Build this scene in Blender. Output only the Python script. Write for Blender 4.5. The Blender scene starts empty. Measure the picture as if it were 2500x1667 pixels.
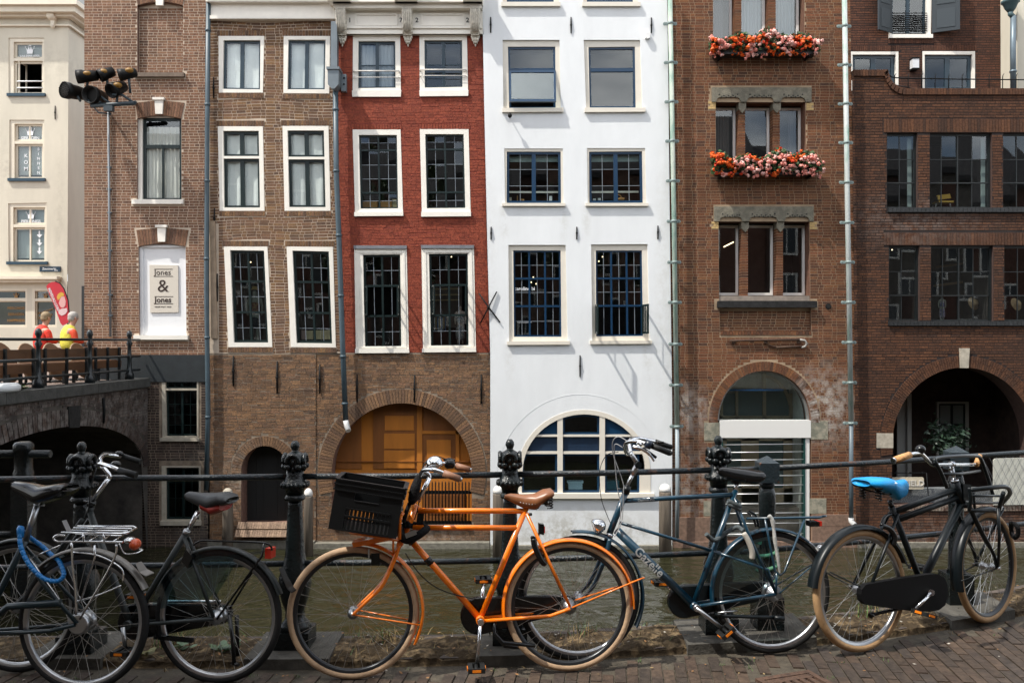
import bpy,math,random
from mathutils import Vector,Matrix,noise as mnoise
random.seed(7)
R=math.radians
scene=bpy.context.scene
COL=scene.collection
# ------------------------------------------------------------------ camera, sky, sun, exposure
F,CX,CY,EYE=2083.33,1250.0,833.5,1.73
cd=bpy.data.cameras.new('camera');cam=bpy.data.objects.new('camera',cd);COL.objects.link(cam)
cd.lens=30.0;cd.sensor_width=36.0;cd.clip_end=600.0;cd.clip_start=0.05
cam.location=(0,0,EYE);cam.rotation_euler=(R(90),0,0)
scene.camera=cam
SUN_DIR=Vector((-1.9,-1.0,3.3)).normalized()
world=bpy.data.worlds.new('World');scene.world=world;world.use_nodes=True
wt=world.node_tree;wt.nodes.clear()
w_out=wt.nodes.new('ShaderNodeOutputWorld');w_bg=wt.nodes.new('ShaderNodeBackground')
w_sky=wt.nodes.new('ShaderNodeTexSky');w_sky.sky_type='NISHITA';w_sky.sun_disc=False
w_sky.sun_elevation=math.asin(SUN_DIR.z);w_sky.sun_rotation=math.atan2(SUN_DIR.x,SUN_DIR.y)
w_sky.air_density=1.0;w_sky.dust_density=1.5
w_tc=wt.nodes.new('ShaderNodeTexCoord');w_map=wt.nodes.new('ShaderNodeMapping');w_map.inputs['Scale'].default_value=(1,1,2.2)
w_n=wt.nodes.new('ShaderNodeTexNoise');w_n.inputs['Scale'].default_value=2.6;w_n.inputs['Detail'].default_value=7;w_n.inputs['Roughness'].default_value=0.58
w_r=wt.nodes.new('ShaderNodeValToRGB');w_r.color_ramp.elements[0].position=0.37;w_r.color_ramp.elements[1].position=0.58
w_n2=wt.nodes.new('ShaderNodeTexNoise');w_n2.inputs['Scale'].default_value=5.0;w_n2.inputs['Detail'].default_value=5
w_cc=wt.nodes.new('ShaderNodeValToRGB')
w_cc.color_ramp.elements[0].position=0.36;w_cc.color_ramp.elements[0].color=(4.2,4.6,5.2,1)
w_cc.color_ramp.elements[1].position=0.62;w_cc.color_ramp.elements[1].color=(15.5,15.3,15,1)
w_mix=wt.nodes.new('ShaderNodeMixRGB')
L=wt.links.new
L(w_tc.outputs['Generated'],w_map.inputs['Vector']);L(w_map.outputs[0],w_n.inputs['Vector']);L(w_map.outputs[0],w_n2.inputs['Vector'])
L(w_n.outputs['Fac'],w_r.inputs['Fac']);L(w_n2.outputs['Fac'],w_cc.inputs['Fac'])
L(w_r.outputs['Color'],w_mix.inputs['Fac']);L(w_sky.outputs['Color'],w_mix.inputs['Color1']);L(w_cc.outputs['Color'],w_mix.inputs['Color2'])
L(w_mix.outputs['Color'],w_bg.inputs['Color']);w_bg.inputs['Strength'].default_value=0.14
L(w_bg.outputs[0],w_out.inputs['Surface'])
sd=bpy.data.lights.new('sun','SUN');sd.energy=3.8;sd.angle=R(0.9);sd.color=(1.0,0.95,0.87)
sun=bpy.data.objects.new('sun',sd);COL.objects.link(sun)
sun.rotation_euler=(-SUN_DIR).to_track_quat('-Z','Y').to_euler();sun.location=SUN_DIR*40
vs=scene.view_settings
vs.view_transform='Standard';vs.look='None';vs.exposure=0.53;vs.gamma=1.0;vs.use_curve_mapping=False
try:
 scene.cycles.max_bounces=6;scene.cycles.transparent_max_bounces=12;scene.cycles.diffuse_bounces=3
 scene.cycles.glossy_bounces=3;scene.cycles.caustics_reflective=False;scene.cycles.caustics_refractive=False
 scene.cycles.use_denoising=True
except Exception:
 pass
# ------------------------------------------------------------------ materials
MATS={}
def _nodes(name):
 m=bpy.data.materials.new(name);m.use_nodes=True
 nt=m.node_tree;b=nt.nodes['Principled BSDF']
 return m,nt,b
def stains(nt,last,geo,stain,lo=.42,hi=.60):
 N=nt.nodes.new;K=nt.links.new
 for(cx,cz,rx,rz,amt,colr)in(stain or[]):
  mp=N('ShaderNodeMapping');mp.inputs['Location'].default_value=(-cx/rx,0,-cz/rz);mp.inputs['Scale'].default_value=(1/rx,0,1/rz)
  K(geo.outputs['Position'],mp.inputs['Vector'])
  ln=N('ShaderNodeVectorMath');ln.operation='LENGTH';K(mp.outputs[0],ln.inputs[0])
  mr=N('ShaderNodeMapRange');mr.inputs['From Min'].default_value=1.0;mr.inputs['From Max'].default_value=0.2;K(ln.outputs['Value'],mr.inputs['Value'])
  ns=N('ShaderNodeTexNoise');ns.inputs['Scale'].default_value=5.5;ns.inputs['Detail'].default_value=8;ns.inputs['Roughness'].default_value=0.7;K(geo.outputs['Position'],ns.inputs['Vector'])
  rs=N('ShaderNodeMapRange');rs.inputs['From Min'].default_value=lo;rs.inputs['From Max'].default_value=hi;rs.inputs['To Max'].default_value=amt;K(ns.outputs['Fac'],rs.inputs['Value'])
  mm=N('ShaderNodeMath');mm.operation='MULTIPLY';K(mr.outputs[0],mm.inputs[0]);K(rs.outputs[0],mm.inputs[1])
  mz=N('ShaderNodeMixRGB');mz.inputs['Color2'].default_value=(*colr,1);K(mm.outputs[0],mz.inputs['Fac']);K(last,mz.inputs['Color1']);last=mz.outputs['Color']
 return last
def M(name,col,rough=0.6,metal=0.0,var=0.0,vscale=6.0,bump=0.0,bscale=60.0,spec=0.5,col2=None,c2pos=(0.45,0.65),stretch=(1,1,1),emit=0.0,coat=0.0,stain=None):
 if name in MATS:return MATS[name]
 m,nt,b=_nodes(name);N=nt.nodes.new;K=nt.links.new
 b.inputs['Roughness'].default_value=rough;b.inputs['Metallic'].default_value=metal
 b.inputs['Specular IOR Level'].default_value=spec;b.inputs['Base Color'].default_value=(*col,1)
 if coat:b.inputs['Coat Weight'].default_value=coat;b.inputs['Coat Roughness'].default_value=0.08
 if emit:b.inputs['Emission Color'].default_value=(*col,1);b.inputs['Emission Strength'].default_value=emit
 if var or bump or col2:
  tc=N('ShaderNodeTexCoord');mp=N('ShaderNodeMapping');mp.inputs['Scale'].default_value=stretch
  K(tc.outputs['Object'],mp.inputs['Vector'])
 if var or col2:
  n=N('ShaderNodeTexNoise');n.inputs['Scale'].default_value=vscale;n.inputs['Detail'].default_value=6;n.inputs['Roughness'].default_value=0.6
  K(mp.outputs[0],n.inputs['Vector'])
  r=N('ShaderNodeValToRGB');K(n.outputs['Fac'],r.inputs['Fac'])
  if col2:
   r.color_ramp.elements[0].position,r.color_ramp.elements[1].position=c2pos
   r.color_ramp.elements[0].color=(*col,1);r.color_ramp.elements[1].color=(*col2,1)
  else:
   r.color_ramp.elements[0].position=0.3;r.color_ramp.elements[1].position=0.7
   r.color_ramp.elements[0].color=(*[c*(1-var)for c in col],1);r.color_ramp.elements[1].color=(*[min(1,c*(1+var))for c in col],1)
  K(stains(nt,r.outputs['Color'],N('ShaderNodeNewGeometry'),stain)if stain else r.outputs['Color'],b.inputs['Base Color'])
 if bump:
  n2=N('ShaderNodeTexNoise');n2.inputs['Scale'].default_value=bscale;n2.inputs['Detail'].default_value=4
  K(mp.outputs[0],n2.inputs['Vector'])
  bp=N('ShaderNodeBump');bp.inputs['Strength'].default_value=bump;bp.inputs['Distance'].default_value=0.02
  K(n2.outputs['Fac'],bp.inputs['Height']);K(bp.outputs['Normal'],b.inputs['Normal'])
 MATS[name]=m
 return m
def brick_mat(name,cols,rough=0.85,grime=0.35,gscale=0.9,stain=None,bump=0.35,gcol=(0.03,0.025,0.022)):
 """per-brick colours (face attribute 'tone' or the object's random number), weathering, chalky stains"""
 m,nt,b=_nodes(name);N=nt.nodes.new;K=nt.links.new
 b.inputs['Roughness'].default_value=rough;b.inputs['Specular IOR Level'].default_value=0.25
 at_=N('ShaderNodeAttribute');at_.attribute_name='tone';oi=N('ShaderNodeObjectInfo')
 ad=N('ShaderNodeMath');ad.operation='ADD';K(at_.outputs['Fac'],ad.inputs[0]);K(oi.outputs['Random'],ad.inputs[1])
 fr=N('ShaderNodeMath');fr.operation='FRACT';K(ad.outputs[0],fr.inputs[0])
 cr=N('ShaderNodeValToRGB');e=cr.color_ramp.elements
 while len(e)<len(cols):e.new(0.5)
 for i,c in enumerate(cols):e[i].position=i/(len(cols)-1);e[i].color=(*c,1)
 K(fr.outputs[0],cr.inputs['Fac'])
 geo=N('ShaderNodeNewGeometry')
 n=N('ShaderNodeTexNoise');n.inputs['Scale'].default_value=gscale;n.inputs['Detail'].default_value=8;n.inputs['Roughness'].default_value=0.65
 K(geo.outputs['Position'],n.inputs['Vector'])
 r=N('ShaderNodeValToRGB');r.color_ramp.elements[0].position=0.45;r.color_ramp.elements[1].position=0.72
 r.color_ramp.elements[0].color=(0,0,0,1);r.color_ramp.elements[1].color=(grime,grime,grime,1)
 K(n.outputs['Fac'],r.inputs['Fac'])
 mx=N('ShaderNodeMixRGB');mx.inputs['Color2'].default_value=(*gcol,1);K(r.outputs['Color'],mx.inputs['Fac']);K(cr.outputs['Color'],mx.inputs['Color1'])
 n3=N('ShaderNodeTexNoise');n3.inputs['Scale'].default_value=28;n3.inputs['Detail'].default_value=5;K(geo.outputs['Position'],n3.inputs['Vector'])
 r3=N('ShaderNodeValToRGB');r3.color_ramp.elements[0].position=0.3;r3.color_ramp.elements[1].position=0.75
 r3.color_ramp.elements[0].color=(0.62,0.62,0.62,1);r3.color_ramp.elements[1].color=(1.3,1.27,1.22,1);K(n3.outputs['Fac'],r3.inputs['Fac'])
 ml=N('ShaderNodeMixRGB');ml.blend_type='MULTIPLY';ml.inputs['Fac'].default_value=1;K(mx.outputs['Color'],ml.inputs['Color1']);K(r3.outputs['Color'],ml.inputs['Color2'])
 last=ml.outputs['Color']
 last=stains(nt,last,geo,stain)
 K(last,b.inputs['Base Color'])
 bp=N('ShaderNodeBump');bp.inputs['Strength'].default_value=bump;bp.inputs['Distance'].default_value=0.012
 n4=N('ShaderNodeTexNoise');n4.inputs['Scale'].default_value=45;n4.inputs['Detail'].default_value=4;K(geo.outputs['Position'],n4.inputs['Vector'])
 K(n4.outputs['Fac'],bp.inputs['Height']);K(bp.outputs['Normal'],b.inputs['Normal'])
 MATS[name]=m
 return m
def glass_mat(name,tint=(0.9,0.95,0.95),k=1.0,add=0.02):
 m=bpy.data.materials.new(name);m.use_nodes=True;nt=m.node_tree;nt.nodes.clear();N=nt.nodes.new;K=nt.links.new
 o=N('ShaderNodeOutputMaterial');mx=N('ShaderNodeMixShader');t=N('ShaderNodeBsdfTransparent');g=N('ShaderNodeBsdfGlossy')
 t.inputs['Color'].default_value=(*tint,1);g.inputs['Roughness'].default_value=0.015;g.inputs['Color'].default_value=(0.9,0.96,1,1)
 f=N('ShaderNodeLayerWeight');p5=N('ShaderNodeMath');p5.operation='POWER';p5.inputs[1].default_value=5.0;K(f.outputs['Facing'],p5.inputs[0])
 ma=N('ShaderNodeMath');ma.operation='MULTIPLY_ADD';ma.inputs[1].default_value=.9;ma.inputs[2].default_value=.05*k+add;ma.use_clamp=True
 K(p5.outputs[0],ma.inputs[0]);K(ma.outputs[0],mx.inputs['Fac']);K(t.outputs[0],mx.inputs[1]);K(g.outputs[0],mx.inputs[2]);K(mx.outputs[0],o.inputs['Surface'])
 MATS[name]=m
 return m
# ------------------------------------------------------------------ mesh builder
def at(px,py,Y):
 """the point that stands Y metres away where the photograph shows pixel (px, py)"""
 return Vector(((px-CX)/F*Y,Y,EYE-(py-CY)/F*Y))
ROOT={}
def base_of(parent):
 while parent is not None and parent.parent is not None:parent=parent.parent
 return ROOT.get(parent.name,Vector((0,0,0)))if parent is not None else Vector((0,0,0))
class MB:
 def __init__(s):s.v=[];s.f=[];s.mi=[];s.t=[];s.sm=[];s.tone=0.0;s.m=0;s.smooth=False
 def face(s,idx):s.f.append(tuple(idx));s.mi.append(s.m);s.t.append(s.tone);s.sm.append(s.smooth)
 def verts(s,pts):
  b=len(s.v);s.v.extend([tuple(p)for p in pts]);return b
 def box(s,x0,x1,y0,y1,z0,z1):
  b=s.verts([(x0,y0,z0),(x1,y0,z0),(x1,y1,z0),(x0,y1,z0),(x0,y0,z1),(x1,y0,z1),(x1,y1,z1),(x0,y1,z1)])
  for q in((0,3,2,1),(4,5,6,7),(0,1,5,4),(1,2,6,5),(2,3,7,6),(3,0,4,7)):s.face([b+i for i in q])
  return s
 def obox(s,c,ax,ay,az):
  """box with centre c and half-axis vectors"""
  c=Vector(c);ax=Vector(ax);ay=Vector(ay);az=Vector(az)
  b=s.verts([c+sx*ax+sy*ay+sz*az for sz in(-1,1)for sx,sy in((-1,-1),(1,-1),(1,1),(-1,1))])
  for q in((0,3,2,1),(4,5,6,7),(0,1,5,4),(1,2,6,5),(2,3,7,6),(3,0,4,7)):s.face([b+i for i in q])
  return s
 def prism(s,pts,y0,y1,front=True,back=True,sides=True):
  """polygon pts (X, Z) run along Y from y0 (near) to y1"""
  n=len(pts);a=s.verts([(p[0],y0,p[1])for p in pts]);b=s.verts([(p[0],y1,p[1])for p in pts])
  ar=sum(pts[i][0]*pts[(i+1)%n][1]-pts[(i+1)%n][0]*pts[i][1]for i in range(n))
  o=list(range(n))if ar>0 else list(range(n))[::-1]
  if front:s.face([a+i for i in o])
  if back:s.face([b+i for i in o[::-1]])
  if sides:
   for k in range(n):
    i,j=o[k],o[(k+1)%n];s.face([a+j,a+i,b+i,b+j])
  return s
 def tube(s,pts,r,n=8,closed=False,caps=True,flat=None):
  pts=[Vector(p)for p in pts];m=len(pts)
  rs=r if isinstance(r,(list,tuple))else[r]*m
  tang=[]
  for i in range(m):
   if closed:d=pts[(i+1)%m]-pts[i-1]
   else:d=pts[min(i+1,m-1)]-pts[max(i-1,0)]
   tang.append(d.normalized()if d.length>1e-9 else Vector((0,0,1)))
  u=tang[0].orthogonal().normalized()
  if flat is not None:
   u=Vector(flat);u=(u-tang[0]*u.dot(tang[0])).normalized()
  rings=[];sm=s.smooth;s.smooth=n>4
  for i in range(m):
   u=(u-tang[i]*u.dot(tang[i]));
   u=u.normalized()if u.length>1e-6 else tang[i].orthogonal().normalized()
   w=tang[i].cross(u)
   rings.append(s.verts([pts[i]+rs[i]*(math.cos(2*math.pi*k/n)*u+math.sin(2*math.pi*k/n)*w)for k in range(n)]))
  for i in range(m if closed else m-1):
   a,b=rings[i],rings[(i+1)%m]
   for k in range(n):s.face((a+k,a+(k+1)%n,b+(k+1)%n,b+k))
  s.smooth=False
  if caps and not closed:
   s.face([rings[0]+k for k in range(n)][::-1]);s.face([rings[-1]+k for k in range(n)])
  s.smooth=sm
  return s
 def lathe(s,prof,c,axis='Z',n=16,sq=1.0,T=None):
  """prof: (radius, height) pairs; sq > 1 makes the section squarish"""
  c=Vector(c);rings=[];sm=s.smooth;s.smooth=True
  for(r,h)in prof:
   ps=[]
   for k in range(n):
    a=2*math.pi*(k+0.5)/n;x,y=math.cos(a),math.sin(a)
    if sq>1:q=(abs(x)**(2*sq)+abs(y)**(2*sq))**(-1/(2*sq));x*=q;y*=q
    p=Vector((r*x,r*y,h))
    if axis=='Y':p=Vector((p.x,p.z,p.y))
    if axis=='X':p=Vector((p.z,p.x,p.y))
    if T is not None:p=T@p
    ps.append(c+p)
   rings.append(s.verts(ps))
  for i in range(len(rings)-1):
   a,b=rings[i],rings[i+1]
   for k in range(n):s.face((a+k,a+(k+1)%n,b+(k+1)%n,b+k))
  s.smooth=False
  s.face([rings[0]+k for k in range(n)][::-1]);s.face([rings[-1]+k for k in range(n)]);s.smooth=sm
  return s
 def ball(s,c,rx,ry=None,rz=None,n=10,m=7,T=None):
  ry=rx if ry is None else ry;rz=rx if rz is None else rz;c=Vector(c)
  prof=[(max(1e-4,math.sin(math.pi*i/m)),-math.cos(math.pi*i/m))for i in range(m+1)]
  D=Matrix.Diagonal((rx,ry,rz));T=D if T is None else T@D
  return s.lathe(prof,c,n=n,T=T)
 def arc_strip(s,T,rad,a0,a1,prof,n=28):
  """sweep an open profile [(dr, v)] round an arc in T's x-z plane (fenders)"""
  sm=s.smooth;s.smooth=True;k=len(prof);rings=[]
  for i in range(n+1):
   a=a0+(a1-a0)*i/n
   rings.append(s.verts([T@Vector(((rad+dr)*math.cos(a),v,(rad+dr)*math.sin(a)))for dr,v in prof]))
  for i in range(n):
   for j in range(k-1):s.face((rings[i]+j,rings[i]+j+1,rings[i+1]+j+1,rings[i+1]+j))
  s.smooth=sm
  return s
 def build(s,name,mat,parent=None,local=False,kind=None,label=None):
  me=bpy.data.meshes.new(name)
  o0=Vector((0,0,0))
  if parent is None and not local:
   xs=[p[0]for p in s.v];ys=[p[1]for p in s.v];zs=[p[2]for p in s.v]
   o0=Vector(((min(xs)+max(xs))/2,(min(ys)+max(ys))/2,min(zs)))
  elif not local:o0=base_of(parent)
  me.from_pydata([(p[0]-o0.x,p[1]-o0.y,p[2]-o0.z)for p in s.v],[],s.f)
  for m in(mat if isinstance(mat,(list,tuple))else[mat]):me.materials.append(m)
  if any(s.mi):me.polygons.foreach_set('material_index',s.mi)
  if any(s.sm):me.polygons.foreach_set('use_smooth',s.sm)
  if any(s.t):
   a=me.attributes.new('tone','FLOAT','FACE');a.data.foreach_set('value',s.t)
  me.update()
  o=bpy.data.objects.new(name,me);COL.objects.link(o)
  if parent is None:
   o.location=o0;ROOT[o.name]=o0
  else:o.parent=parent
  if kind:o['kind']=kind
  if label:o['label']=label
  return o
def tag(o,label,cat,group=None):
 o['label']=label;o['category']=cat
 if group:o['group']=group
 return o
def empty(name,loc,label,cat,group=None):
 o=bpy.data.objects.new(name,None);COL.objects.link(o);o.location=loc;o.empty_display_size=0.2
 ROOT[o.name]=Vector(loc)
 return tag(o,label,cat,group)
def text_geo(s,size,bold=False):
 """flat outline of a word as (verts, faces), centred on x, baseline 0"""
 cu=bpy.data.curves.new('lettering','FONT');cu.body=s;cu.size=size;cu.align_x='CENTER';cu.resolution_u=3
 if bold:cu.offset=size*0.018
 t=bpy.data.objects.new('lettering',cu);COL.objects.link(t)
 me=bpy.data.meshes.new_from_object(t)
 vs_=[Vector(v.co)for v in me.vertices];fs=[tuple(p.vertices)for p in me.polygons]
 bpy.data.objects.remove(t);bpy.data.curves.remove(cu);bpy.data.meshes.remove(me)
 return vs_,fs
def lettering(s,size,pos,mat,parent,name='lettering',bold=False,sx=1.0,rot=0.0,depth=0.004,local=False):
 """raised letters on a plane facing the camera side (-Y)"""
 vs_,fs=text_geo(s,size,bold);mb=MB();c,q=math.cos(rot),math.sin(rot)
 pts=[(pos[0]+(v.x*sx)*c-v.y*q,pos[1],pos[2]+(v.x*sx)*q+v.y*c)for v in vs_]
 a=mb.verts(pts);b=mb.verts([(p[0],p[1]+depth,p[2])for p in pts])
 for f in fs:mb.face([a+i for i in f])
 ed={}
 for f in fs:
  for i in range(len(f)):
   e=(f[i],f[(i+1)%len(f)]);ed[e]=ed.get(e,0)+1
 for(i,j)in ed:
  if(j,i)not in ed:mb.face((a+j,a+i,b+i,b+j))
 return mb.build(name,mat,parent,local=local)
def lerp(a,b,t):return a+(b-a)*t
def Q(q,u,v):
 """point of a quad (TL, TR, BR, BL) at u across, v down"""
 x=lerp(lerp(q[0][0],q[1][0],u),lerp(q[3][0],q[2][0],u),v);y=lerp(lerp(q[0][1],q[1][1],u),lerp(q[3][1],q[2][1],u),v)
 return(x,y)
def rect(x0,y0,x1,y1):return[(x0,y0),(x1,y0),(x1,y1),(x0,y1)]
def arch_poly(cx,ys,rx,ry,ybot,n=28):
 """round-headed opening: springing at ys, sill at ybot (pixels)"""
 return[(cx+rx*math.cos(math.pi*k/n),ys-ry*math.sin(math.pi*k/n))for k in range(n+1)]+[(cx-rx,ybot),(cx+rx,ybot)]
# ------------------------------------------------------------------ facade tools
class Fac:
 """a facade plane Y metres away; pixels of the photo become metres on it"""
 def __init__(s,Y):s.Y=Y
 def m(s,p):return((p[0]-CX)/F*s.Y,EYE-(p[1]-CY)/F*s.Y)
 def poly(s,pts):return[s.m(p)for p in pts]
 def px(s,n):return n/F*s.Y
def crossings(poly,z):
 xs=[];n=len(poly)
 for i in range(n):
  (x0,z0),(x1,z1)=poly[i],poly[(i+1)%n]
  if(z0<=z)!=(z1<=z):xs.append(x0+(z-z0)/(z1-z0)*(x1-x0))
 return sorted(xs)
def piece(pts):
 """piecewise linear x(z) from facade points sorted by z"""
 pts=sorted(pts,key=lambda p:p[1])
 def f(z):
  if z<=pts[0][1]:return pts[0][0]
  for a,b in zip(pts,pts[1:]):
   if z<=b[1]:return a[0]+(z-a[1])/(b[1]-a[1])*(b[0]-a[0])
  return pts[-1][0]
 return f
def spans(L_,R_,cuts):
 out=[(L_,R_)]
 for a,b in cuts:
  nx=[]
  for p,q in out:
   if b<=p or a>=q:nx.append((p,q));continue
   if a>p:nx.append((p,a))
   if b<q:nx.append((b,q))
  out=nx
 return out
def make_wall(house,fac,left,right,ytop,ybot,openings,mats,name='wall',label=None,top=None,dy=0.0):
 """openings: list of (pixel polygon, reveal depth). Returns the wall part"""
 Y=fac.Y+dy
 lf,rf=piece(fac.poly(left)),piece(fac.poly(right))
 ops=[(fac.poly(p),d)for p,d in openings]
 zt,zb=fac.m((0,ytop))[1],fac.m((0,ybot))[1]
 lv={round(zt,5),round(zb,5)}
 for p,d in ops:
  for x,z in p:
   if zb<z<zt:lv.add(round(z,5))
 for p in left+right:
  z=fac.m(p)[1]
  if zb<z<zt:lv.add(round(z,5))
 lv=sorted(lv);mb=MB();e=1e-5
 for z0,z1 in zip(lv,lv[1:]):
  if z1-z0<3e-5:continue
  ca=sorted(sum((crossings(p,z0+e)for p,d in ops),[]));cb=sorted(sum((crossings(p,z1-e)for p,d in ops),[]))
  a=[lf(z0)]+ca+[rf(z0)];b=[lf(z1)]+cb+[rf(z1)]
  if len(a)!=len(b):continue
  for i in range(0,len(a)-1,2):
   if a[i+1]-a[i]<1e-4 and b[i+1]-b[i]<1e-4:continue
   k=mb.verts([(a[i],Y,z0),(a[i+1],Y,z0),(b[i+1],Y,z1),(b[i],Y,z1)]);mb.face((k,k+1,k+2,k+3))
 mb.m=1 if isinstance(mats,(list,tuple))and len(mats)>1 else 0
 for p,d in ops:
  if d:
   q=p[::-1];mb.prism(q,Y,Y+d,front=False,back=False)
 return mb.build(name,mats,house,label=label)
UNIT={}
def brickwork(wall,fac,left,right,ytop,ybot,excl,mat,L_=0.215,H_=0.052,J_=0.012,Z_=0.064,proud=0.0022,jit=0.0007,bond='flemish',wav=0.0,zj=0.0,keep=300,name='brick',dy=0.0,rough_edges=0.0,pick=None):
 """every brick of a wall as its own piece: about 300 as objects, the rest joined"""
 Y=fac.Y+dy;base=base_of(wall)
 lf,rf=piece(fac.poly(left)),piece(fac.poly(right));ex=[fac.poly(p)for p in excl]
 zt,zb=fac.m((0,ytop))[1],fac.m((0,ybot))[1]
 wf=lambda x,z:wav*math.sin(x*2.1+1.3)*math.sin(z*1.7+x*0.8)
 rnd=random.Random(hash((round(fac.Y,3),ytop,ybot,left[0]))&0xffff);bricks=[]
 n=int((zt-zb)/Z_)
 for r in range(n):
  z0=zb+r*Z_;cuts=[]
  for k in(0.08,0.5,0.92):
   for p in ex:
    c=crossings(p,z0+k*H_)
    for i in range(0,len(c)-1,2):cuts.append((c[i]-0.006,c[i+1]+0.006))
  fr=spans(lf(z0+H_/2),rf(z0+H_/2),cuts)
  x=lf(z0)-rnd.random()*0.05-(L_*0.5 if r%2 else 0.0);k=r%2
  xe=rf(z0)
  while x<xe:
   if bond=='flemish':l=L_ if k%2==0 else(L_-J_)/2
   elif bond=='cross':l=L_ if r%2==0 else(L_-J_)/2
   elif bond=='head':l=L_ if(k+r)%4 else(L_-J_)/2
   else:l=L_ if rnd.random()<0.72 else(L_-J_)/2
   k+=1;l*=1+rnd.uniform(-0.03,0.03)*(1+rough_edges*4);a,b=x,x+l;x=b+J_
   for p,q in fr:
    u,w=max(a,p),min(b,q)
    if w-u>0.035:
     bricks.append((u,w,z0+(wf(u,z0)if wav else 0)+rnd.uniform(-zj,zj),H_*(1+rnd.uniform(-1,1)*rough_edges),proud+rnd.uniform(-jit,jit),rnd.random(),(w-u)>L_*0.93,(wf(w,z0)-wf(u,z0))if wav else 0.0))
 order=[i for i,b in enumerate(bricks)if b[6]]
 if pick is not None:order.sort(key=lambda i:abs(bricks[i][2]-pick[1])+0.6*abs((bricks[i][0]+bricks[i][1])/2-pick[0]))
 else:rnd.shuffle(order)
 chosen=set(order[:keep])
 um=MB();b=um.verts([(-.5,-1,-.5),(.5,-1,-.5),(.5,0,-.5),(-.5,0,-.5),(-.5,-1,.5),(.5,-1,.5),(.5,0,.5),(-.5,0,.5)])
 for f in((0,1,5,4),(1,2,6,5),(3,0,4,7),(4,5,6,7),(0,3,2,1)):um.face(f)
 mesh=None;mb=MB()
 for i,(u,w,z,h,pr,tn,full,dz)in enumerate(bricks):
  if i in chosen:
   if mesh is None:
    o=um.build(name,mat,wall,local=True);mesh=o.data
   else:
    o=bpy.data.objects.new(name,mesh);COL.objects.link(o);o.parent=wall
   o.location=Vector(((u+w)/2,Y,z+h/2+dz/2))-base;o.scale=(w-u,pr,h);o.rotation_euler=(0,-math.atan2(dz,w-u),0)
  else:
   mb.tone=tn;s=rough_edges*0.012
   j=lambda:rnd.uniform(-s,s)if s else 0.0
   y=z+dz;k=mb.verts([(u+j(),Y-pr,z+j()),(w+j(),Y-pr,y+j()),(w,Y+.001,y),(u,Y+.001,z),(u+j(),Y-pr,z+h+j()),(w+j(),Y-pr,y+h+j()),(w,Y+.001,y+h),(u,Y+.001,z+h)])
   for f in((0,1,5,4),(1,2,6,5),(3,0,4,7),(4,5,6,7),(0,3,2,1)):mb.face([k+q for q in f])
 if mb.f:mb.build('brickwork',mat,wall,kind='stuff')
def soldier(house,fac,quad,mat,n,proud=0.012,joint=0.15,name='lintel',tone=None,depth=0.06,dy=0.0):
 """a course of bricks on end across a quad (pixels); returns the joined part"""
 mb=MB();Y=fac.Y+dy
 for i in range(n):
  a,b=(i+joint/2)/n,(i+1-joint/2)/n;mb.tone=random.random()
  mb.prism(fac.poly([Q(quad,a,0.02),Q(quad,b,0.02),Q(quad,b,0.98),Q(quad,a,0.98)]),Y-proud-random.uniform(0,.004),Y+depth,back=False)
 return mb.build(name,mat,house,kind='stuff')
def voussoirs(house,fac,cx,cy,rx0,ry0,rx1,ry1,a0,a1,n,mat,proud=0.012,joint=0.16,name='arch',depth=0.08,rows=1,skip=None):
 mb=MB();Y=fac.Y
 for i in range(n):
  a,b=lerp(a0,a1,(i+joint/2)/n),lerp(a0,a1,(i+1-joint/2)/n)
  for q in range(rows):
   f0,f1=q/rows+(0.02 if q else 0),(q+1)/rows-0.02
   if rows>1 and i%2:f0,f1=(0,0.62)if q==0 else(0.64,1)
   P=lambda an,f:(cx+lerp(rx0,rx1,f)*math.cos(an),cy-lerp(ry0,ry1,f)*math.sin(an))
   if skip and skip(math.degrees((a+b)/2)):continue
   mb.tone=random.random();mb.prism(fac.poly([P(a,f0),P(a,f1),P(b,f1),P(b,f0)]),Y-proud-random.uniform(0,.004),Y+depth,back=False)
 return mb.build(name,mat,house,kind='stuff')
def ring(mb,outer,inner,y0,y1):
 for i in range(4):
  j=(i+1)%4;mb.prism([outer[i],outer[j],inner[j],inner[i]],y0,y1)
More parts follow.
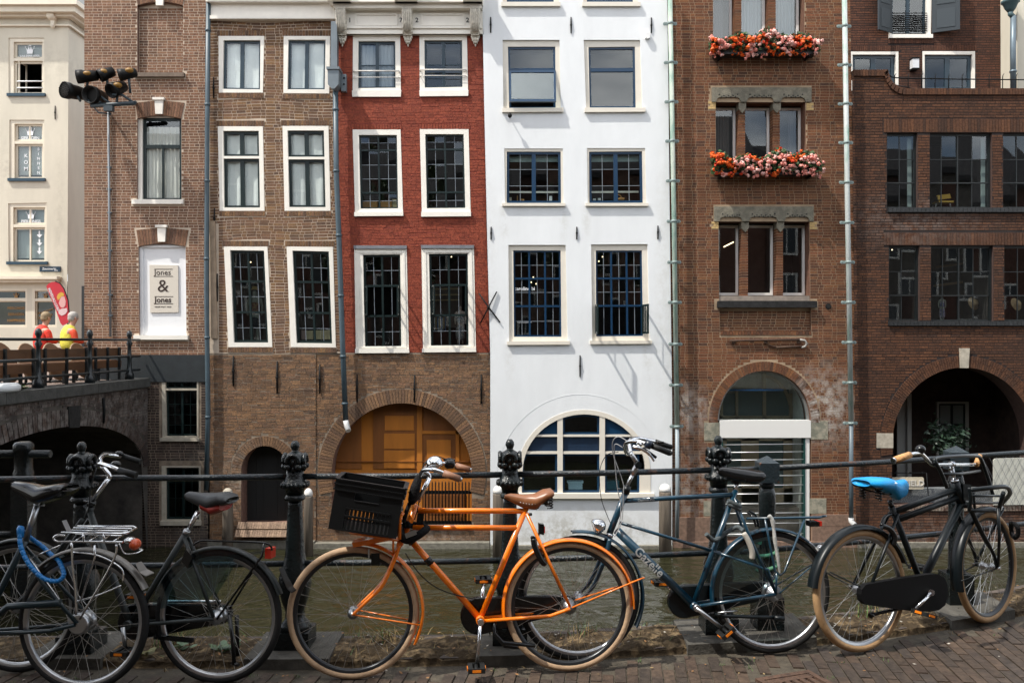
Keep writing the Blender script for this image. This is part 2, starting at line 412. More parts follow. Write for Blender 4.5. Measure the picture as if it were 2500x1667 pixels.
def window(house,fac,outer,inner,casing,sash,gl,vthick=(),vthin=(),hthick=(),hthin=(),sw=6,bw=5,tw=1.1,y_c=(-0.012,0.12),y_s=0.055,sill=None,sill_h=None,curtain=None,room=True,lead=None,hcas=(),tilt=0.005,skip=None,label=None,rail=True,room_mat=None,sill_mat=None,panes=True,depth=1.5,csw=4):
 """casing with sash, bars, one object per pane, sill, curtain and the dark room behind. outer / inner: pixel quads TL TR BR BL"""
 Y=fac.Y;O=fac.poly(outer);I=fac.poly(inner);mb=MB();ring(mb,O,I,Y+y_c[0],Y+y_c[1])
 wpx=math.dist(inner[0],inner[1]);hpx=math.dist(inner[0],inner[3])
 for v in hcas:
  d=csw/hpx;mb.prism(fac.poly([Q(inner,0,v-d),Q(inner,1,v-d),Q(inner,1,v+d),Q(inner,0,v+d)]),Y+y_c[0]+0.004,Y+y_c[1])
 w=mb.build('window',casing,house,label=label)
 sb=MB();iu,iv=sw/wpx,sw/hpx
 secs=[0.0]+sorted(hcas)+[1.0]
 for a,b in zip(secs,secs[1:]):
  a2=a+(csw/hpx if a>0 else 0);b2=b-(csw/hpx if b<1 else 0)
  ring(sb,fac.poly([Q(inner,0,a2),Q(inner,1,a2),Q(inner,1,b2),Q(inner,0,b2)]),fac.poly([Q(inner,iu,a2+iv),Q(inner,1-iu,a2+iv),Q(inner,1-iu,b2-iv),Q(inner,iu,b2-iv)]),Y+y_s,Y+y_s+0.05)
 for u in vthick:
  d=bw/2/wpx;sb.prism(fac.poly([Q(inner,u-d,iv*.9),Q(inner,u+d,iv*.9),Q(inner,u+d,1-iv*.9),Q(inner,u-d,1-iv*.9)]),Y+y_s-0.004,Y+y_s+0.046)
 for v in hthick:
  d=bw/2/hpx;sb.prism(fac.poly([Q(inner,iu*.9,v-d),Q(inner,1-iu*.9,v-d),Q(inner,1-iu*.9,v+d),Q(inner,iu*.9,v+d)]),Y+y_s-0.007,Y+y_s+0.044)
 sb.build('sash',sash,w)
 if vthin or hthin:
  tb=MB();d=tw/2/wpx;dv=tw/2/hpx
  for u in vthin:tb.prism(fac.poly([Q(inner,u-d,iv),Q(inner,u+d,iv),Q(inner,u+d,1-iv),Q(inner,u-d,1-iv)]),Y+y_s+0.012,Y+y_s+0.04)
  for v in hthin:tb.prism(fac.poly([Q(inner,iu,v-dv),Q(inner,1-iu,v-dv),Q(inner,1-iu,v+dv),Q(inner,iu,v+dv)]),Y+y_s+0.014,Y+y_s+0.038)
  tb.build('glazing_bar',lead or sash,w)
 if panes:
  us=sorted([iu*.6,1-iu*.6]+list(vthick)+list(vthin));vs_=sorted([iv*.6,1-iv*.6]+list(hthick)+list(hthin)+list(hcas))
  for i in range(len(us)-1):
   for j in range(len(vs_)-1):
    if skip and skip(i,j):continue
    p=fac.poly([Q(inner,us[i],vs_[j]),Q(inner,us[i+1],vs_[j]),Q(inner,us[i+1],vs_[j+1]),Q(inner,us[i],vs_[j+1])])
    t=[random.uniform(-tilt,tilt)for _ in range(2)];pb=MB();yy=Y+y_s+0.026
    k=pb.verts([(x,yy+(t[0]if q in(0,3)else-t[0])+(t[1]if q<2 else-t[1]),z)for q,(x,z)in enumerate(p)]);pb.face((k+3,k+2,k+1,k))
    k2=pb.verts([(pb.v[k+q][0],pb.v[k+q][1]+0.004,pb.v[k+q][2])for q in range(4)])
    for q in range(4):pb.face((k+q,k+(q+1)%4,k2+(q+1)%4,k2+q))
    pb.build('pane',gl,w)
 if sill:
  s=MB();sp=fac.poly(sill);s.prism(sp,Y-0.07,Y+0.06);s.build('sill',sill_mat or casing,w)
 if curtain:
  c0,c1,cmat,v0,v1,folds=curtain;cb=MB();cb.smooth=True;nx,ny=60,6
  ph=random.random()*6
  for j in range(ny+1):
   for i in range(nx+1):
    u=lerp(c0,c1,i/nx);x,z=fac.m(Q(inner,u,lerp(v0,v1,j/ny)))
    cb.verts([(x,Y+y_s+0.075+(0.014*math.sin(folds*u*6.28+ph)+0.008*math.sin(folds*2.3*u*6.28+j*.4)),z)])
  for j in range(ny):
   for i in range(nx):k=j*(nx+1)+i;cb.face((k,k+nx+1,k+nx+2,k+1))
  cb.build('curtain',cmat,w)
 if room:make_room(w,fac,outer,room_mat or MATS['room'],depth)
 return w
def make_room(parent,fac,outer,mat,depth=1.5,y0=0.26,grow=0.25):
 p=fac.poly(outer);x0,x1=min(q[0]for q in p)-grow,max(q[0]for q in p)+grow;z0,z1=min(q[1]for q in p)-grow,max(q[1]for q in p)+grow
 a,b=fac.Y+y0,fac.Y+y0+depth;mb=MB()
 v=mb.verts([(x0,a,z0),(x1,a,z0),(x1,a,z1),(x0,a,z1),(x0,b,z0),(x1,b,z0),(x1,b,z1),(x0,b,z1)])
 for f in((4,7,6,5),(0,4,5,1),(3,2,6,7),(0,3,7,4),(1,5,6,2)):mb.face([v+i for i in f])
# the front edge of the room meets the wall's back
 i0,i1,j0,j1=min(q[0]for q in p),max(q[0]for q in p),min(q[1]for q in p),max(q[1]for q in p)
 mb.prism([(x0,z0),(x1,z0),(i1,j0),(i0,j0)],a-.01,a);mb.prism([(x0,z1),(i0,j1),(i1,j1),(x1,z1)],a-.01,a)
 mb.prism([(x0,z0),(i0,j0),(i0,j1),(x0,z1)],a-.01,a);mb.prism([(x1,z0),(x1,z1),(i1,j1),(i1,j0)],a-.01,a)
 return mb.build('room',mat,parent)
def anchor(house,fac,px,y0,y1,w=3.0,mat=None):
 mb=MB();Y=fac.Y;x,z0=fac.m((px,y1));z1=fac.m((px,y0))[1];r=fac.px(w)/2;zc=(z0+z1)/2
 mb.tube([(x,Y-0.014,z0),(x,Y-0.022,zc),(x,Y-0.014,z1)],[r*.8,r*1.1,r*.7],n=6);mb.ball((x,Y-.024,zc),r*1.5,r*1.2,r*1.7,n=8,m=5)
 mb.obox((x,Y-0.012,zc),(r*.9,0,0),(0,.03,0),(0,0,r*1.2))
 return mb.build('wall_anchor',mat or MATS['iron'],house)
def mass(house,fac,x0,x1,ytop,mat,back=9.0,fr=.62):
 """side walls, back and roof slab of a house, behind its front"""
 Y=fac.Y;a,zt=fac.m((x0,ytop));b=fac.m((x1,ytop))[0];mb=MB();zb=-3.4
 mb.box(a,a+.25,Y+fr,Y+back,zb,zt);mb.box(b-.25,b,Y+fr,Y+back,zb,zt);mb.box(a+.25,b-.25,Y+back-.25,Y+back,zb,zt);mb.box(a,b,Y+.02,Y+back,zt,zt+.2)
 return mb.build('side_walls',mat,house)
# ------------------------------------------------------------------ shared materials
M('iron',(0.006,0.0065,0.007),.6,spec=.2,var=.4,vscale=30,bump=.2)
M('cast_iron',(0.004,0.0065,0.007),.24,spec=.4,bump=.3,bscale=70,col2=(0.006,0.010,0.011))
M('rusty_rail',(0.010,0.016,0.020),.35,bump=.4,bscale=90,col2=(0.075,0.035,0.02),c2pos=(.56,.68),vscale=14)
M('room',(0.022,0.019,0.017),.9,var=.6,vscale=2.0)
M('room_pale',(0.12,0.10,0.085),.9,var=.4,vscale=2)
M('white_paint',(0.84,0.80,0.72),.45,var=.05,vscale=5,bump=.08,bscale=30)
M('cream_paint',(0.70,0.64,0.52),.5,var=.05,vscale=4)
M('slate_sash',(0.018,0.040,0.058),.35)
M('green_black',(0.006,0.016,0.016),.35)
M('navy_sash',(0.006,0.035,0.082),.3)
M('lead_came',(0.19,0.22,0.25),.6)
M('curtain',(0.72,0.69,0.63),.9,var=.06,vscale=3)
M('sheet',(0.80,0.80,0.77),.9,var=.08,vscale=3,bump=.5,bscale=5)
M('zinc',(0.13,0.17,0.20),.45,metal=.35,var=.15,vscale=4)
M('verdigris',(0.16,0.27,0.22),.7,col2=(0.42,0.46,0.40),c2pos=(.38,.62),vscale=7,stretch=(1,1,.25),bump=.2)
M('verdigris_worn',(0.42,0.45,0.44),.6,col2=(0.17,0.30,0.24),c2pos=(.5,.7),vscale=7,stretch=(1,1,.25),bump=.2)
M('stone',(0.17,0.16,0.13),.85,var=.35,vscale=9,bump=.5,bscale=25)
M('dark_stone',(0.022,0.022,0.022),.8,spec=.2,var=.4,vscale=12,bump=.3)
M('granite',(0.19,0.12,0.085),.85,var=.35,vscale=14,bump=.4)
M('pale_stone',(0.40,0.36,0.29),.85,var=.25,vscale=10,bump=.3)
M('lamp_glow',(1.0,0.75,0.45),.5,emit=2.2)
M('weathered_wood',(0.13,0.105,0.08),.85,var=.45,vscale=9,stretch=(1,1,.1),bump=.5,bscale=30)
glass_mat('glass',k=1.15,add=.03)
glass_mat('old_glass',tint=(.85,.92,.9),k=1.1,add=.02)
glass_mat('clear_glass',tint=(.985,.99,.985),k=.6,add=.0)
# ------------------------------------------------------------------ ground, water, quay
KERB=[(-9,4.55),(-6,4.60),(-3,4.65),(-1.22,4.635),(0.0,4.69),(0.34,4.745),(1.03,4.86),(1.6,4.94),(2.0,5.04),(2.5,5.19),(2.94,5.36),(3.6,5.66),(4.5,6.08),(8,7.8),(20,14)]
def kerb_y(x):
 for a,b in zip(KERB,KERB[1:]):
  if a[0]<=x<=b[0]:return lerp(a[1],b[1],(x-a[0])/(b[0]-a[0]))
 return KERB[-1][1]
WATER=-3.13
M('street_sand',(0.060,0.049,0.034),.95,var=.4,vscale=18,bump=.4,bscale=80)
M('canal_water',(0.020,0.021,0.010),.06,spec=.5)
def water_mat():
 m,nt,b=_nodes('murky_water');N=nt.nodes.new;K=nt.links.new
 b.inputs['Base Color'].default_value=(0.021,0.021,0.010,1);b.inputs['Roughness'].default_value=.05;b.inputs['IOR'].default_value=1.40
 g=N('ShaderNodeNewGeometry');mp=N('ShaderNodeMapping');mp.inputs['Scale'].default_value=(1.0,1.6,1);K(g.outputs['Position'],mp.inputs['Vector'])
 n=N('ShaderNodeTexNoise');n.inputs['Scale'].default_value=1.5;n.inputs['Detail'].default_value=3.5;n.inputs['Roughness'].default_value=.5;n.inputs['Distortion'].default_value=.6;K(mp.outputs[0],n.inputs['Vector'])
 bp=N('ShaderNodeBump');bp.inputs['Strength'].default_value=.9;bp.inputs['Distance'].default_value=.16;K(n.outputs['Fac'],bp.inputs['Height']);K(bp.outputs['Normal'],b.inputs['Normal'])
 MATS['water']=m;return m
water_mat()
mb=MB();mb.box(-60,60,4.9,60,WATER-.3,WATER);w=mb.build('canal_water',MATS['water'],kind='structure')
# the street: sand bed as one sheet from the kerb back, laid with bricks on edge
mb=MB();ZS=-0.045
for a,b in zip(KERB,KERB[1:]):
 k=mb.verts([(a[0],-70,ZS-.009),(b[0],-70,ZS-.009),(b[0],b[1]+.02,ZS-.009),(a[0],a[1]+.02,ZS-.009)]);mb.face((k,k+1,k+2,k+3))
k=mb.verts([(-70,-70,ZS-.012),(70,-70,ZS-.012),(70,4.3,ZS-.012),(-70,4.3,ZS-.012)]);mb.face((k,k+1,k+2,k+3))
street=mb.build('street',MATS['street_sand'],kind='structure');ROOT['street']=street.location.copy()
PAVE=brick_mat('paver',[(0.052,0.037,0.027),(0.068,0.047,0.034),(0.042,0.033,0.027),(0.084,0.057,0.040),(0.050,0.040,0.034),(0.062,0.040,0.028)],rough=.75,grime=.5,gscale=1.6,bump=.5)
rnd=random.Random(3);pv=[]
Wp,Lp,g=0.061,0.208,0.0035
ang=R(-7);ca,sa=math.cos(ang),math.sin(ang)
for i in range(-95,110):
 for j in range(-8,14):
  u=i*(Wp+g);v=3.6+j*(Lp+g)+(0.5*(Lp+g)if i%2 else 0)+rnd.uniform(-.006,.006)
  x,y=u*ca-v*sa-0.5,u*sa+v*ca
  if abs(x)>4.2 or y<2.2:continue
  if y+Lp/2>kerb_y(x)-0.012:continue
  q_=((x-1.276)*math.cos(R(20))+(y-4.48)*math.sin(R(20)),-(x-1.276)*math.sin(R(20))+(y-4.48)*math.cos(R(20)))
  if-.04<q_[0]<.38 and q_[1]<.10:continue
  pv.append((x,y))
um=MB();b_=um.verts([(-.5,-.5,0),(.5,-.5,0),(.5,.5,0),(-.5,.5,0),(-.46,-.487,1),(.46,-.487,1),(.46,.487,1),(-.46,.487,1)])
for f in((4,5,6,7),(0,1,5,4),(1,2,6,5),(2,3,7,6),(3,0,4,7)):um.face([b_+q for q in f])
pv.sort(key=lambda p:(abs(p[0])>p[1]*.62)*5+abs(p[1]-4.75));mesh=None;mb=MB()
for n_,(x,y)in enumerate(pv):
 h=0.03+rnd.uniform(-.003,.003);tl=rnd.uniform(-.035,.035)
 if n_<300:
  if mesh is None:o=um.build('paving_brick',PAVE,street,local=True);mesh=o.data
  else:o=bpy.data.objects.new('paving_brick',mesh);COL.objects.link(o);o.parent=street
  o.location=Vector((x,y,ZS-.031))-street.location;o.scale=(Wp,Lp,h);o.rotation_euler=(tl*.3,tl*.5,ang+rnd.uniform(-.02,.02))
 else:
  mb.tone=rnd.random();a2=ang+rnd.uniform(-.02,.02);c2,s2=math.cos(a2),math.sin(a2)
  k=mb.verts([(x+px_*c2*Wp-py_*s2*Lp,y+px_*s2*Wp+py_*c2*Lp,ZS-.031+pz_*h)for(px_,py_,pz_)in um.v])
  for f in um.f:mb.face([k+q for q in f])
mb.build('paving',PAVE,street,kind='stuff')
# kerb strip: stone slabs under the posts, earth and rubble between
M('kerb_slab',(0.075,0.070,0.060),.9,spec=.2,var=.35,vscale=12,bump=.3,bscale=60)
M('kerb_earth',(0.05,0.036,0.022),.95,spec=.1,col2=(0.21,0.15,0.085),c2pos=(.5,.72),vscale=16,bump=.9,bscale=30)
M('quay_brick',(0.06,0.045,0.036),.9,var=.4,vscale=9,bump=.4)
SLABS=[(-2.66,-2.24),(-1.46,-1.00),(-0.20,0.14),(1.00,1.78),(2.72,3.24),(4.3,5.2)]
def strip(mb,x0,x1,d0,d1,z0,z1,n=8,noise=0.0):
 for i in range(n):
  a,b=lerp(x0,x1,i/n),lerp(x0,x1,(i+1)/n)
  q=[(a,kerb_y(a)+d0),(b,kerb_y(b)+d0),(b,kerb_y(b)+d1),(a,kerb_y(a)+d1)]
  k=mb.verts([(x,y,z0)for x,y in q]+[(x,y,z1+(noise*(mnoise.noise((x*5,y*5,0))if noise else 0)))for x,y in q])
  fs=[(4,5,6,7),(0,1,5,4),(2,3,7,6)]
  if i==0:fs.append((3,0,4,7))
  if i==n-1:fs.append((1,2,6,5))
  for f in fs:mb.face([k+t for t in f])
mb=MB();strip(mb,-9,20,0.05,.40,-.4,-.02,n=90);kerb=mb.build('kerb',MATS['quay_brick'],kind='structure');ROOT['kerb']=kerb.location.copy()
for a,b in SLABS:
 mb=MB();strip(mb,a,b,0.0,.44,-.2,.006,n=6);mb.build('kerb_slab',MATS['kerb_slab'],kerb)
# earth between slabs as bumpy ground
xs=[-9]+[v for s in SLABS for v in s]+[9]
mb=MB()
for a,b in zip(xs[0::2],xs[1::2]):
 nx=max(4,int((b-a)/.035));ny=13
 ids=[]
 for i in range(nx+1):
  x=lerp(a,b,i/nx);row=[]
  for j in range(ny+1):
   t=j/ny;e=min(1,min(t,1-t)*5)
   z=-.035+e*.03+.022*mnoise.noise((x*9,t*5,1.7))+.012*mnoise.noise((x*30,t*16,4))
   if j==0:z=-.2
   row.append((x,kerb_y(x)+(0.012 if j==0 else 0.0)+.43*t+.015*mnoise.noise((x*12,t,9)),z))
  ids.append(mb.verts(row))
 for i in range(nx):
  for j in range(ny):mb.face((ids[i]+j,ids[i+1]+j,ids[i+1]+j+1,ids[i]+j+1))
mb.build('earth_strip',MATS['kerb_earth'],kerb,kind='stuff')
mb=MB();strip(mb,-9,20,.395,.52,WATER-.4,-.05,n=90);mb.build('quay_wall',MATS['quay_brick'],kind='structure')
# dead grass, leaves and weeds caught along the kerb
M('straw',(0.22,0.155,0.07),.9,var=.4,vscale=20);M('weed',(0.07,0.13,0.035),.8,var=.4,vscale=20);M('leaf_litter',(0.22,0.11,0.04),.8,var=.5,vscale=25)
mb=MB();rnd=random.Random(11)
def blade(mb,p,h,w,lean,a):
 d=Vector((math.cos(a),math.sin(a),0));n_=Vector((-d.y,d.x,0))*w
 k=mb.verts([p-n_,p+n_,p+d*lean*.45+Vector((0,0,h*.7))+n_*.6,p+d*lean*.45+Vector((0,0,h*.7))-n_*.6,p+d*lean+Vector((0,0,h))])
 mb.face((k,k+1,k+2,k+3));mb.face((k+3,k+2,k+4))
def free_x(x):return not any(a-.03<x<b+.03 for a,b in SLABS)
for _ in range(1000):
 x=rnd.uniform(-3.4,4.4)
 if mnoise.noise((x*1.9,2,0))<rnd.uniform(-.45,.3)or not free_x(x):continue
 y=kerb_y(x)+rnd.uniform(.04,.42);mb.m=0 if rnd.random()<.85 else 1
 blade(mb,Vector((x,y,-.01)),rnd.uniform(.01,.045),.0024,rnd.uniform(.02,.09),rnd.uniform(0,6.28))
for cx_,cn,d_ in((-.75,40,.3),(-.1,24,.36),(.42,40,.3),(-1.95,60,.24),(2.25,50,.3)):
 for _ in range(cn):
  x=cx_+rnd.gauss(0,.05);mb.m=1 if rnd.random()<.5 else 0
  blade(mb,Vector((x,kerb_y(x)+d_+rnd.gauss(0,.03),-.01)),rnd.uniform(.03,.1),.003,rnd.uniform(.02,.07),rnd.uniform(0,6.28))
for _ in range(46):
 x=rnd.uniform(-2.9,3.2);y=rnd.uniform(4.2,kerb_y(x)-.02);mb.m=rnd.choice((0,1,1,1))
 for q in range(rnd.randint(3,12)):blade(mb,Vector((x+rnd.gauss(0,.016),y+rnd.gauss(0,.012),ZS-.01)),rnd.uniform(.008,.026),.002,rnd.uniform(.005,.02),rnd.uniform(0,6.28))
mb.build('dry_grass',[MATS['straw'],MATS['weed']],kind='stuff')
mb=MB()
for _ in range(380):
 x=rnd.uniform(-3.2,4.2);on=rnd.random()<.72;y=kerb_y(x)+(rnd.uniform(.03,.42)if on else rnd.uniform(-.5,-.02));z=(.004 if on else ZS+.003);a=rnd.uniform(0,6.28);s=rnd.uniform(.005,.013)
 d=Vector((math.cos(a),math.sin(a),rnd.uniform(-.2,.5)))*s;e=Vector((-math.sin(a),math.cos(a),rnd.uniform(-.3,.4)))*s*.6;p=Vector((x,y,z+.004));mb.m=rnd.choice((0,0,1,2))
 k=mb.verts([p-d,p+e,p+d,p-e]);mb.face((k,k+1,k+2,k+3))
mb.build('leaf_litter',[MATS['leaf_litter'],MATS['straw'],M('litter_pale',(.38,.35,.30),.9)],kind='stuff')
# broad-leaved weeds
def leafy(name,pos,label,n,s,col,group=None):
 r_=random.Random(n);e_=MB()
 for q in range(n):
  a=r_.uniform(0,6.28);rr=r_.uniform(.2,1)*s*1.6;c=Vector(pos)+Vector((math.cos(a)*rr,math.sin(a)*rr*.7,r_.uniform(.3,1)*s));d=Vector((math.cos(a),math.sin(a),.25))*s*.55;w_=Vector((-math.sin(a),math.cos(a),.15))*s*.42
  k=e_.verts([c-d,c-d*.3+w_,c+d*.5+w_*.8,c+d,c+d*.5-w_*.8,c-d*.3-w_]);e_.face((k,k+1,k+2,k+3));e_.face((k,k+3,k+4,k+5))
  e_.tube([Vector(pos),c-d],.002,n=3)
 return tag(e_.build(name,col),label,'weed',group)
LEAFG=M('broad_leaf',(0.05,0.11,0.04),.5,var=.35,vscale=10)
leafy('leafy_weed',(-1.62,4.78,-.01),'low green broad-leaved weed under the grey bicycle rear wheel',12,.05,LEAFG)
leafy('leafy_weed',(-2.02,4.72,-.01),'yellowing weed on the kerb between the two left bicycle wheels',9,.045,M('yellow_leaf',(0.16,0.15,0.03),.6,var=.4,vscale=12))
leafy('leafy_weed',(-1.86,4.80,-.01),'upright dark green weed behind the left bicycle wheel',10,.045,LEAFG)
# drain
RUST=M('rust',(0.065,0.034,0.02),.8,var=.5,vscale=25,bump=.5,bscale=60)
dr=empty('drain_grate',(1.276,4.48,ZS+.004),'rusty iron street drain with slotted cover among the paving bricks','drain');dr.rotation_euler=(0,0,R(20))
def lbox(mb,*a):mb.box(*a);return mb
mb=MB();mb.box(0,.34,-.035,0,-.03,.006);mb.box(0,.34,-.42,-.385,-.03,.006);mb.box(0,.03,-.385,-.035,-.03,.006);mb.box(.31,.34,-.385,-.035,-.03,.006);mb.build('frame',RUST,dr,local=True)
mb=MB()
for i in range(6):
 x=.03+i*.0475;mb.box(x,x+.028,-.384,-.036,-.011,.001)
mb.box(.031,.309,-.08,-.036,-.0112,.002);mb.box(.031,.309,-.384,-.34,-.0112,.002);mb.box(.031,.309,-.23,-.195,-.0112,-.001)
mb.build('grate',RUST,dr,local=True)
mb=MB();mb.box(.031,.309,-.384,-.036,-.0125,-.0115);mb.build('pit',MATS['iron'],dr,local=True)
# ------------------------------------------------------------------ brick colours of the houses
b2=brick_mat('brick_brown',[(0.235,0.125,0.076),(0.18,0.098,0.062),(0.27,0.148,0.090),(0.14,0.078,0.055),(0.215,0.110,0.068),(0.25,0.136,0.088)],grime=.4,gscale=.7)
b3=brick_mat('brick_ochre',[(0.20,0.115,0.062),(0.14,0.080,0.050),(0.26,0.150,0.075),(0.11,0.068,0.048),(0.22,0.12,0.07),(0.16,0.095,0.065)],grime=.3,gscale=.7)
b3b=brick_mat('brick_old',[(0.225,0.130,0.074),(0.175,0.105,0.064),(0.27,0.155,0.084),(0.13,0.082,0.056),(0.24,0.136,0.082)],grime=.5,gscale=1.2,stain=[(-6.3,-1.6,1.0,1.2,.35,(.42,.38,.33)),(-2.2,-2.9,1.5,.6,.5,(.42,.38,.33))],bump=.6)
b4=brick_mat('brick_red',[(0.255,0.055,0.028),(0.215,0.047,0.026),(0.285,0.064,0.033),(0.235,0.051,0.027)],rough=.7,grime=.28,gscale=1.0,gcol=(.12,.02,.014),bump=.6)
b6=brick_mat('brick_russet',[(0.175,0.074,0.036),(0.125,0.054,0.030),(0.215,0.096,0.044),(0.085,0.044,0.030),(0.155,0.062,0.030),(0.195,0.080,0.042)],grime=.35,gscale=.6,stain=[(7.4,.2,1.0,1.2,1.0,(.42,.38,.34)),(4.15,.1,.7,.8,.9,(.42,.38,.34)),(4.4,-1.7,.9,1.3,.8,(.34,.31,.28))])
b7=brick_mat('brick_dark',[(0.105,0.047,0.026),(0.080,0.038,0.023),(0.130,0.058,0.031),(0.06,0.031,0.021),(0.115,0.051,0.027)],grime=.4,gscale=.8,stain=[(9.6,4.6,2.2,.9,.35,(.26,.22,.2)),(11,-3.0,3,.8,.5,(.30,.25,.22))])
bbr=brick_mat('brick_bridge',[(0.058,0.040,0.034),(0.045,0.033,0.030),(0.080,0.054,0.044),(0.036,0.028,0.026)],grime=.4,gscale=1.2,stain=[(-8.6,.2,9,1.0,.4,(.3,.28,.26))])  # brick tones lowered to carry the shade on the bridge side
M('mortar_pale',(0.50,0.41,0.32),.95,var=.15,vscale=3)
M('mortar_grey',(0.44,0.37,0.29),.95,var=.2,vscale=3)
M('mortar_old',(0.21,0.165,0.122),.95,var=.5,vscale=4)
M('mortar_red',(0.20,0.033,0.02),.8,var=.2,vscale=4)
M('mortar_tan',(0.31,0.225,0.145),.95,var=.3,vscale=2)
M('mortar_dark',(0.024,0.016,0.014),.95,var=.3,vscale=3)
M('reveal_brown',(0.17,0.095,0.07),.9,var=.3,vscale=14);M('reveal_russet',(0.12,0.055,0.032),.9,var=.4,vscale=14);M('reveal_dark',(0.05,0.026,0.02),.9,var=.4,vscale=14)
M('plaster_white',(0.735,0.755,0.765),.7,var=.05,vscale=1.6,stretch=(1,1,.35),bump=.25,bscale=7,stain=[(1.6,-2.95,2.6,.9,.8,(.36,.34,.28)),(-.18,4.55,.16,.75,.5,(.55,.55,.52)),(1.22,4.6,.14,.65,.45,(.55,.55,.52)),(1.75,4.6,.14,.7,.5,(.55,.55,.52)),(-.05,1.3,.16,.7,.45,(.56,.55,.52)),(3.2,1.3,.16,.8,.5,(.55,.55,.52)),(3.55,3,.25,4.5,.5,(.60,.60,.58)),(-.5,3.5,.2,4,.3,(.6,.6,.58))])
M('plaster_cream',(0.60,0.56,0.46),.8,var=.10,vscale=1.2,stretch=(1,1,.3),stain=[(-15.9,7.2,.4,1.0,.5,(.36,.33,.27)),(-15,10.5,3,.8,.4,(.42,.39,.31)),(-14.3,5,.25,4,.4,(.40,.37,.30)),(-15.2,4.2,.8,.5,.4,(.40,.37,.3))],bump=.12,bscale=9)
# ------------------------------------------------------------------ narrow brown house with the lettered panel
f2=Fac(20.2)
h2=empty('brick_house',f2.m((355,1335))[0:1]+(20.2,-3.13),'narrow brown brick house with blind niche and white lettered panel beside the bridge','house','canal houses')
L2,R2=[(206,-80),(206,1345)],[(508,-80),(508,1345)]
def seg_arch(x0,x1,y,rise,n=10):return[(lerp(x0,x1,i/n),y-rise*math.sin(math.pi*i/n))for i in range(n+1)]
niche=seg_arch(335,447,14,9)+[(447,183),(335,183)]
win2=seg_arch(335,443,290,7)+[(443,492),(335,492)]
pan2=seg_arch(338,453,602,7)+[(455,821),(340,821)]
base2=[(320,868),(509,868),(509,1350),(320,1350)]
win2b=rect(395,916,485,1072);win2c=rect(395,1137,490,1277)
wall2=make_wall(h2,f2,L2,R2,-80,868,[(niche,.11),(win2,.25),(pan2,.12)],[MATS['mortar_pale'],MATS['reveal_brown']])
arc2=[[(328,560),(466,560),(456,598),(336,598)],[(330,250),(455,250),(446,292),(333,292)],[(330,-30),(452,-30),(448,10),(334,10)]]
brickwork(wall2,f2,L2,R2,-30,866,[niche,win2,pan2,rect(326,178,453,192),rect(322,488,450,499),rect(328,817,461,830)]+arc2,b2,bond='cross',pick=(-8.2,2.2))
# recessed infill of the niche
lower2=make_wall(h2,f2,[(206,868),(206,1345)],R2,868,1345,[(win2b,.25),(win2c,.25)],[MATS['mortar_old'],MATS['reveal_brown']],name='basement_wall')
brickwork(lower2,f2,[(206,930),(206,1345)],R2,932,1342,[rect(389,908,491,1078),rect(389,1130,497,1283)],brick_mat('brick_basement',[(0.07,0.05,0.042),(0.05,0.037,0.032),(0.095,0.066,0.054)],grime=.5,stain=[(-7.4,-2,1,1.5,.4,(.3,.28,.25))]),bond='flemish',keep=120)
mb=MB();q=f2.poly(rect(206,866,507,932));p0,p1,p2,p3=q;mb.prism(q,20.2-.03,20.2-.001)
M('slate_paint',(0.016,0.021,0.024),.6,var=.25,vscale=4,bump=.15)
mb.build('plinth_band',MATS['slate_paint'],h2)
mb=MB();mb.prism(f2.poly(niche),20.2+.105,20.2+.13,sides=False,back=False);nb=mb.build('niche_back',MATS['mortar_pale'],h2)
brickwork(nb,f2,[(336,0),(336,183)],[(446,0),(446,183)],12,181,[],b2,bond='cross',keep=40,dy=.105)
for qd,ky in((0,(-24,16)),(1,(240,280)),(2,(550,591))):
 x0,x1=((336,446),(336,443),(339,453))[qd];yb=(14,290,602)[qd];rs=(9,7,7)[qd];yt=(-18,252,562)[qd]
 mb=MB();n=17
 for i in range(n):
  a,b=(i+.08)/n,(i+.92)/n
  bot=lambda t:(lerp(x0,x1,t),yb-rs*math.sin(math.pi*t)-.5);top=lambda t:(lerp(x0-6,x1+8,t),yt-5*math.sin(math.pi*t))
  mb.tone=random.random();mb.prism(f2.poly([top(a),top(b),bot(b),bot(a)]),20.2-.014,20.2+.05,back=False)
 mb.build('arch',b2,h2,kind='stuff')
 xc=(x0+x1)/2;k0,k1=ky;mb=MB();mb.prism(f2.poly([(xc-10,k0+5),(xc+11,k0+5),(xc+9,k1),(xc-8,k1)]),20.2-.06,20.2);mb.prism(f2.poly(rect(xc-14,k0,xc+14,k0+6)),20.2-.085,20.2+.003);mb.build('keystone',MATS['white_paint'],h2)
mb=MB();mb.prism(f2.poly(rect(328,180,452,190)),20.2-.09,20.2+.1);mb.build('niche_sill',M('brown_stone',(.16,.12,.09),.85,var=.3),h2)
# window with pale curtain
w_=window(h2,f2,[(335,284),(443,284),(443,491),(335,491)],[(345,286),(441,286),(441,489),(345,489)],MATS['white_paint'],MATS['green_black'],MATS['glass'],vthick=(),hthick=(.345,),sw=7,bw=9,y_s=.10,y_c=(.05,.2),sill=rect(324,488,449,499),curtain=(.04,.96,MATS['curtain'],.1,.99,9))
mb=MB();mb.prism(f2.poly(rect(391,360,396,484)),20.2+.098,20.2+.14);mb.build('glazing_bar',MATS['green_black'],w_)
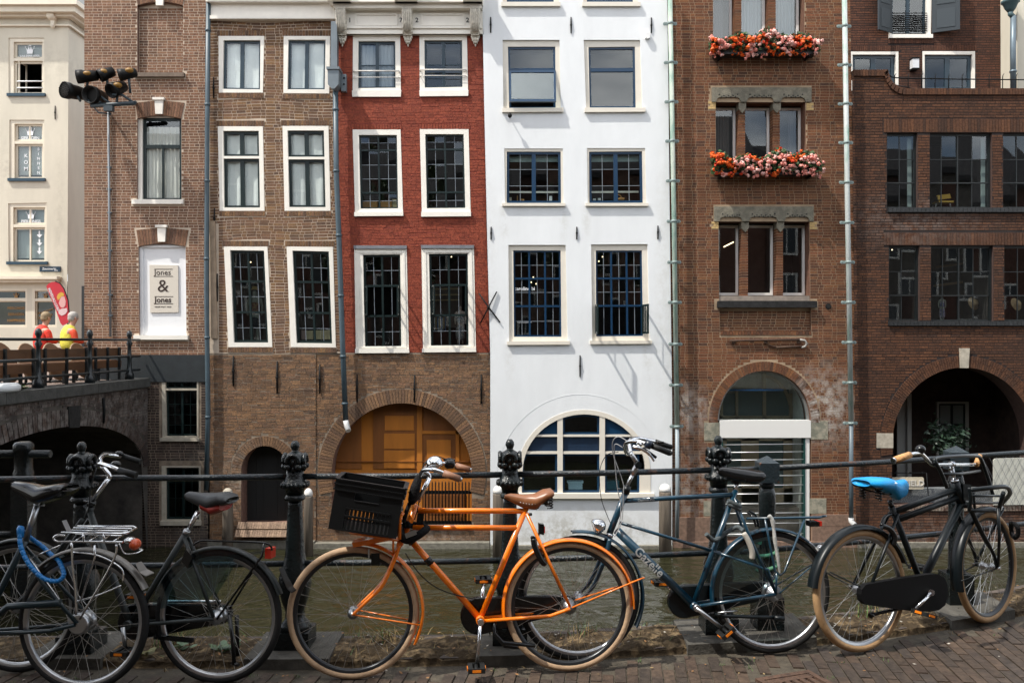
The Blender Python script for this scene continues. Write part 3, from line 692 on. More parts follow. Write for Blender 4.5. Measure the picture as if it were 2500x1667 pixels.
# the white panel and its sign
mb=MB();mb.prism(f2.poly(seg_arch(338,453,602,7)+[(455,821),(340,821)]),20.2+.09,20.2+.13,back=False)
pn=mb.build('white_panel',M('panel_white',(.78,.79,.80),.5,var=.02),h2)
mb=MB();ring(mb,f2.poly([(338,598),(454,598),(456,821),(340,821)]),f2.poly([(346,604),(451,604),(453,821),(347,821)]),20.2+.05,20.2+.09);mb.build('panel_frame',MATS['panel_white'],pn)
mb=MB();mb.prism(f2.poly(rect(329,818,461,829)),20.2-.08,20.2+.1);mb.build('sill',MATS['white_paint'],pn)
sg=empty('shop_sign',(*f2.m((397,762))[:1],20.28,f2.m((397,762))[1]),'beige Jones & Jones sign board hung on the white panel','sign')
mb=MB();mb.prism(f2.poly([(362,646),(432,647),(433,762),(364,763)]),20.26,20.285);mb.build('board',M('sign_beige',(.62,.57,.49),.6),sg)
INK=M('sign_ink',(.028,.013,.008),.6)
def sign_word(s,px,py,hpx,bold=False,sx=1.0,root=sg,Y=20.254,mat=INK):x,z=Fac(20.26).m((px,py));return lettering(s,hpx/F*Y/.7,(x,Y,z),mat,root,bold=bold,sx=sx)
sign_word('Jones',397,671,13,False,1.02);sign_word('&',398,712,30,False,1.05);sign_word('Jones',398,738,13,True,1.02);sign_word("casual men's wear",398,750,3.4,False,1.15)
mb=MB()
for y,x0,x1 in((656,374,419),(673.5,374,420),(723,375,420),(740.5,374,420)):mb.prism(f2.poly(rect(x0,y,x1,y+1.2)),20.255,20.259)
mb.build('rule',INK,sg)
window(h2,f2,[(395,916),(485,916),(485,1072),(397,1072)],[(404,922),(481,922),(481,1064),(406,1064)],M('weathered_cream',(.40,.36,.29),.7,var=.2),MATS['green_black'],MATS['old_glass'],vthick=(.5,),vthin=(.25,.75),hthick=(),hthin=(.46,.64,.82),hcas=(.20,),sw=4,bw=5,csw=2.4,sill=rect(393,1068,488,1076),lead=MATS['green_black'])
window(h2,f2,[(395,1137),(490,1137),(490,1277),(395,1277)],[(405,1141),(486,1141),(486,1268),(405,1268)],MATS['weathered_cream'],MATS['green_black'],MATS['old_glass'],vthick=(.5,),hthin=(.3,.6),vthin=(.25,.75),sw=5,bw=5,sill=rect(394,1270,492,1281),lead=MATS['green_black'])
mass(h2,f2,206,508,-80,MATS['reveal_brown'])
# ------------------------------------------------------------------ brown house with wavy courses
f3=Fac(20.18)
h3=empty('brick_house',(f3.m((680,1335))[0],20.18,-3.13),'brown brick house with wavy courses and two columns of cream framed windows','house','canal houses')
L3,R3=[(510,-80),(512,1345)],[(818,-80),(822,450),(832,700),(842,950),(842,1345)]
O3=[([(534,89),(645,89),(642,227),(535,227)],[(546,99),(636,99),(635,219),(544,218)]),([(693,89),(806,89),(804,229),(692,228)],[(704,98),(795,98),(793,219),(702,219)]),([(532,309),(642,309),(646,515),(537,515)],[(545,320),(632,320),(635,507),(547,507)]),([(690,308),(802,308),(807,515),(695,515)],[(702,319),(791,319),(795,506),(706,506)]),([(547,602),(653,602),(665,847),(558,847)],[(562,611),(645,612),(655,836),(571,836)]),([(700,602),(813,603),(820,848),(710,847)],[(714,612),(803,614),(811,838),(724,837)])]
d3=arch_poly(647,1150,58,62,1280)
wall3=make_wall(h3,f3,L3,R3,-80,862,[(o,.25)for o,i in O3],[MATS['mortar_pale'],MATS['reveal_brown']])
ex3=[o for o,i in O3];lint3=[]
for(o,i)in O3:
 (x0,y0),(x1,_),(x2,y2),(x3,_)=o
 lint3.append([(x0-4,y0-14),(x1+3,y0-14),(x1+3,y0),(x0-4,y0)])
 if y2<600 or y2>800:lint3.append([(x3-2,y2+1),(x2+2,y2+1),(x2+2,y2+13),(x3-2,y2+13)])
brickwork(wall3,f3,[(512,-80),(534,550),(534,1345)][:1]+[(513,540),(534,545),(535,862)],R3,48,860,ex3+lint3,b3,bond='flemish',wav=.03,zj=.002,Z_=.068,H_=.0575,J_=.010,rough_edges=.05,pick=(-5.7,1.8))
for l in lint3:soldier(h3,f3,l,b3,17)
R3b=[(771,862),(771,1345)]
low3=make_wall(h3,f3,[(512,862),(512,1345)],R3b,862,1345,[(d3,.5)],[MATS['mortar_old'],MATS['reveal_brown']],name='lower_wall')
ring_ex=[(647+84*math.cos(R(a)),1150-88*math.sin(R(a)))for a in range(0,181,8)]+[(563,1180),(731,1180)]
brickwork(low3,f3,[(512,862),(512,1345)],R3b,864,1322,[d3,ring_ex],b3b,bond='mix',zj=.006,rough_edges=.22,proud=.005,jit=.003,Z_=.066,H_=.056,pick=(-5.4,-.4))
voussoirs(h3,f3,647,1150,58,62,82,86,R(-14),R(194),40,b3b,proud=.014)
for(o,i),cv,hc,th in zip(O3,('s','s','s','s',None,None),((),(),(.345,),(.36,),(),()),(0,0,1,1,2,2)):
 sash=MATS['slate_sash']if th==0 else MATS['green_black']
 if th==0:window(h3,f3,o,i,MATS['white_paint'],sash,MATS['glass'],vthick=(.49,),sw=5,bw=9,curtain=(.06,.94,MATS['sheet'],.04,.97,1.1))
 elif th==1:window(h3,f3,o,i,MATS['white_paint'],sash,MATS['glass'],vthick=(.5,),sw=6,bw=10,hcas=hc,csw=3,curtain=(.05,.95,MATS['sheet'],.04,.98,1.7))
 else:window(h3,f3,o,i,MATS['white_paint'],sash,MATS['old_glass'],vthick=(.5,),vthin=(.25,.75),hthick=(.335,.67),hthin=(.18,.5,.84),sw=6,bw=5,lead=MATS['lead_came'])
for x,a,b in((570,869,942),(677,882,960),(781,889,960)):anchor(h3,f3,x,a,b,5)
for x,a,b in((522,190,241),(524,508,560),(531,668,736)):anchor(h3,f3,x,a,b,4)
mb=MB();mb.prism(f3.poly([(514,540),(526,540),(532,826),(517,826)]),20.18-.05,20.18+.01);mb.build('corner_strip',M('sandstone',(.33,.245,.17),.85,var=.25,vscale=5),h3)
mb=MB();Y=20.18
for y0,y1,pr in((-60,-4,.30),(-4,14,.24),(14,44,.10),(44,52,.15)):mb.prism(f3.poly([(508,y0),(822,y0),(823,y1),(511,y1)]),Y-pr,Y+.01)
mb.prism(f3.poly([(508,-6),(822,-6),(822,-1),(508,-1)]),Y-.34,Y)
mb.build('cornice',MATS['white_paint'],h3)
# brick-on-edge ledge and dark door in the small archway
mb=MB();n=22
for i in range(n):
 for r_ in range(2):
  a,b=lerp(582,712,(i+.07)/n),lerp(582,712,(i+.93)/n);mb.tone=random.random();y0,y1=(1273,1287)if r_==0 else(1289,1303)
  X0,Z0=f3.m((a,y0));X1,Z1=f3.m((b,y1));k=mb.verts([(X0,Y-.02-.16*r_,Z0),(X1,Y-.02-.16*r_,Z0),(X1,Y-.15-.16*r_,Z1),(X0,Y-.15-.16*r_,Z1)]);mb.face((k+3,k+2,k+1,k));q2=mb.verts([(X0,Y+.1,Z1),(X1,Y+.1,Z1)]);mb.face((k+3,k+2,q2+1,q2)[::-1])
mb.build('sloping_ledge',brick_mat('brick_ledge',[(.26,.18,.13),(.2,.14,.1),(.3,.21,.15)],grime=.3),h3,kind='stuff')
mb=MB();mb.prism(f3.poly(d3),Y+.45,Y+.5,back=False);dr_=mb.build('door',M('dark_door',(.010,.011,.011),.6),h3)
mb=MB()
for x in(612,630,664,683):mb.prism(f3.poly(rect(x-.8,1092,x+.8,1270)),Y+.44,Y+.45)
mb.build('batten',MATS['dark_door'],dr_)
mb=MB();mb.prism(f3.poly(rect(512,1318,770,1350)),Y-.16,Y+.02);mb.build('stone_foot',MATS['stone'],h3)
mass(h3,f3,511,832,-80,MATS['reveal_brown'])
# ------------------------------------------------------------------ red painted house
f4=Fac(20.2);Y=20.2
h4=empty('painted_house',(f4.m((1005,1335))[0],20.2,-3.13),'red painted brick house with white dated cornice above an orange arched gateway','house','canal houses')
L4,R4=[(819,-80),(823,450),(833,700),(843,950),(843,1345)],[(1177,-80),(1183,300),(1189,600),(1196,862),(1197,1345)]
O4=[([(862,88),(977,88),(979,238),(861,238)],[(875,101),(965,101),(966,215),(874,216)]),([(1024,88),(1140,87),(1143,236),(1025,237)],[(1036,99),(1128,99),(1129,213),(1037,215)]),([(861,317),(978,317),(984,522),(867,522)],[(876,330),(969,330),(972,509),(880,510)]),([(1025,316),(1144,316),(1149,521),(1030,522)],[(1038,328),(1132,328),(1136,508),(1042,509)]),([(865,608),(993,608),(998,852),(869,853)],[(886,622),(977,621),(980,848),(891,849)]),([(1029,607),(1157,607),(1162,850),(1033,851)],[(1047,620),(1142,619),(1144,846),(1052,847)])]
S4=[None,None,[(866,519),(985,518),(985,528),(866,529)],[(1029,518),(1150,518),(1150,529),(1029,530)],[(868,851),(999,850),(1000,861),(868,862)],[(1031,850),(1162,849),(1163,859),(1031,860)]]
wall4=make_wall(h4,f4,L4,R4,-80,861,[(o,.25)for o,i in O4],[MATS['mortar_red'],MATS['mortar_red']])
lint4=[[(o[0][0]-3,o[0][1]-13),(o[1][0]+3,o[1][1]-13),(o[1][0]+3,o[1][1]),(o[0][0]-3,o[0][1])]for o,i in O4[2:4]]
brickwork(wall4,f4,L4,R4,80,860,[o for o,i in O4]+lint4+S4[2:],b4,bond='mix',zj=.005,rough_edges=.25,proud=.005,jit=.003,Z_=.066,H_=.060,J_=.008,wav=.02,pick=(-2.3,1.8))
for l in lint4:soldier(h4,f4,l,b4,18)
arch4=arch_poly(981,1157,171,173,1284,n=40)
L4b=[(771.5,861),(771.5,1345)]
low4=make_wall(h4,f4,L4b,R4,861,1345,[(arch4,.45)],[MATS['mortar_old'],MATS['reveal_brown']],name='lower_wall')
ring4=[(981+208*math.cos(R(a)),1157-210*math.sin(R(a)))for a in range(-16,197,5)]
brickwork(low4,f4,L4b,R4,863,1318,[arch4,ring4],b3b,bond='mix',zj=.006,rough_edges=.22,proud=.005,jit=.003,Z_=.062,H_=.053,pick=(-2.4,.4))
voussoirs(h4,f4,981,1157,171,173,206,208,R(-14),R(194),92,b3b,proud=.016)
for n_,((o,i),s)in enumerate(zip(O4,S4)):
 if n_<2:
  w_=window(h4,f4,o,i,MATS['white_paint'],MATS['slate_sash'],MATS['glass'],vthick=(.5,),hthin=(.5,),sw=5,bw=8,tw=3,curtain=(.06,.94,M('net_curtain',(.34,.37,.40),.95),.05,.97,8)if n_==0 else None)
  mb=MB();mb.prism(f4.poly([(o[3][0]-1,223),(o[2][0]+1,222),o[2],o[3]]),Y-.05,Y);mb.build('sill',MATS['white_paint'],w_)
  mb=MB();x0,z0=f4.m((o[0][0],176-n_*3));x1=f4.m((o[1][0],176))[0];x0+=.02;x1-=.02;r2_=f4.m((0,191-n_*4))[1]
  mb.tube([(x0,Y-.07,z0),(x1,Y-.07,z0)],.017,n=8);mb.tube([(x0,Y-.06,r2_),(x1,Y-.06,r2_)],.008,n=6)
  for x in(x0,x1):mb.obox((x,Y-.035,z0),(.012,0,0),(0,.04,0),(0,0,.02));mb.obox((x,Y-.03,r2_),(.008,0,0),(0,.035,0),(0,0,.01))
  mb.build('guard_bar',M('pale_enamel',(.66,.63,.58),.35),w_)
 elif n_<4:window(h4,f4,o,i,MATS['white_paint'],MATS['green_black'],MATS['old_glass'],vthick=(.5,),vthin=(.25,.75),hthick=(.2,.78),hthin=(.1,.4,.59,.89),sw=4,bw=4,sill=s,lead=MATS['lead_came'])
 else:
  w_=window(h4,f4,o,i,MATS['white_paint'],MATS['green_black'],MATS['old_glass'],vthick=(.5,),vthin=(.27,.75),hthick=(.335,.66),hthin=(.17,.83),sw=5,bw=5,sill=s,lead=MATS['lead_came'],skip=lambda i_,j_:j_==2)
  mb=MB();mb.prism(f4.poly([(o[0][0]-1,o[0][1]-8),(o[1][0]+1,o[1][1]-8),(o[1][0],o[1][1]),(o[0][0],o[0][1])]),Y-.06,Y+.01);mb.build('lead_cap',M('lead_grey',(.17,.18,.2),.6,var=.2),w_)
# inner moulding and the two opened middle casements
  mb=MB();k0=lambda p,d:Q(o,.5+(p[0]),.5);ring(mb,f4.poly([Q(o,.04,.02),Q(o,.96,.02),Q(o,.96,.985),Q(o,.04,.985)]),f4.poly([Q(o,.085,.042),Q(o,.915,.042),Q(o,.915,.97),Q(o,.085,.97)]),Y-.028,Y-.013);mb.build('moulding',MATS['white_paint'],w_)
  for sd_,hinge in((-1,Q(i,.05,.5)),(1,Q(i,.93,.5))):
   cm=MB();zt_,zb_=f4.m(Q(i,.5,.345))[1],f4.m(Q(i,.5,.655))[1];hx=f4.m(hinge)[0];dx=-.10 if sd_<0 else .10;ln=.42
   A=Vector((hx,Y+.05,0));B=Vector((hx+dx*(.3 if sd_>0 else-.9),Y+.05-ln,0));d=(B-A)
   for t0,t1,za,zb2 in((0,.1,zb_,zt_),(.9,1,zb_,zt_),(.1,.9,zt_-.035,zt_),(.1,.9,zb_,zb_+.035),(.1,.9,(zt_+zb_)/2-.008,(zt_+zb_)/2+.008)):
    c=A+d*(t0+t1)/2;cm.obox((c.x,c.y,(za+zb2)/2),d*(t1-t0)/2,Vector((-d.y,d.x,0)).normalized()*.016,(0,0,(zb2-za)/2))
   cs=cm.build('casement',MATS['green_black'],w_)
for x,a,b in((872,913,981),(1012,915,982),(1175,914,985)):anchor(h4,f4,x,a,b,4.5)
# cornice with consoles and the year
mb=MB()
mb.prism(f4.poly([(822,32),(1178,32),(1181,88),(823,88)]),Y-.10,Y-.013)
for y0,y1,pr in((-60,-30,.3),(2,10,.36),(10,22,.42),(22,32,.30),(70,75,.15),(80,88,.13)):mb.prism(f4.poly([(820,y0),(1177,y0),(1178,y1),(821,y1)]),Y-pr,Y-.05)
for x in(837,997,1163):mb.prism(f4.poly(rect(x-27 if x<1100 else x-30,-30,x+27 if x<1100 else x+17,22)),Y-.52,Y-.1)
cn=mb.build('cornice',MATS['white_paint'],h4)
for x0,x1 in((868,972),(1028,1136)):mb=MB();ring(mb,f4.poly(rect(x0,38,x1,68)),f4.poly(rect(x0+4,42,x1-4,64)),Y-.125,Y-.1);mb.build('panel_moulding',MATS['white_paint'],cn)
for ch,x in(('1',856),('7',980),('2',1019),('2',1142)):
 X_,Z_=f4.m((x,59));lettering(ch,.15,(X_,Y-.106,Z_),M('black_figure',(.01,.01,.01),.5),cn,name='numeral',bold=True)
mb=MB();zz=f4.m((0,12))[1]
for x0,x1 in((955,1060),):mb.prism(f4.poly([(950,-30),(1066,-30),(1060,8),(958,8)]),Y-.3,Y-.1)
for i in range(24):
 x=lerp(957,1061,i/23);a,z=f4.m((x,4));mb.tube([(a,Y-.48,f4.m((x,-30))[1]),(a,Y-.5,f4.m((x,12))[1])],.012,n=5)
mb.build('carved_crest',M('crest_dark',(.035,.025,.022),.7,var=.5,vscale=20),cn)
for x in(837,997,1161):
 mb=MB();a,_=f4.m((x,0));w_=f4.px(11)
 zf=lambda y:f4.m((0,y))[1]
 for y,r,dy in((40,.085,.26),(52,.075,.22),(63,.065,.21),(74,.065,.19),(84,.052,.15)):
  mb.lathe([(r*.6,-w_-.015),(r,-w_),(r,w_),(r*.6,w_+.015)],(a,Y-dy,zf(y)),axis='X',n=14)
 for i in range(5):mb.tube([(a+(i-2)*w_*.42,Y-.345,zf(35)),(a+(i-2)*w_*.42,Y-.30,zf(50)),(a+(i-2)*w_*.4,Y-.28,zf(66)),(a+(i-2)*w_*.36,Y-.22,zf(86))],[.02,.024,.022,.016],n=6)
 for y,s in((93,1.0),(100,.8),(107,.5)):
  for sx in(-1,0,1):mb.ball((a+sx*w_*.62*s,Y-.07,zf(y)),.045*s,.05,.05*s+.012,n=8,m=6)
 mb.ball((a,Y-.05,zf(112)),.02,.03,.05,n=8,m=5);mb.prism(f4.poly(rect(x-10,86,x+10,92)),Y-.16,Y)
 mb.build('console',M('carved_stone',(.60,.56,.48),.7,var=.2,vscale=18,bump=.4,bscale=40),cn)
# gateway boards
OR1,OR2,OR3=M('gate_orange',(.44,.150,.014),.6,var=.15,vscale=5,stretch=(1,1,.2)),M('gate_brown',(.21,.070,.011),.6,var=.2,vscale=5,stretch=(1,1,.2)),M('gate_ochre',(.36,.17,.03),.6,var=.1)
gt=MB();gt.prism(f4.poly(arch4),Y+.40,Y+.45,back=False);gate=gt.build('gate',OR1,h4)
def clip_rect(x0,y0,x1,y1):
 pts=[]
 for i in range(13):
  x=lerp(x0,x1,i/12);yt=1157-173*math.sqrt(max(0,1-((x-981)/171)**2));pts.append((x,max(y0,min(yt,y1))))
 return pts+[(x1,y1),(x0,y1)]
def gboard(name,mat,rc,d0,d1):
 b=MB();b.prism(f4.poly(clip_rect(*rc)),Y+d0,Y+d1);return b.build(name,mat,gate)
gboard('gate_board',OR2,(812,984,875,1150),.375,.398);gboard('gate_board',OR2,(905,984,925,1150),.375,.398);gboard('gate_panel',OR2,(925,984,1014,1150),.37,.398)
gboard('gate_panel',OR2,(1030,984,1110,1055),.37,.398);gboard('gate_panel',OR2,(1027,1064,1110,1132),.375,.398)
gboard('gate_stile',OR1,(1014,984,1027,1284),.345,.398);gboard('gate_rail',OR1,(1027,1055,1140,1063),.35,.398);gboard('gate_stile',OR1,(1110,1055,1119,1150),.35,.398)
gboard('gate_panel',OR1,(1038,1078,1098,1132),.36,.374);gboard('gate_panel',OR1,(932,1062,1008,1100),.355,.369);gboard('gate_panel',OR1,(932,1104,1008,1148),.355,.369);gboard('gate_panel',OR1,(934,1018,1006,1054),.355,.369)
gboard('gate_panel',OR2,(995,1204,1130,1284),.36,.398);gboard('gate_rail',OR3,(990,1199,1040,1206),.35,.398);gboard('gate_rail',OR3,(985,1247,1030,1254),.345,.358);gboard('gate_board',OR2,(1040,1215,1115,1262),.35,.36)
gboard('gate_rail',OR2,(815,1131,1150,1132.5),.34,.40)
mb=MB();mb.prism(f4.poly([(771,1322),(1195,1320),(1197,1350),(771,1350)]),Y-.2,Y+.02);mb.prism(f4.poly([(815,1282),(1150,1282),(1150,1290),(815,1290)]),Y-.05,Y+.4);mb.build('stone_foot',MATS['stone'],h4)
fe=empty('iron_fence',(f4.m((1092,1281))[0],Y+.1,f4.m((0,1281))[1]),'black spear-topped iron fence across the orange gateway','fence')
mb=MB();mb.prism(f4.poly(rect(1032,1199,1151,1207)),Y+.09,Y+.12);mb.build('rail',MATS['iron'],fe);mb=MB();mb.prism(f4.poly(rect(1032,1273,1151,1281)),Y+.09,Y+.12);mb.build('rail',MATS['iron'],fe)
for i in range(14):
 x=1038+i*8.2;a,z1=f4.m((x,1180));z0=f4.m((0,1280))[1];mb=MB();mb.tube([(a,Y+.08,z0),(a,Y+.08,z1),(a,Y+.08,z1+.05)],[.016,.016,.002],n=6);mb.build('bar',MATS['iron'],fe)
mass(h4,f4,824,1183,-80,MATS['mortar_red'])
# ------------------------------------------------------------------ white plastered house
f5=Fac(20.1);Y=20.1
h5=empty('plastered_house',(f5.m((1415,1335))[0],20.1,-3.13),'white plastered house with navy blue window sashes and half-round window at the water','house','canal houses')
L5,R5=[(1176,-80),(1182,250),(1190,600),(1197,862),(1197,1345)],[(1626,-80),(1630,50),(1636,600),(1641,1000),(1641,1345)]
O5=[([(1230,-130),(1362,-130),(1365,8),(1227,8)],[(1239,-120),(1351,-120),(1352,4),(1237,4)]),([(1426,-130),(1557,-130),(1559,8),(1424,8)],[(1435,-120),(1545,-120),(1546,4),(1433,4)]),([(1227,98),(1366,98),(1369,267),(1229,268)],[(1240,113),(1356,113),(1357,264),(1243,265)]),([(1425,98),(1563,98),(1569,266),(1431,267)],[(1437,114),(1551,113),(1553,263),(1440,263)]),([(1231,363),(1374,363),(1376,498),(1233,498)],[(1237,370),(1369,370),(1370,496),(1237,496)]),([(1433,362),(1575,362),(1578,497),(1435,497)],[(1438,370),(1568,369),(1570,495),(1439,496)]),([(1241,598),(1381,598),(1386,835),(1243,835)],[(1253,611),(1369,611),(1371,822),(1255,822)]),([(1443,597),(1581,596),(1586,833),(1446,834)],[(1455,611),(1568,611),(1571,820),(1456,821)])]
S5=[rect(1224,8,1368,18),rect(1421,8,1563,18),[(1226,266),(1375,265),(1375,275),(1226,276)],[(1427,265),(1575,265),(1575,275),(1427,276)],rect(1226,497,1380,504),rect(1429,497,1582,504),[(1238,833),(1391,832),(1391,841),(1238,842)],[(1440,831),(1591,831),(1591,839),(1440,840)]]
a5=arch_poly(1426,1152,162,152,1204,n=40)
make_wall(h5,f5,L5,R5,-140,1345,[(o,.25)for o,i in O5]+[(a5,.3)],MATS['plaster_white'])
CAS5=M('casing_ivory',(.72,.67,.58),.4,var=.04)
for n_,((o,i),s)in enumerate(zip(O5,S5)):
 g=MATS['glass']
 kw=dict(sill=s,sw=6,y_s=.075,y_c=(.045,.2))
 if n_<2:window(h5,f5,o,i,CAS5,MATS['navy_sash'],g,vthick=(.5,),bw=9,**kw)
 elif n_==3:window(h5,f5,o,i,CAS5,MATS['navy_sash'],g,hthick=(.37,),bw=9,**{**kw,'sw':5})
 elif n_==2:
  w_=window(h5,f5,o,i,CAS5,MATS['navy_sash'],g,hthick=(.37,),bw=9,skip=lambda a,b:b==1,**{**kw,'sw':5})
  top=f5.m((0,171))[1];bot=f5.m((0,254))[1];x0,x1=f5.m((1243,0))[0],f5.m((1357,0))[0];out=.22;sb=MB();t_=.05;Yo=Y+.06
  def slab(xa,xb,ta,tb,mb_,th=.02):
   za,zb2=lerp(top,bot,ta),lerp(top,bot,tb);ya,yb=Yo-out*ta,Yo-out*tb
   mb_.obox(((xa+xb)/2,(ya+yb)/2,(za+zb2)/2),((xb-xa)/2,0,0),Vector((0,(top-bot),-out)).normalized()*th,Vector((0,(yb-ya)/2,(zb2-za)/2)))
  for q in((x0,x0+t_,0,1),(x1-t_,x1,0,1),(x0+t_,x1-t_,0,.07),(x0+t_,x1-t_,.92,1)):slab(*q,sb)
  sb.build('tilted_sash',MATS['navy_sash'],w_);pb=MB();slab(x0+t_*.8,x1-t_*.8,.05,.94,pb,.002);pb.build('pane',g,w_)
 elif n_<6:
  w_=window(h5,f5,o,i,CAS5,MATS['navy_sash'],MATS['old_glass'],vthick=(.5,),vthin=(.25,.75),hthin=(.34,.66),sw=6,bw=10,lead=MATS['lead_came'],sill=s,y_s=.05,y_c=(.02,.2))
  mb=MB();mb.prism(f5.poly([Q(i,.04,.72),Q(i,.96,.72),Q(i,.96,.755),Q(i,.04,.755)]),Y+.35,Y+.38);mb.build('inner_ledge',MATS['white_paint'],w_)
  mb=MB();mb.prism(f5.poly([Q(i,.05,.06),Q(i,.95,.06),Q(i,.95,.17),Q(i,.05,.17)]),Y+.2,Y+.21);mb.build('roller_blind',M('pale_blind',(.26,.33,.33),.8),w_)
 elif n_==6:window(h5,f5,o,i,CAS5,MATS['navy_sash'],MATS['old_glass'],vthick=(.333,.667),vthin=(.17,.5,.83),hthick=(.325,.645),hthin=(.17,.485,.82),sw=4,bw=4.5,lead=MATS['lead_came'],**{k:v for k,v in kw.items()if k!='sw'})
 else:
  w_=window(h5,f5,o,i,CAS5,MATS['navy_sash'],MATS['old_glass'],vthick=(.333,.667),vthin=(.17,.5,.83),hthick=(.325,.645),hthin=(.17,.485),sw=4,bw=4.5,lead=MATS['lead_came'],skip=lambda a,b:b>=4,**{k:v for k,v in kw.items()if k!='sw'})
  zt,zb=f5.m((0,744))[1],f5.m((0,815))[1]
  for sd_,xh in((-1,1455),(1,1569)):
   cm=MB();hx=f5.m((xh,0))[0];A=Vector((hx,Y+.03,0));B=A+Vector((.03*sd_+.02,-.54,0));d=B-A
   for t0,t1,za,zb2 in((0,.09,zb,zt),(.91,1,zb,zt),(.09,.91,zt-.045,zt),(.09,.91,zb,zb+.045)):
    c=A+d*(t0+t1)/2;cm.obox((c.x,c.y,(za+zb2)/2),d*(t1-t0)/2,Vector((-d.y,d.x,0)).normalized()*.018,(0,0,(zb2-za)/2))
   cm.obox(((A+d*.5).x,(A+d*.5).y,(zt+zb)/2),d*.008,Vector((-d.y,d.x,0)).normalized()*.01,(0,0,(zt-zb)/2-.045))
   cm.build('casement',MATS['green_black'],w_)
   pb=MB();c=A+d*.5;pb.obox((c.x,c.y,(zt+zb)/2),d*.41,Vector((-d.y,d.x,0)).normalized()*.003,(0,0,(zt-zb)/2-.04));pb.build('pane',MATS['clear_glass'],w_)
# half-round window
def ell_ring(mb,fac,cx,cy,r0x,r0y,r1x,r1y,y0,y1,n=36,a0=0,a1=180):
 for k in range(n):
  a,b=R(lerp(a0,a1,k/n)),R(lerp(a0,a1,(k+1)/n));P=lambda an,x,y:(cx+x*math.cos(an),cy-y*math.sin(an))
  mb.prism(fac.poly([P(a,r0x,r0y),P(a,r1x,r1y),P(b,r1x,r1y),P(b,r0x,r0y)]),y0,y1)
mb=MB();ell_ring(mb,f5,1426,1152,150,141,162,152,Y-.012,Y+.14)
mb.prism(f5.poly(rect(1264,1152,1274,1203)),Y-.012,Y+.14);mb.prism(f5.poly(rect(1562,1152,1588,1203)),Y-.012,Y+.14)
ey=lambda x,rx=150,ry=141:1152-ry*math.sqrt(max(0,1-((x-1426)/rx)**2))
for x0,x1 in((1361,1374),(1464,1477)):mb.prism(f5.poly([(x0,ey(x0)-2),(x1,ey(x1)-2),(x1,1203),(x0,1203)]),Y+.0,Y+.13)
def xl(y):return 1426-150*math.sqrt(max(0,1-((1152-y)/141)**2))if y<1152 else 1274
def xr(y):return 1426+150*math.sqrt(max(0,1-((1152-y)/141)**2))if y<1152 else 1562
for y0,y1 in((1061,1066),(1102,1108)):
 for xa,xb in((xl(y1),1361),(1374,1464),(1477,xr(y1))):mb.prism(f5.poly(rect(xa,y0,xb,y1)),Y+.015,Y+.125)
hw=mb.build('half_round_window',CAS5,h5)
mb=MB();mb.prism(f5.poly(rect(1262,1203,1596,1215)),Y-.09,Y+.1);mb.build('sill',CAS5,hw)
for k,(xa,xb)in enumerate(((1274,1361),(1374,1464),(1477,1562))):
 for r_,(ya,yb)in enumerate(((1008,1061),(1066,1102),(1108,1203))):
  n=10
  def outline(ins):
   a_,b_=xa+ins,xb-ins;lo=yb-ins;pts=[]
   for q in range(n+1):
    x=lerp(a_,b_,q/n);pts.append((x,max(ya+ins,ey(x)+ins*1.2 if abs(x-1426)<149 else 1150)))
   pts=[p for p in pts if p[1]<lo-1]
   if not pts:return None
   return pts+[(pts[-1][0],lo),(pts[0][0],lo)]
  o=outline(.3);sb=MB()
  if o is None:continue
  if r_==1:
   sb.prism(f5.poly(o),Y+.07,Y+.11);sb.build('navy_panel',M('navy_blind',(.004,.018,.045),.5,var=.2,vscale=8),hw);continue
  inner_=outline(5)
  if inner_ and len(inner_)==len(o):
   P,I=f5.poly(o),f5.poly(inner_)
   for q in range(len(P)):j=(q+1)%len(P);sb.prism([P[q],P[j],I[j],I[q]],Y+.06,Y+.11)
   sb.build('sash',MATS['navy_sash'],hw)
   pb=MB();pb.prism(I,Y+.085,Y+.089);pb.build('pane',MATS['glass'],hw)
  else:sb.prism(f5.poly(o),Y+.06,Y+.11);sb.build('sash',MATS['navy_sash'],hw)
make_room(hw,f5,rect(1264,1003,1588,1203),MATS['room'],2.0,y0=.31)
mb=MB()
ell_ring(mb,f5,1418,1183,207.2,220.2,208.2,221.2,Y-.004,Y-.0005,n=60)
for x in(1210,1626.5):mb.prism(f5.poly(rect(x-.5,1183,x+.5,1330)),Y-.004,Y-.0005)
mb.build('arch_moulding',MATS['plaster_white'],h5)
for x,a,b in((1198,43,81),(1394,43,82),(1590,44,82),(1199,554,585),(1408,554,585),(1606,551,584),(1416,867,920)):anchor(h5,f5,x,a,b,3.8)
mb=MB();X=lambda p:(f5.m(p)[0],Y-.03,f5.m(p)[1])
for p in((1169,716),(1221,787)),((1213,712),(1173,789)):mb.tube([X(p[0]),(f5.m((1193,750))[0],Y-.05,f5.m((1193,750))[1]),X(p[1])],[.016,.02,.016],n=6)
mb.ball((f5.m((1193,750))[0],Y-.05,f5.m((1193,750))[1]),.04,.03,.04);mb.build('cross_anchor',MATS['iron'],h5)
mb=MB();mb.prism(f5.poly(rect(1197,1329,1640,1350)),Y-.12,Y+.01);mb.build('stone_foot',MATS['stone'],h5)
mass(h5,f5,1178,1632,-140,MATS['plaster_white'])
mb=MB();x,z=f5.m((1580,95));mb.obox((x,Y-.045,z+.06),(.055,0,0),(0,.044,0),(0,0,.07));mb.lathe([(.03,0),(.045,.02)],(x,Y-.05,z-.03),n=10);tag(mb.build('alarm_box',M('alarm_white',(.78,.78,.77),.4)),'small white alarm box on the plastered wall beside its top right iron anchor','alarm box')
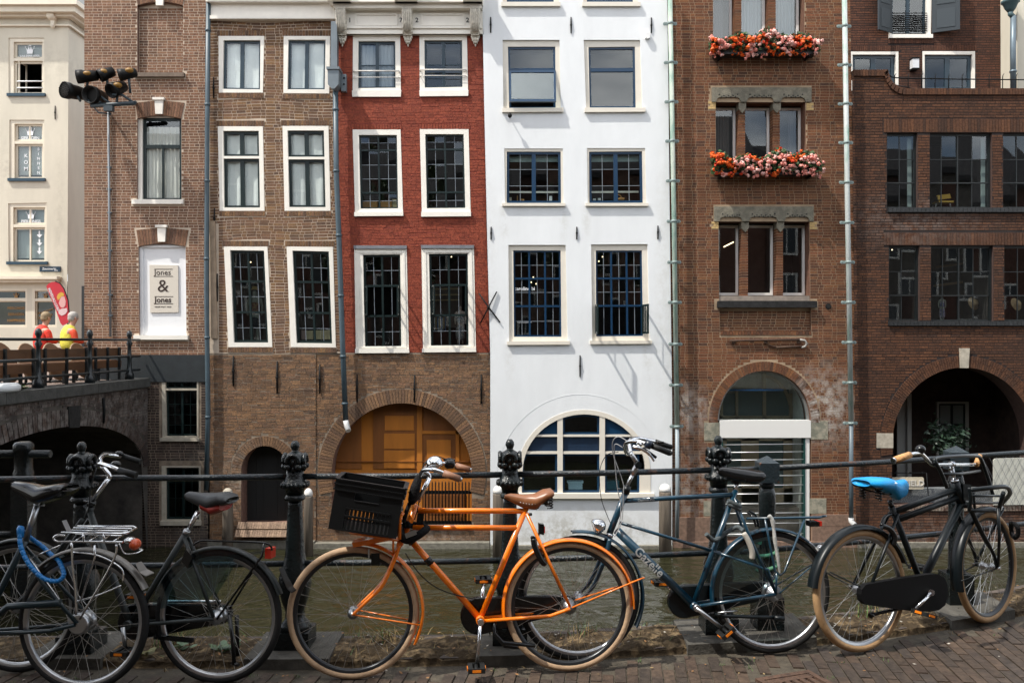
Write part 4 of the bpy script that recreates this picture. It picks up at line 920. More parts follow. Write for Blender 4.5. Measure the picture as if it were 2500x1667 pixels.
mb=MB();x,z=f5.m((1245,288));mb.tube([(x,Y,z),(x,Y-.18,z)],.012,n=6);mb.ball((x,Y-.2,z),.05,.05,.055);mb.tube([(x,Y-.2,z+.05),(x,Y-.2,z+.075)],.012,n=6);tag(mb.build('wall_light',MATS['iron']),'round black fixture sticking out under the tilted white house window','wall fixture')
# ------------------------------------------------------------------ russet house with flower boxes
f6=Fac(20.22);Y=20.22
h6=empty('brick_house',(f6.m((1860,1335))[0],20.22,-3.13),'russet brick house with triple windows, flower boxes and glazed arch between green drainpipes','house','canal houses')
L6,R6=[(1628,-80),(1632,50),(1641,1000),(1641,1345)],[(2074,-80),(2087,700),(2090,1345)]
N6=[rect(1741,-70,1964,128),[(1747,250),(1966,250),(1968,412),(1748,412)],[(1754,541),(1976,541),(1978,735),(1756,735)]]
panel6=[(1757,752),(1979,752),(1981,812),(1758,812)]
a6=arch_poly(1866,1027,114,122,1320,n=36)
wall6=make_wall(h6,f6,L6,R6,-80,1345,[(N6[0],.42),(N6[1],.42),(N6[2],.42),(panel6,.07),(a6,.5)],[MATS['mortar_tan'],MATS['reveal_russet']])
ring6=[(1866+138*math.cos(R(a)),1027-147*math.sin(R(a)))for a in range(-4,185,6)]
stones6=[rect(1719,1031,1756,1075),rect(1978,1027,2021,1072),rect(1978,1217,2017,1253),rect(1718,1223,1755,1259)]
quo6=[[(1729,248),(1747,248),(1747,267),(1729,267)],[(1969,252),(1986,252),(1986,270),(1969,270)],[(1737,541),(1754,541),(1754,559),(1737,559)],[(1977,542),(1994,542),(1994,560),(1977,560)]]
brickwork(wall6,f6,L6,R6,-25,1262,N6+[panel6,a6,ring6,[(1735,213),(1981,213),(1981,251),(1735,251)],[(1742,503),(1987,503),(1987,543),(1742,543)],rect(1744,733,1994,753),rect(1757,810,1983,820)]+stones6+quo6,b6,bond='flemish',Z_=.0655,H_=.057,L_=.21,J_=.009,pick=(6.9,1.2))
mb=MB();mb.prism(f6.poly(panel6),Y+.065,Y+.09,sides=False,back=False);pb6=mb.build('panel_back',MATS['mortar_tan'],h6)
brickwork(pb6,f6,[(1758,752),(1759,812)],[(1979,752),(1980,812)],753,811,[],b6,bond='flemish',keep=60,dy=.065)
soldier(h6,f6,rect(1758,808,1981,818),b6,30,name='brick_sill')
voussoirs(h6,f6,1866,1027,114,122,136,145,R(-2),R(182),56,b6,proud=.012)
for s in stones6:mb=MB();mb.prism(f6.poly(s),Y-.012,Y+.1);mb.build('stone_block',M('green_stone',(.17,.17,.13),.85,col2=(.33,.30,.23),c2pos=(.4,.6),vscale=6,bump=.5),h6)
for s in quo6:
 mb=MB();(x0,y0),(x1,_),(_,y2),_=s;left_=x0<1860
 for k in range(3):a,b=(x0+(5 if k==1 else 0),x1)if left_ else(x0,x1-(5 if k==1 else 0));mb.prism(f6.poly(rect(a,lerp(y0,y2,k/3)+.4,b,lerp(y0,y2,(k+1)/3)-.4)),Y-.011,Y+.05)
 mb.build('yellow_quoin',M('yellow_brick',(.48,.33,.14),.8,var=.2,vscale=20),h6)
def stone_lintel(x0,x1,y0,y1,bays,dots):
 pts=[(x0,y0),(x1,y0),(x1,y1)]
 for(a,b)in reversed(bays):pts+=[(b,y1),(b-4,y1-9),(b-10,y1-11),(a+10,y1-11),(a+4,y1-9),(a,y1)]
 pts.append((x0,y1));mb=MB();mb.prism(f6.poly(pts),Y-.04,Y+.40);o=mb.build('stone_lintel',M('lintel_stone',(.135,.125,.095),.85,col2=(.22,.20,.15),c2pos=(.4,.65),vscale=8,bump=.5,bscale=40),h6)
 mb=MB()
 for(a,b)in bays:
  n=int((b-a-16)/5.2)
  for i in range(n+1):
   x,z=f6.m((lerp(a+8,b-8,i/n),y1-15+(3 if(i%2)else 0)-(3 if i in(0,n)else 0)));mb.ball((x,Y-.038,z),.022,.012,.022,n=7,m=4)
 mb.build('carved_bead',M('carving_dark',(.05,.048,.04),.9),o,kind='stuff')
stone_lintel(1737,1980,215,250,[(1747,1808),(1822,1889),(1905,1966)],0);stone_lintel(1743,1985,505,541,[(1755,1812),(1828,1898),(1914,1976)],0);stone_lintel(1733,1972,-110,-72,[(1743,1800),(1815,1880),(1897,1962)],0)
LIGHTS=[([(1741,1796),(1812,1878),(1897,1962)],-70,128,[(1796,1812),(1878,1896)]),([(1748,1805),(1821,1889),(1906,1967)],252,412,[(1805,1821),(1889,1906)]),([(1756,1812),(1828,1898),(1914,1977)],543,724,[(1812,1828),(1898,1914)])]
for lv,(ls,y0,y1,ps)in enumerate(LIGHTS):
 for k,(a,b)in enumerate(ls):
  cur=[(.02,.98,M('blue_net',(.38,.43,.46),.95),.0,1,7)if k else(.0,.7,M('grey_net',(.09,.09,.10),.95),0,1,8),(.02,.85,M('brown_net',(.10,.085,.075),.95),0,1,6)if k==0 else((.6,.95,MATS['grey_net'],0,1,3)if k==2 else None),None][lv]
  dk=MATS['green_black']
  w_=window(h6,f6,rect(a-2,y0,b+2,y1),rect(a+1,y0+3,b-1,y1-5),dk,M('white_sash',(.72,.70,.67),.4),MATS['glass'],sw=6,y_s=.32,y_c=(.33,.42),curtain=None,room=False)
  if cur:
   cmb=MB();cmb.smooth=True;c0,c1,cm_,_,_,fo=cur
   for j in range(2):
    for i in range(41):
     x,z=f6.m((lerp(a+4,b-4,lerp(c0,c1,i/40)),(y0+6,y1-8)[j]));cmb.verts([(x,Y+.52+.02*math.sin(fo*6.28*i/40),z)])
   for i in range(40):cmb.face((i,41+i,42+i,i+1))
   cmb.build('curtain',cm_,w_)
 for a,b in ps:
  mb=MB();n=max(6,int((y1-y0)/6.6));xm=(a+b)/2
  mb.prism(f6.poly(rect(a+.6,y0,b-.6,y1)),Y+.075,Y+.38);pr=mb.build('pier',MATS['mortar_tan'],h6)
  mb=MB()
  for i in range(n):
   mb.tone=random.random();mb.prism(f6.poly(rect(a,lerp(y0,y1,(i+.1)/n),b,lerp(y0,y1,(i+.9)/n))),Y+.066,Y+.385)
  mb.build('pier_bricks',b6,pr,kind='stuff')
  if lv:mb=MB();mb.prism(f6.poly([(a-1,y0-4),(b+1,y0-4),(b+.5,y0+14),(xm,y0+24),(a-.5,y0+14)]),Y+.01,Y+.30);mb.build('capital',MATS['lintel_stone'],pr)
 make_room(h6,f6,rect(ls[0][0]-6,y0,ls[-1][1]+2,y1),MATS['room'],1.6,y0=.43)
mb=MB();P=f6.poly
mb.prism(P([(1757,722),(1977,722),(1978,735),(1756,735)]),Y+.02,Y+.36);mb.build('inner_sill',M('inner_sill_stone',(.24,.20,.165),.8,var=.25),h6)
mb=MB();mb.prism(P([(1751,735),(1989,735),(1991,739),(1991,751),(1750,751),(1750,739)]),Y-.13,Y+.05);mb.build('stone_sill',MATS['dark_stone'],h6)
mb=MB();mb.lathe([(.07,-.005),(.068,.004),(.05,.004),(.05,-.02)],(f6.m((2022,748))[0],Y-.008,f6.m((0,748))[1]),axis='Y',n=14);mb.build('vent_hole',M('hole_black',(.006,.006,.006),.9),h6)
# arch glazing, white beam, shutter bars, inner doors
mb=MB();ell_ring(mb,f6,1866,1027,108,117,113.5,121.5,Y+.10,Y+.2,n=32);ga=mb.build('arch_frame',M('grey_trim',(.33,.34,.33),.4,metal=.5),h6)
mb=MB();mb.prism(f6.poly(arch_poly(1866,1027,108,117,1028,n=30)),Y+.14,Y+.144);mb.build('pane',MATS['glass'],ga)
mb=MB();mb.prism(f6.poly(rect(1757,1026,1979,1068)),Y-.02,Y+.22);mb.prism(f6.poly(rect(1966,1068,1977,1320)),Y+.02,Y+.2);mb.prism(f6.poly(rect(1755,1068,1762,1320)),Y+.02,Y+.2);mb.build('white_beam',M('beam_white',(.73,.72,.69),.4),h6)
mb=MB();mb.prism(f6.poly(rect(1963,1068,1966,1320)),Y+.0,Y+.18);mb.prism(f6.poly(rect(1762,1068,1765,1320)),Y+.0,Y+.18);mb.build('guide_rail',M('guide_green',(.01,.05,.045),.4),h6)
for y in(1085,1104,1123,1142,1162,1185,1206,1230,1253,1278,1304):mb=MB();x0,z=f6.m((1764,y+1));x1,z1=f6.m((1964,y-1));mb.tube([(x0,Y+.05,z),(x1,Y+.05,z1)],.013,n=6);mb.build('shutter_bar',M('bright_bar',(.62,.63,.62),.35,metal=.6),h6)
mb=MB();mb.prism(f6.poly(rect(1765,1069,1963,1318)),Y+.12,Y+.124);mb.build('pane',MATS['clear_glass'],h6)
RB=M('porch_grey',(.55,.57,.53),.9,var=.2)
mb=MB();x0,zb=f6.m((1750,1320));x1,zt=f6.m((1982,900));a,b=Y+.5,Y+1.5
v=mb.verts([(x0,a,zb),(x1,a,zb),(x1,a,zt),(x0,a,zt),(x0,b,zb),(x1,b,zb),(x1,b,zt),(x0,b,zt)])
for f in((4,7,6,5),(0,4,5,1),(3,2,6,7),(0,3,7,4),(1,5,6,2)):mb.face([v+i for i in f])
mb.build('porch',RB,h6)
fi=Fac(Y+1.45);DB=M('door_beige',(.42,.35,.24),.6,var=.1);DG=M('door_glass',(.14,.20,.20),.15)
mb=MB()
for(x0,y0,x1,y1)in((1757,908,1763,1022),(1794,950,1800,1022),(1860,908,1868,1022),(1925,960,1932,1022),(1757,1014,1932,1024),(1757,1070,1772,1225),(1808,1070,1850,1225),(1911,1070,1932,1225),(1757,1190,1932,1225),(1757,1070,1932,1075)):mb.prism(fi.poly(rect(x0,y0,x1,y1)),Y+1.36,Y+1.47)
ell_ring(mb,fi,1862,1022,66,100,74,108,Y+1.37,Y+1.45,n=20,a0=0,a1=90)
id_=mb.build('inner_door',DB,h6)
for rc in((1772,1075,1808,1190),(1850,1075,1911,1190),(1800,950,1860,1014),(1868,950,1925,1014),(1763,960,1794,1014)):mb=MB();mb.prism(fi.poly(rect(*rc)),Y+1.42,Y+1.45);mb.build('door_pane',DG,id_)
mb=MB();mb.prism(fi.poly(rect(1750,1228,1945,1300)),Y+.9,Y+1.44);mb.build('step',M('step_stone',(.2,.185,.155),.85,var=.3),h6)
mb=MB();x0,z=f6.m((1787,954));x1=f6.m((1925,954))[0];mb.tube([(x0,Y+.35,z),(x1,Y+.35,z)],.022,n=8);tag(mb.build('tube_lamp',M('tube_blue',(.02,.14,.36),.3)),'blue fluorescent tube lamp hanging behind the glazed brick arch','lamp')
mb=MB();mb.prism(f6.poly([(1641,1262),(1752,1262),(1752,1345),(1641,1345)]),Y-.05,Y+.01);mb.prism(f6.poly([(1981,1255),(2088,1255),(2088,1283),(1981,1283)]),Y-.05,Y+.01);mb.prism(f6.poly([(1981,1284),(2088,1284),(2088,1345),(1981,1345)]),Y-.055,Y+.01);mb.prism(f6.poly(rect(1640,1320,2090,1350)),Y-.1,Y+.02);mb.build('granite_foot',MATS['granite'],h6)
mass(h6,f6,1632,2075,-80,MATS['reveal_russet'])
pr=empty('rusty_pipe',(f6.m((1873,848))[0],Y,f6.m((0,850))[1]),'rusty broken pipe with pale hooked end fixed above the glazed arch','pipe')
mb=MB();g=lambda x,y,d:(f6.m((x,y))[0],Y-d,f6.m((0,y))[1]);mb.tube([g(1780,832,.05),g(1810,831,.06),g(1870,830,.06),g(1950,829,.06)],.03,n=7);mb.tube([g(1893,848,.05),g(1955,845,.06)],.022,n=7)
for x in(1790,1868,1948):mb.obox(g(x,833,.03),(.03,0,0),(0,.03,0),(0,0,.05))
mb.tube([g(1868,833,.05),g(1876,842,.05),g(1893,848,.05)],.015,n=5);mb.build('pipe',MATS['rust'],pr)
mb=MB();mb.tube([g(1950,829,.07),g(1962,831,.08),g(1967,838,.08),g(1963,846,.07),g(1955,848,.06)],.026,n=8);mb.build('hook_end',M('pale_pipe',(.28,.27,.25),.5),pr)
# ------------------------------------------------------------------ dark brick wing with the wide arch
f7=Fac(20.2);Y=20.2
h7=empty('brick_building',(f7.m((2340,1335))[0],20.2,-3.13),'dark brown brick wing with steel grid windows, curved parapet and wide dark arch','building','canal houses')
L7,R7=[(2080,170),(2090,1345)],[(2166,170),(2168,190),(2176,205),(2192,217),(2204,221.9),(2640,222.1),(2640,1345)]
O7=[rect(2165,325,2240,508),rect(2270,325,2422,508),rect(2449,325,2600,508),rect(2170,600,2245,783),rect(2273,600,2425,784),rect(2452,600,2600,784)]
a7=arch_poly(2352,1083,174,186,1232,n=40)
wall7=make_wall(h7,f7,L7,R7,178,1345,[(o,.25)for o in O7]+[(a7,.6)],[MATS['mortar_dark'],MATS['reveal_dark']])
ring7=[(2352+204*math.cos(R(a)),1083-216*math.sin(R(a)))for a in range(-12,193,5)]
brickwork(wall7,f7,L7,R7,180,1330,O7+[rect(2155,288,2640,325),rect(2158,566,2640,600),rect(2164,507,2640,520),rect(2168,783,2640,797),a7,ring7,rect(2139,1056,2181,1094)],b7,bond='head',Z_=.0665,H_=.050,L_=.21,proud=.006,jit=.002,J_=.012,pick=(9.3,1.5))
for(y0,y1)in((290,324),(568,599)):
 soldier(h7,f7,[(2157,y0),(2628,y0),(2628,y1),(2157,y1)],b7,64,joint=.12)
for sx0,sy0 in((2166,508),(2168,784)):
 soldier(h7,f7,[(sx0,sy0),(2630,sy0),(2630,sy0+11),(sx0,sy0+11)],M('sill_tile',(.022,.024,.026),.35,var=.4,vscale=12),46,proud=.07,joint=.07,name='tiled_sill')
voussoirs(h7,f7,2352,1083,174,186,203,215,R(-8),R(188),110,b7,proud=.014,rows=2,skip=lambda d:86<d<94)
mb=MB();mb.prism(f7.poly([(2341,850),(2365,850),(2362,898),(2343,898)]),Y-.05,Y+.05);mb.build('keystone',MATS['pale_stone'],h7)
mb=MB();mb.prism(f7.poly(rect(2140,1057,2180,1093)),Y-.02,Y+.1);mb.build('stone_block',MATS['pale_stone'],h7)
for k,o in enumerate(O7):
 x0,x1=o[0][0],o[1][0];y0,y1=o[0][1],o[2][1];q=rect(x0+2.5,y0+3,x1-2.5,y1-2)
 vt=((.47,),(.21,.476,.72),(.25,.5,.75))[k%3]
 w_=window(h7,f7,o,q,M('steel_frame',(.010,.013,.014),.4),MATS['steel_frame'],MATS['glass'],vthick=(vt[1],)if len(vt)>1 else(),vthin=[v for v in vt if len(vt)==1 or v!=vt[1]],hthick=(.66,),hthin=(.335,),sw=2.2,bw=3,tw=1.8,y_s=.09,y_c=(.07,.2),room=True,lead=MATS['steel_frame'],depth=2.2,tilt=.006)
 if k<3:
  mb=MB();mb.prism(f7.poly(rect(x1-14,y0+6,x1-4,y1-4)),Y+.22,Y+.25);mb.build('curtain',M('teal_curtain',(.22,.27,.26),.9),w_)
mb=MB();n=40
path=[(2082,176)]+[(x,176)for x in range(2090,2165,7)]+[(2166,176),(2168,184),(2170,192),(2174,200),(2179,207),(2186,213),(2194,218),(2203,221)]+[(x,221.5)for x in range(2210,2640,7)]
for i in range(len(path)-1):
 (xa,ya),(xb,yb)=path[i],path[i+1];d=math.hypot(xb-xa,yb-ya)
 if d<1:continue
 nx,ny=-(yb-ya)/d*11,(xb-xa)/d*11;t=.06;mb.tone=random.random()
 mb.prism(f7.poly([(lerp(xa,xb,t),lerp(ya,yb,t)-4),(lerp(xa,xb,1-t),lerp(ya,yb,1-t)-4),(lerp(xa,xb,1-t)+nx*.9,lerp(ya,yb,1-t)+ny),(lerp(xa,xb,t)+nx*.9,lerp(ya,yb,t)+ny)]),Y-.05,Y+.3)
mb.build('coping',b7,h7,kind='stuff')
# recess behind the arch
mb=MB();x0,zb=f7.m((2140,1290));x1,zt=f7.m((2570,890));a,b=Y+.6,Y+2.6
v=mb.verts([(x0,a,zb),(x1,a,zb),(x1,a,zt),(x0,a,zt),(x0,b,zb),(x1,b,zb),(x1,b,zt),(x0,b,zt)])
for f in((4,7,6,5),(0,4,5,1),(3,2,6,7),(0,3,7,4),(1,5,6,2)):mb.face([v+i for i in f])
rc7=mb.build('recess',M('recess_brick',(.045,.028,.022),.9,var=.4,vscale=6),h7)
fb=Fac(Y+2.55)
window(h7,fb,rect(2285,980,2363,1120),rect(2290,985,2355,1120),M('grey_casing',(.45,.45,.42),.6),MATS['green_black'],M('grey_pane',(.24,.27,.26),.2),vthick=(.5,),hthick=(.38,),sw=4,bw=5,y_c=(-.05,.02),y_s=-.03,room=False)
mb=MB();mb.prism(fb.poly(rect(2207,960,2217,1200)),Y+2.35,Y+2.5);mb.prism(fb.poly(rect(2186,960,2207,1200)),Y+2.45,Y+2.5);mb.build('door_jamb',MATS['grey_casing'],h7)
mb=MB();mb.prism(f7.poly(rect(2176,1198,2528,1232)),Y+.3,Y+.58);mb.build('speckled_parapet',M('speckled_stone',(.07,.08,.09),.85,col2=(.20,.21,.21),c2pos=(.45,.6),vscale=40,bump=.4),h7)
soldier(h7,f7,rect(2180,1232,2600,1246),brick_mat('brick_coping',[(.16,.09,.065),(.11,.065,.05),(.20,.13,.10)],grime=.4,stain=[(11,-2.2,3,1,.7,(.4,.36,.3))]),58,proud=.04)
mb=MB();mb.prism(f7.poly(rect(2090,1322,2640,1350)),Y-.1,Y+.02);mb.build('stone_foot',MATS['stone'],h7)
mass(h7,f7,2084,2640,262,MATS['reveal_dark'])
sg=empty('name_sign',(f7.m((2222,1196))[0],Y+.15,f7.m((0,1196))[1]),'beige nameplate ending in NFIELD half hidden behind the blue saddle','sign')
mb=MB();q=rect(2178,1167,2262,1196);mb.prism(f7.poly([(2180,1167),(2260,1167),(2262,1170),(2262,1193),(2260,1196),(2180,1196),(2178,1193),(2178,1170)]),Y+.13,Y+.16);mb.build('board',M('sign_tan',(.52,.46,.35),.6),sg)
X_,Z_=f7.m((2231,1188));lettering('NFIELD',.19,(X_,Y+.115,Z_),M('letter_white',(.55,.52,.47),.5),sg,bold=True,depth=.014);X_,Z_=f7.m((2232,1189));lettering('NFIELD',.19,(X_,Y+.1285,Z_),M('letter_shade',(.03,.025,.02),.7),sg,name='letter_shadow',bold=True,depth=.001)  # dark copy set off behind the letters paints their cast shadow
mb=MB();x0,z=f7.m((2178,1157));x1=f7.m((2272,1155))[0];mb.tube([(x0,Y+.2,z),(x1,Y+.2,z)],.012,n=6)
for x in(2196,2232,2262):mb.obox((f7.m((x,0))[0],Y+.2,z),(.02,0,0),(0,.02,0),(0,0,.02))
mb.tube([(x1,Y+.2,z),(x1+.08,Y+.2,z-1.0)],.012,n=6);tag(mb.build('balustrade_rail',MATS['iron']),'thin black iron rail above the nameplate in the dark arch','railing')
pb=empty('pale_board',(f7.m((2470,1231))[0],Y-.05,f7.m((0,1231))[1]),'pale green-white board with diamond wires at the right edge of the arch','board')
mb=MB();mb.prism(f7.poly([(2421,1122),(2425,1118),(2560,1114),(2560,1229),(2421,1231)]),Y-.08,Y-.05);mb.build('sheet',M('board_pale',(.50,.50,.44),.6,var=.06),pb)
mb=MB()
for k in range(9):
 for sgn in(-1,1):
  xm=2421+k*17;pts=[p for p in((xm-30*sgn,1112),(xm+30*sgn,1231))];A=Vector((f7.m(pts[0])[0],Y-.1,f7.m(pts[0])[1]));B=Vector((f7.m(pts[1])[0],Y-.1,f7.m(pts[1])[1]));mb.tube([A,B],.0035,n=4)
mb.build('wire_mesh',MATS['lead_grey'],pb,kind='stuff')
# bush in the arch
def bush(name,c,r,n,leafm,stem_to,label,cat,seed=1,leaf=.06,group=None,pot=None):
 r_=random.Random(seed);root=empty(name,stem_to,label,cat,group);mb=MB();st=MB();stems=[]
 for i in range(14):
  d=Vector((r_.gauss(0,.6),r_.gauss(0,.5),r_.uniform(.2,1)));e=Vector(c)+Vector((d.x*r[0]*.8,d.y*r[1]*.7,d.z*r[2]*.8));m_=Vector(stem_to).lerp(e,.5)+Vector((0,0,r[2]*.12));st.tube([stem_to,m_,e],[.012,.008,.004],n=4);stems.append((m_,e))
 for i in range(n):
  a,b=r_.choice(stems);p=a.lerp(b,r_.uniform(.1,1.1))+Vector((r_.gauss(0,r[0]*.3),r_.gauss(0,r[1]*.3),r_.gauss(0,r[2]*.28)));t=Vector((r_.uniform(-1,1),r_.uniform(-1,1),r_.uniform(-.7,.5))).normalized();u=t.orthogonal().normalized();u=(u*math.cos(i)+t.cross(u)*math.sin(i));s=leaf*r_.uniform(.6,1.2)
  k=mb.verts([p-t*s,p+u*s*.38,p+t*s,p-u*s*.38]);mb.face((k,k+1,k+2,k+3))
 st.build('stem',MATS['weathered_wood'],root);mb.build('leaves',leafm,root,kind='stuff')
 return root
BUSHG=M('bush_leaf',(.020,.042,.024),.45,var=.5,vscale=9)
bush('potted_bush',(*(Vector((f7.m((2337,1068))[0],0,0)))[:1],Y+.55,f7.m((0,1085))[1]),(.45,.3,.4),900,BUSHG,(f7.m((2337,0))[0],Y+.55,f7.m((0,1150))[1]),'dark leafy bush standing in the wide arch behind the square railing post','bush',5,.075)
# ------------------------------------------------------------------ rear house with shutters and terrace
f8=Fac(24.0);Y=24.0
h8=empty('brick_house',(f8.m((2270,230))[0],24.0,f8.m((0,230))[1]),'dark rear brick house with grey shutters and blue glass doors above the parapet terrace','house','canal houses')
L8,R8=[(2072,-80),(2080,400)],[(2478,-80),(2480,400)]
O8=[[(2168,-60),(2275,-60),(2272,92),(2170,92)],rect(2076,127,2193,222),rect(2252,126,2380,222)]
wall8=make_wall(h8,f8,L8,R8,-80,365,[(o,.25)for o in O8],[MATS['mortar_dark'],MATS['reveal_dark']])
l8=[rect(2082,112,2196,126),rect(2248,111,2384,125),rect(2168,95,2280,107)]
brickwork(wall8,f8,L8,R8,-20,240,O8+l8,brick_mat('brick_rear',[(0.11,0.048,0.030),(0.08,0.038,0.026),(0.135,0.058,0.035),(0.06,0.032,0.024)],grime=.3),bond='head',Z_=.068,H_=.05,proud=.004,pick=(11.4,8.6))
mbx=MB();rnd=random.Random(4)
for i in range(8):
 for j in range(36):
  pass
for l in l8:soldier(h8,f8,l,MATS['brick_rear'],22)
GS=M('shutter_grey',(.022,.030,.036),.45)
BL=M('sky_blue_sash',(.010,.030,.048),.35)
window(h8,f8,O8[0],[(2177,-50),(2262,-50),(2261,88),(2176,88)],MATS['white_paint'],BL,MATS['glass'],vthick=(.5,),sw=5,bw=8,sill=rect(2169,86,2275,95),y_s=.06)
mb=MB()
for k in range(9):x0,z=f8.m((2176,34+k*5.3));x1=f8.m((2262,0))[0];mb.tube([(x0,Y-.03,z),(x1,Y-.03,z)],.012,n=5)
mb.build('guard_bar',MATS['iron'],h8)
for x0,x1,lean in((2133,2175,-1),(2274,2330,1)):
 mb=MB();A=Vector((f8.m((x1 if lean<0 else x0,0))[0],Y-.03,0));B=Vector((f8.m((x0 if lean<0 else x1,0))[0],Y-.30,0));B=A+(B-A);d=B-A;z0,z1=f8.m((0,82))[1],f8.m((0,-70))[1];nn=Vector((-d.y,d.x,0)).normalized()
 c=A+d/2;mb.obox((c.x,c.y,(z0+z1)/2),d/2,nn*.02,(0,0,(z1-z0)/2));sh=mb.build('shutter',GS,h8)
 mb=MB()
 for za,zb2 in((.06,.36),(.44,.62),(.68,.95)):
  zc=lerp(z0,z1,(za+zb2)/2);hh=(zb2-za)/2*(z1-z0)
  for s_ in(-1,1):mb.obox((c.x+s_*nn.x*.022,c.y+s_*nn.y*.022,zc),d*.33,nn*.012,(0,0,hh))
 mb.build('shutter_panel',M('shutter_panel_grey',(.03,.04,.047),.45),sh)
for o in O8[1:]:
 x0,x1=o[0][0],o[1][0];window(h8,f8,o,rect(x0+5,134,x1-7,220),MATS['white_paint'],BL,MATS['glass'],vthick=(.5,),sw=8,bw=12,y_s=.06)
mass(h8,f8,2078,2478,-80,MATS['reveal_dark'],back=7)
mb=MB();mb.box(f7.m((2086,0))[0],f7.m((2640,0))[0],20.6,24,6.95,7.2);mb.build('terrace_deck',MATS['lead_grey'],h8)
wl=empty('wall_lamp',(f8.m((2228,176))[0],Y-.06,f8.m((0,176))[1]),'white glass box lamp with dark cap on the rear house between its glass doors','lamp')
mb=MB();x,z=f8.m((2228,160));mb.box(x-.09,x+.09,Y-.2,Y-.03,z-.13,z+.12);mb.build('shade',M('opal_glass',(.66,.68,.70),.3),wl)
mb=MB();mb.box(x-.10,x+.10,Y-.21,Y-.001,z+.121,z+.16);mb.box(x-.09,x+.09,Y-.2,Y-.001,z-.17,z-.131);mb.box(x+.04,x+.12,Y-.028,Y-.001,z-.13,z+.12);mb.build('bracket',MATS['iron'],wl)
pr=empty('terrace_railing',(f7.m((2350,218))[0],20.2,f7.m((0,218))[1]),'low black iron railing with hooked spikes along the curved brick parapet','railing')
mb=MB();g7=lambda x,y,d=.0:(f7.m((x,y))[0],20.22+d,f7.m((0,y))[1])
mb.tube([g7(2172,182),g7(2178,188),g7(2190,190),g7(2330,193),g7(2640,196)],.014,n=6);mb.tube([g7(2180,206),g7(2230,216),g7(2400,218),g7(2640,220)],.012,n=6);mb.build('rail',MATS['iron'],pr)
for i in range(14):x=2185+i*33;mb=MB();mb.tube([g7(x,222),g7(x,188),g7(x+1,183),g7(x+4,179)],[.011,.011,.009,.004],n=6);mb.build('hooked_spike',MATS['iron'],pr)
# cream house edge at the far right
f9=Fac(23.2);h9=empty('plastered_house',(f9.m((2560,230))[0],23.2,f9.m((0,300))[1]),'cream plastered house sliver at the top right corner beside a drainpipe','house','canal houses')
mb=MB();mb.prism(f9.poly([(2483,-120),(2700,-120),(2700,330),(2485,330)]),23.2,30);mb.build('wall',MATS['plaster_cream'],h9)
mb=MB();mb.prism(f9.poly([(2480,-130),(2702,-130),(2702,-121),(2480,-121)]),23.0,30.2);mb.build('cornice',MATS['cream_paint'],h9)
# ------------------------------------------------------------------ cream corner house beyond the bridge
f1=Fac(27.0);Y=27.0
h1=empty('corner_house',(f1.m((60,900))[0],27.0,.85),'cream plastered corner house with crown lettered windows and shopfront beyond the bridge','house','canal houses')
L1,R1=[(-160,-40),(-160,930)],[(168,-40),(165,600),(163,930)]
O1=[rect(21,93,108,229),rect(23,293,108,436),[(20,497),(114,495),(114,639),(21,640)]]
O1b=[rect(-140,705,66,800),rect(79,705,139,800)]
make_wall(h1,f1,L1,R1,-40,930,[(o,.25)for o in O1+O1b],MATS['plaster_cream'])
mb=MB();xr_=f1.m((165.5,0))[0];zt,zb=f1.m((0,20))[1],.8
k=mb.verts([(xr_,Y,zb),(xr_,Y+12,zb),(xr_,Y+12,zt),(xr_,Y,zt)]);mb.face((k,k+1,k+2,k+3));mb.build('side_wall',MATS['plaster_cream'],h1)
CR=MATS['cream_paint']
WI=M('white_transfer',(.80,.82,.84),.5)
def crown(px,py,w,root,mat,yy):
 b=MB();g_=lambda x,y:f1.m((px+x*w,py+y*w));base=[g_(-.3,.42),g_(-.36,.0),g_(-.5,-.28),g_(-.25,-.02),g_(-.12,-.36),g_(0,-.04),g_(.12,-.36),g_(.25,-.02),g_(.5,-.28),g_(.36,0),g_(.3,.42)]
 for i in range(len(base)):
  j=(i+1)%len(base);k=b.verts([(p[0],yy,p[1])for p in(base[i],base[j],g_(0,.3))]);b.face((k,k+1,k+2))
 for x,y in((-.5,-.32),(-.12,-.42),(.12,-.42),(.5,-.32),(0,-.5)):c=g_(x,y);b.ball((c[0],yy,c[1]),.02,.004,.02,n=6,m=4)
 return b.build('crown_emblem',mat,root)
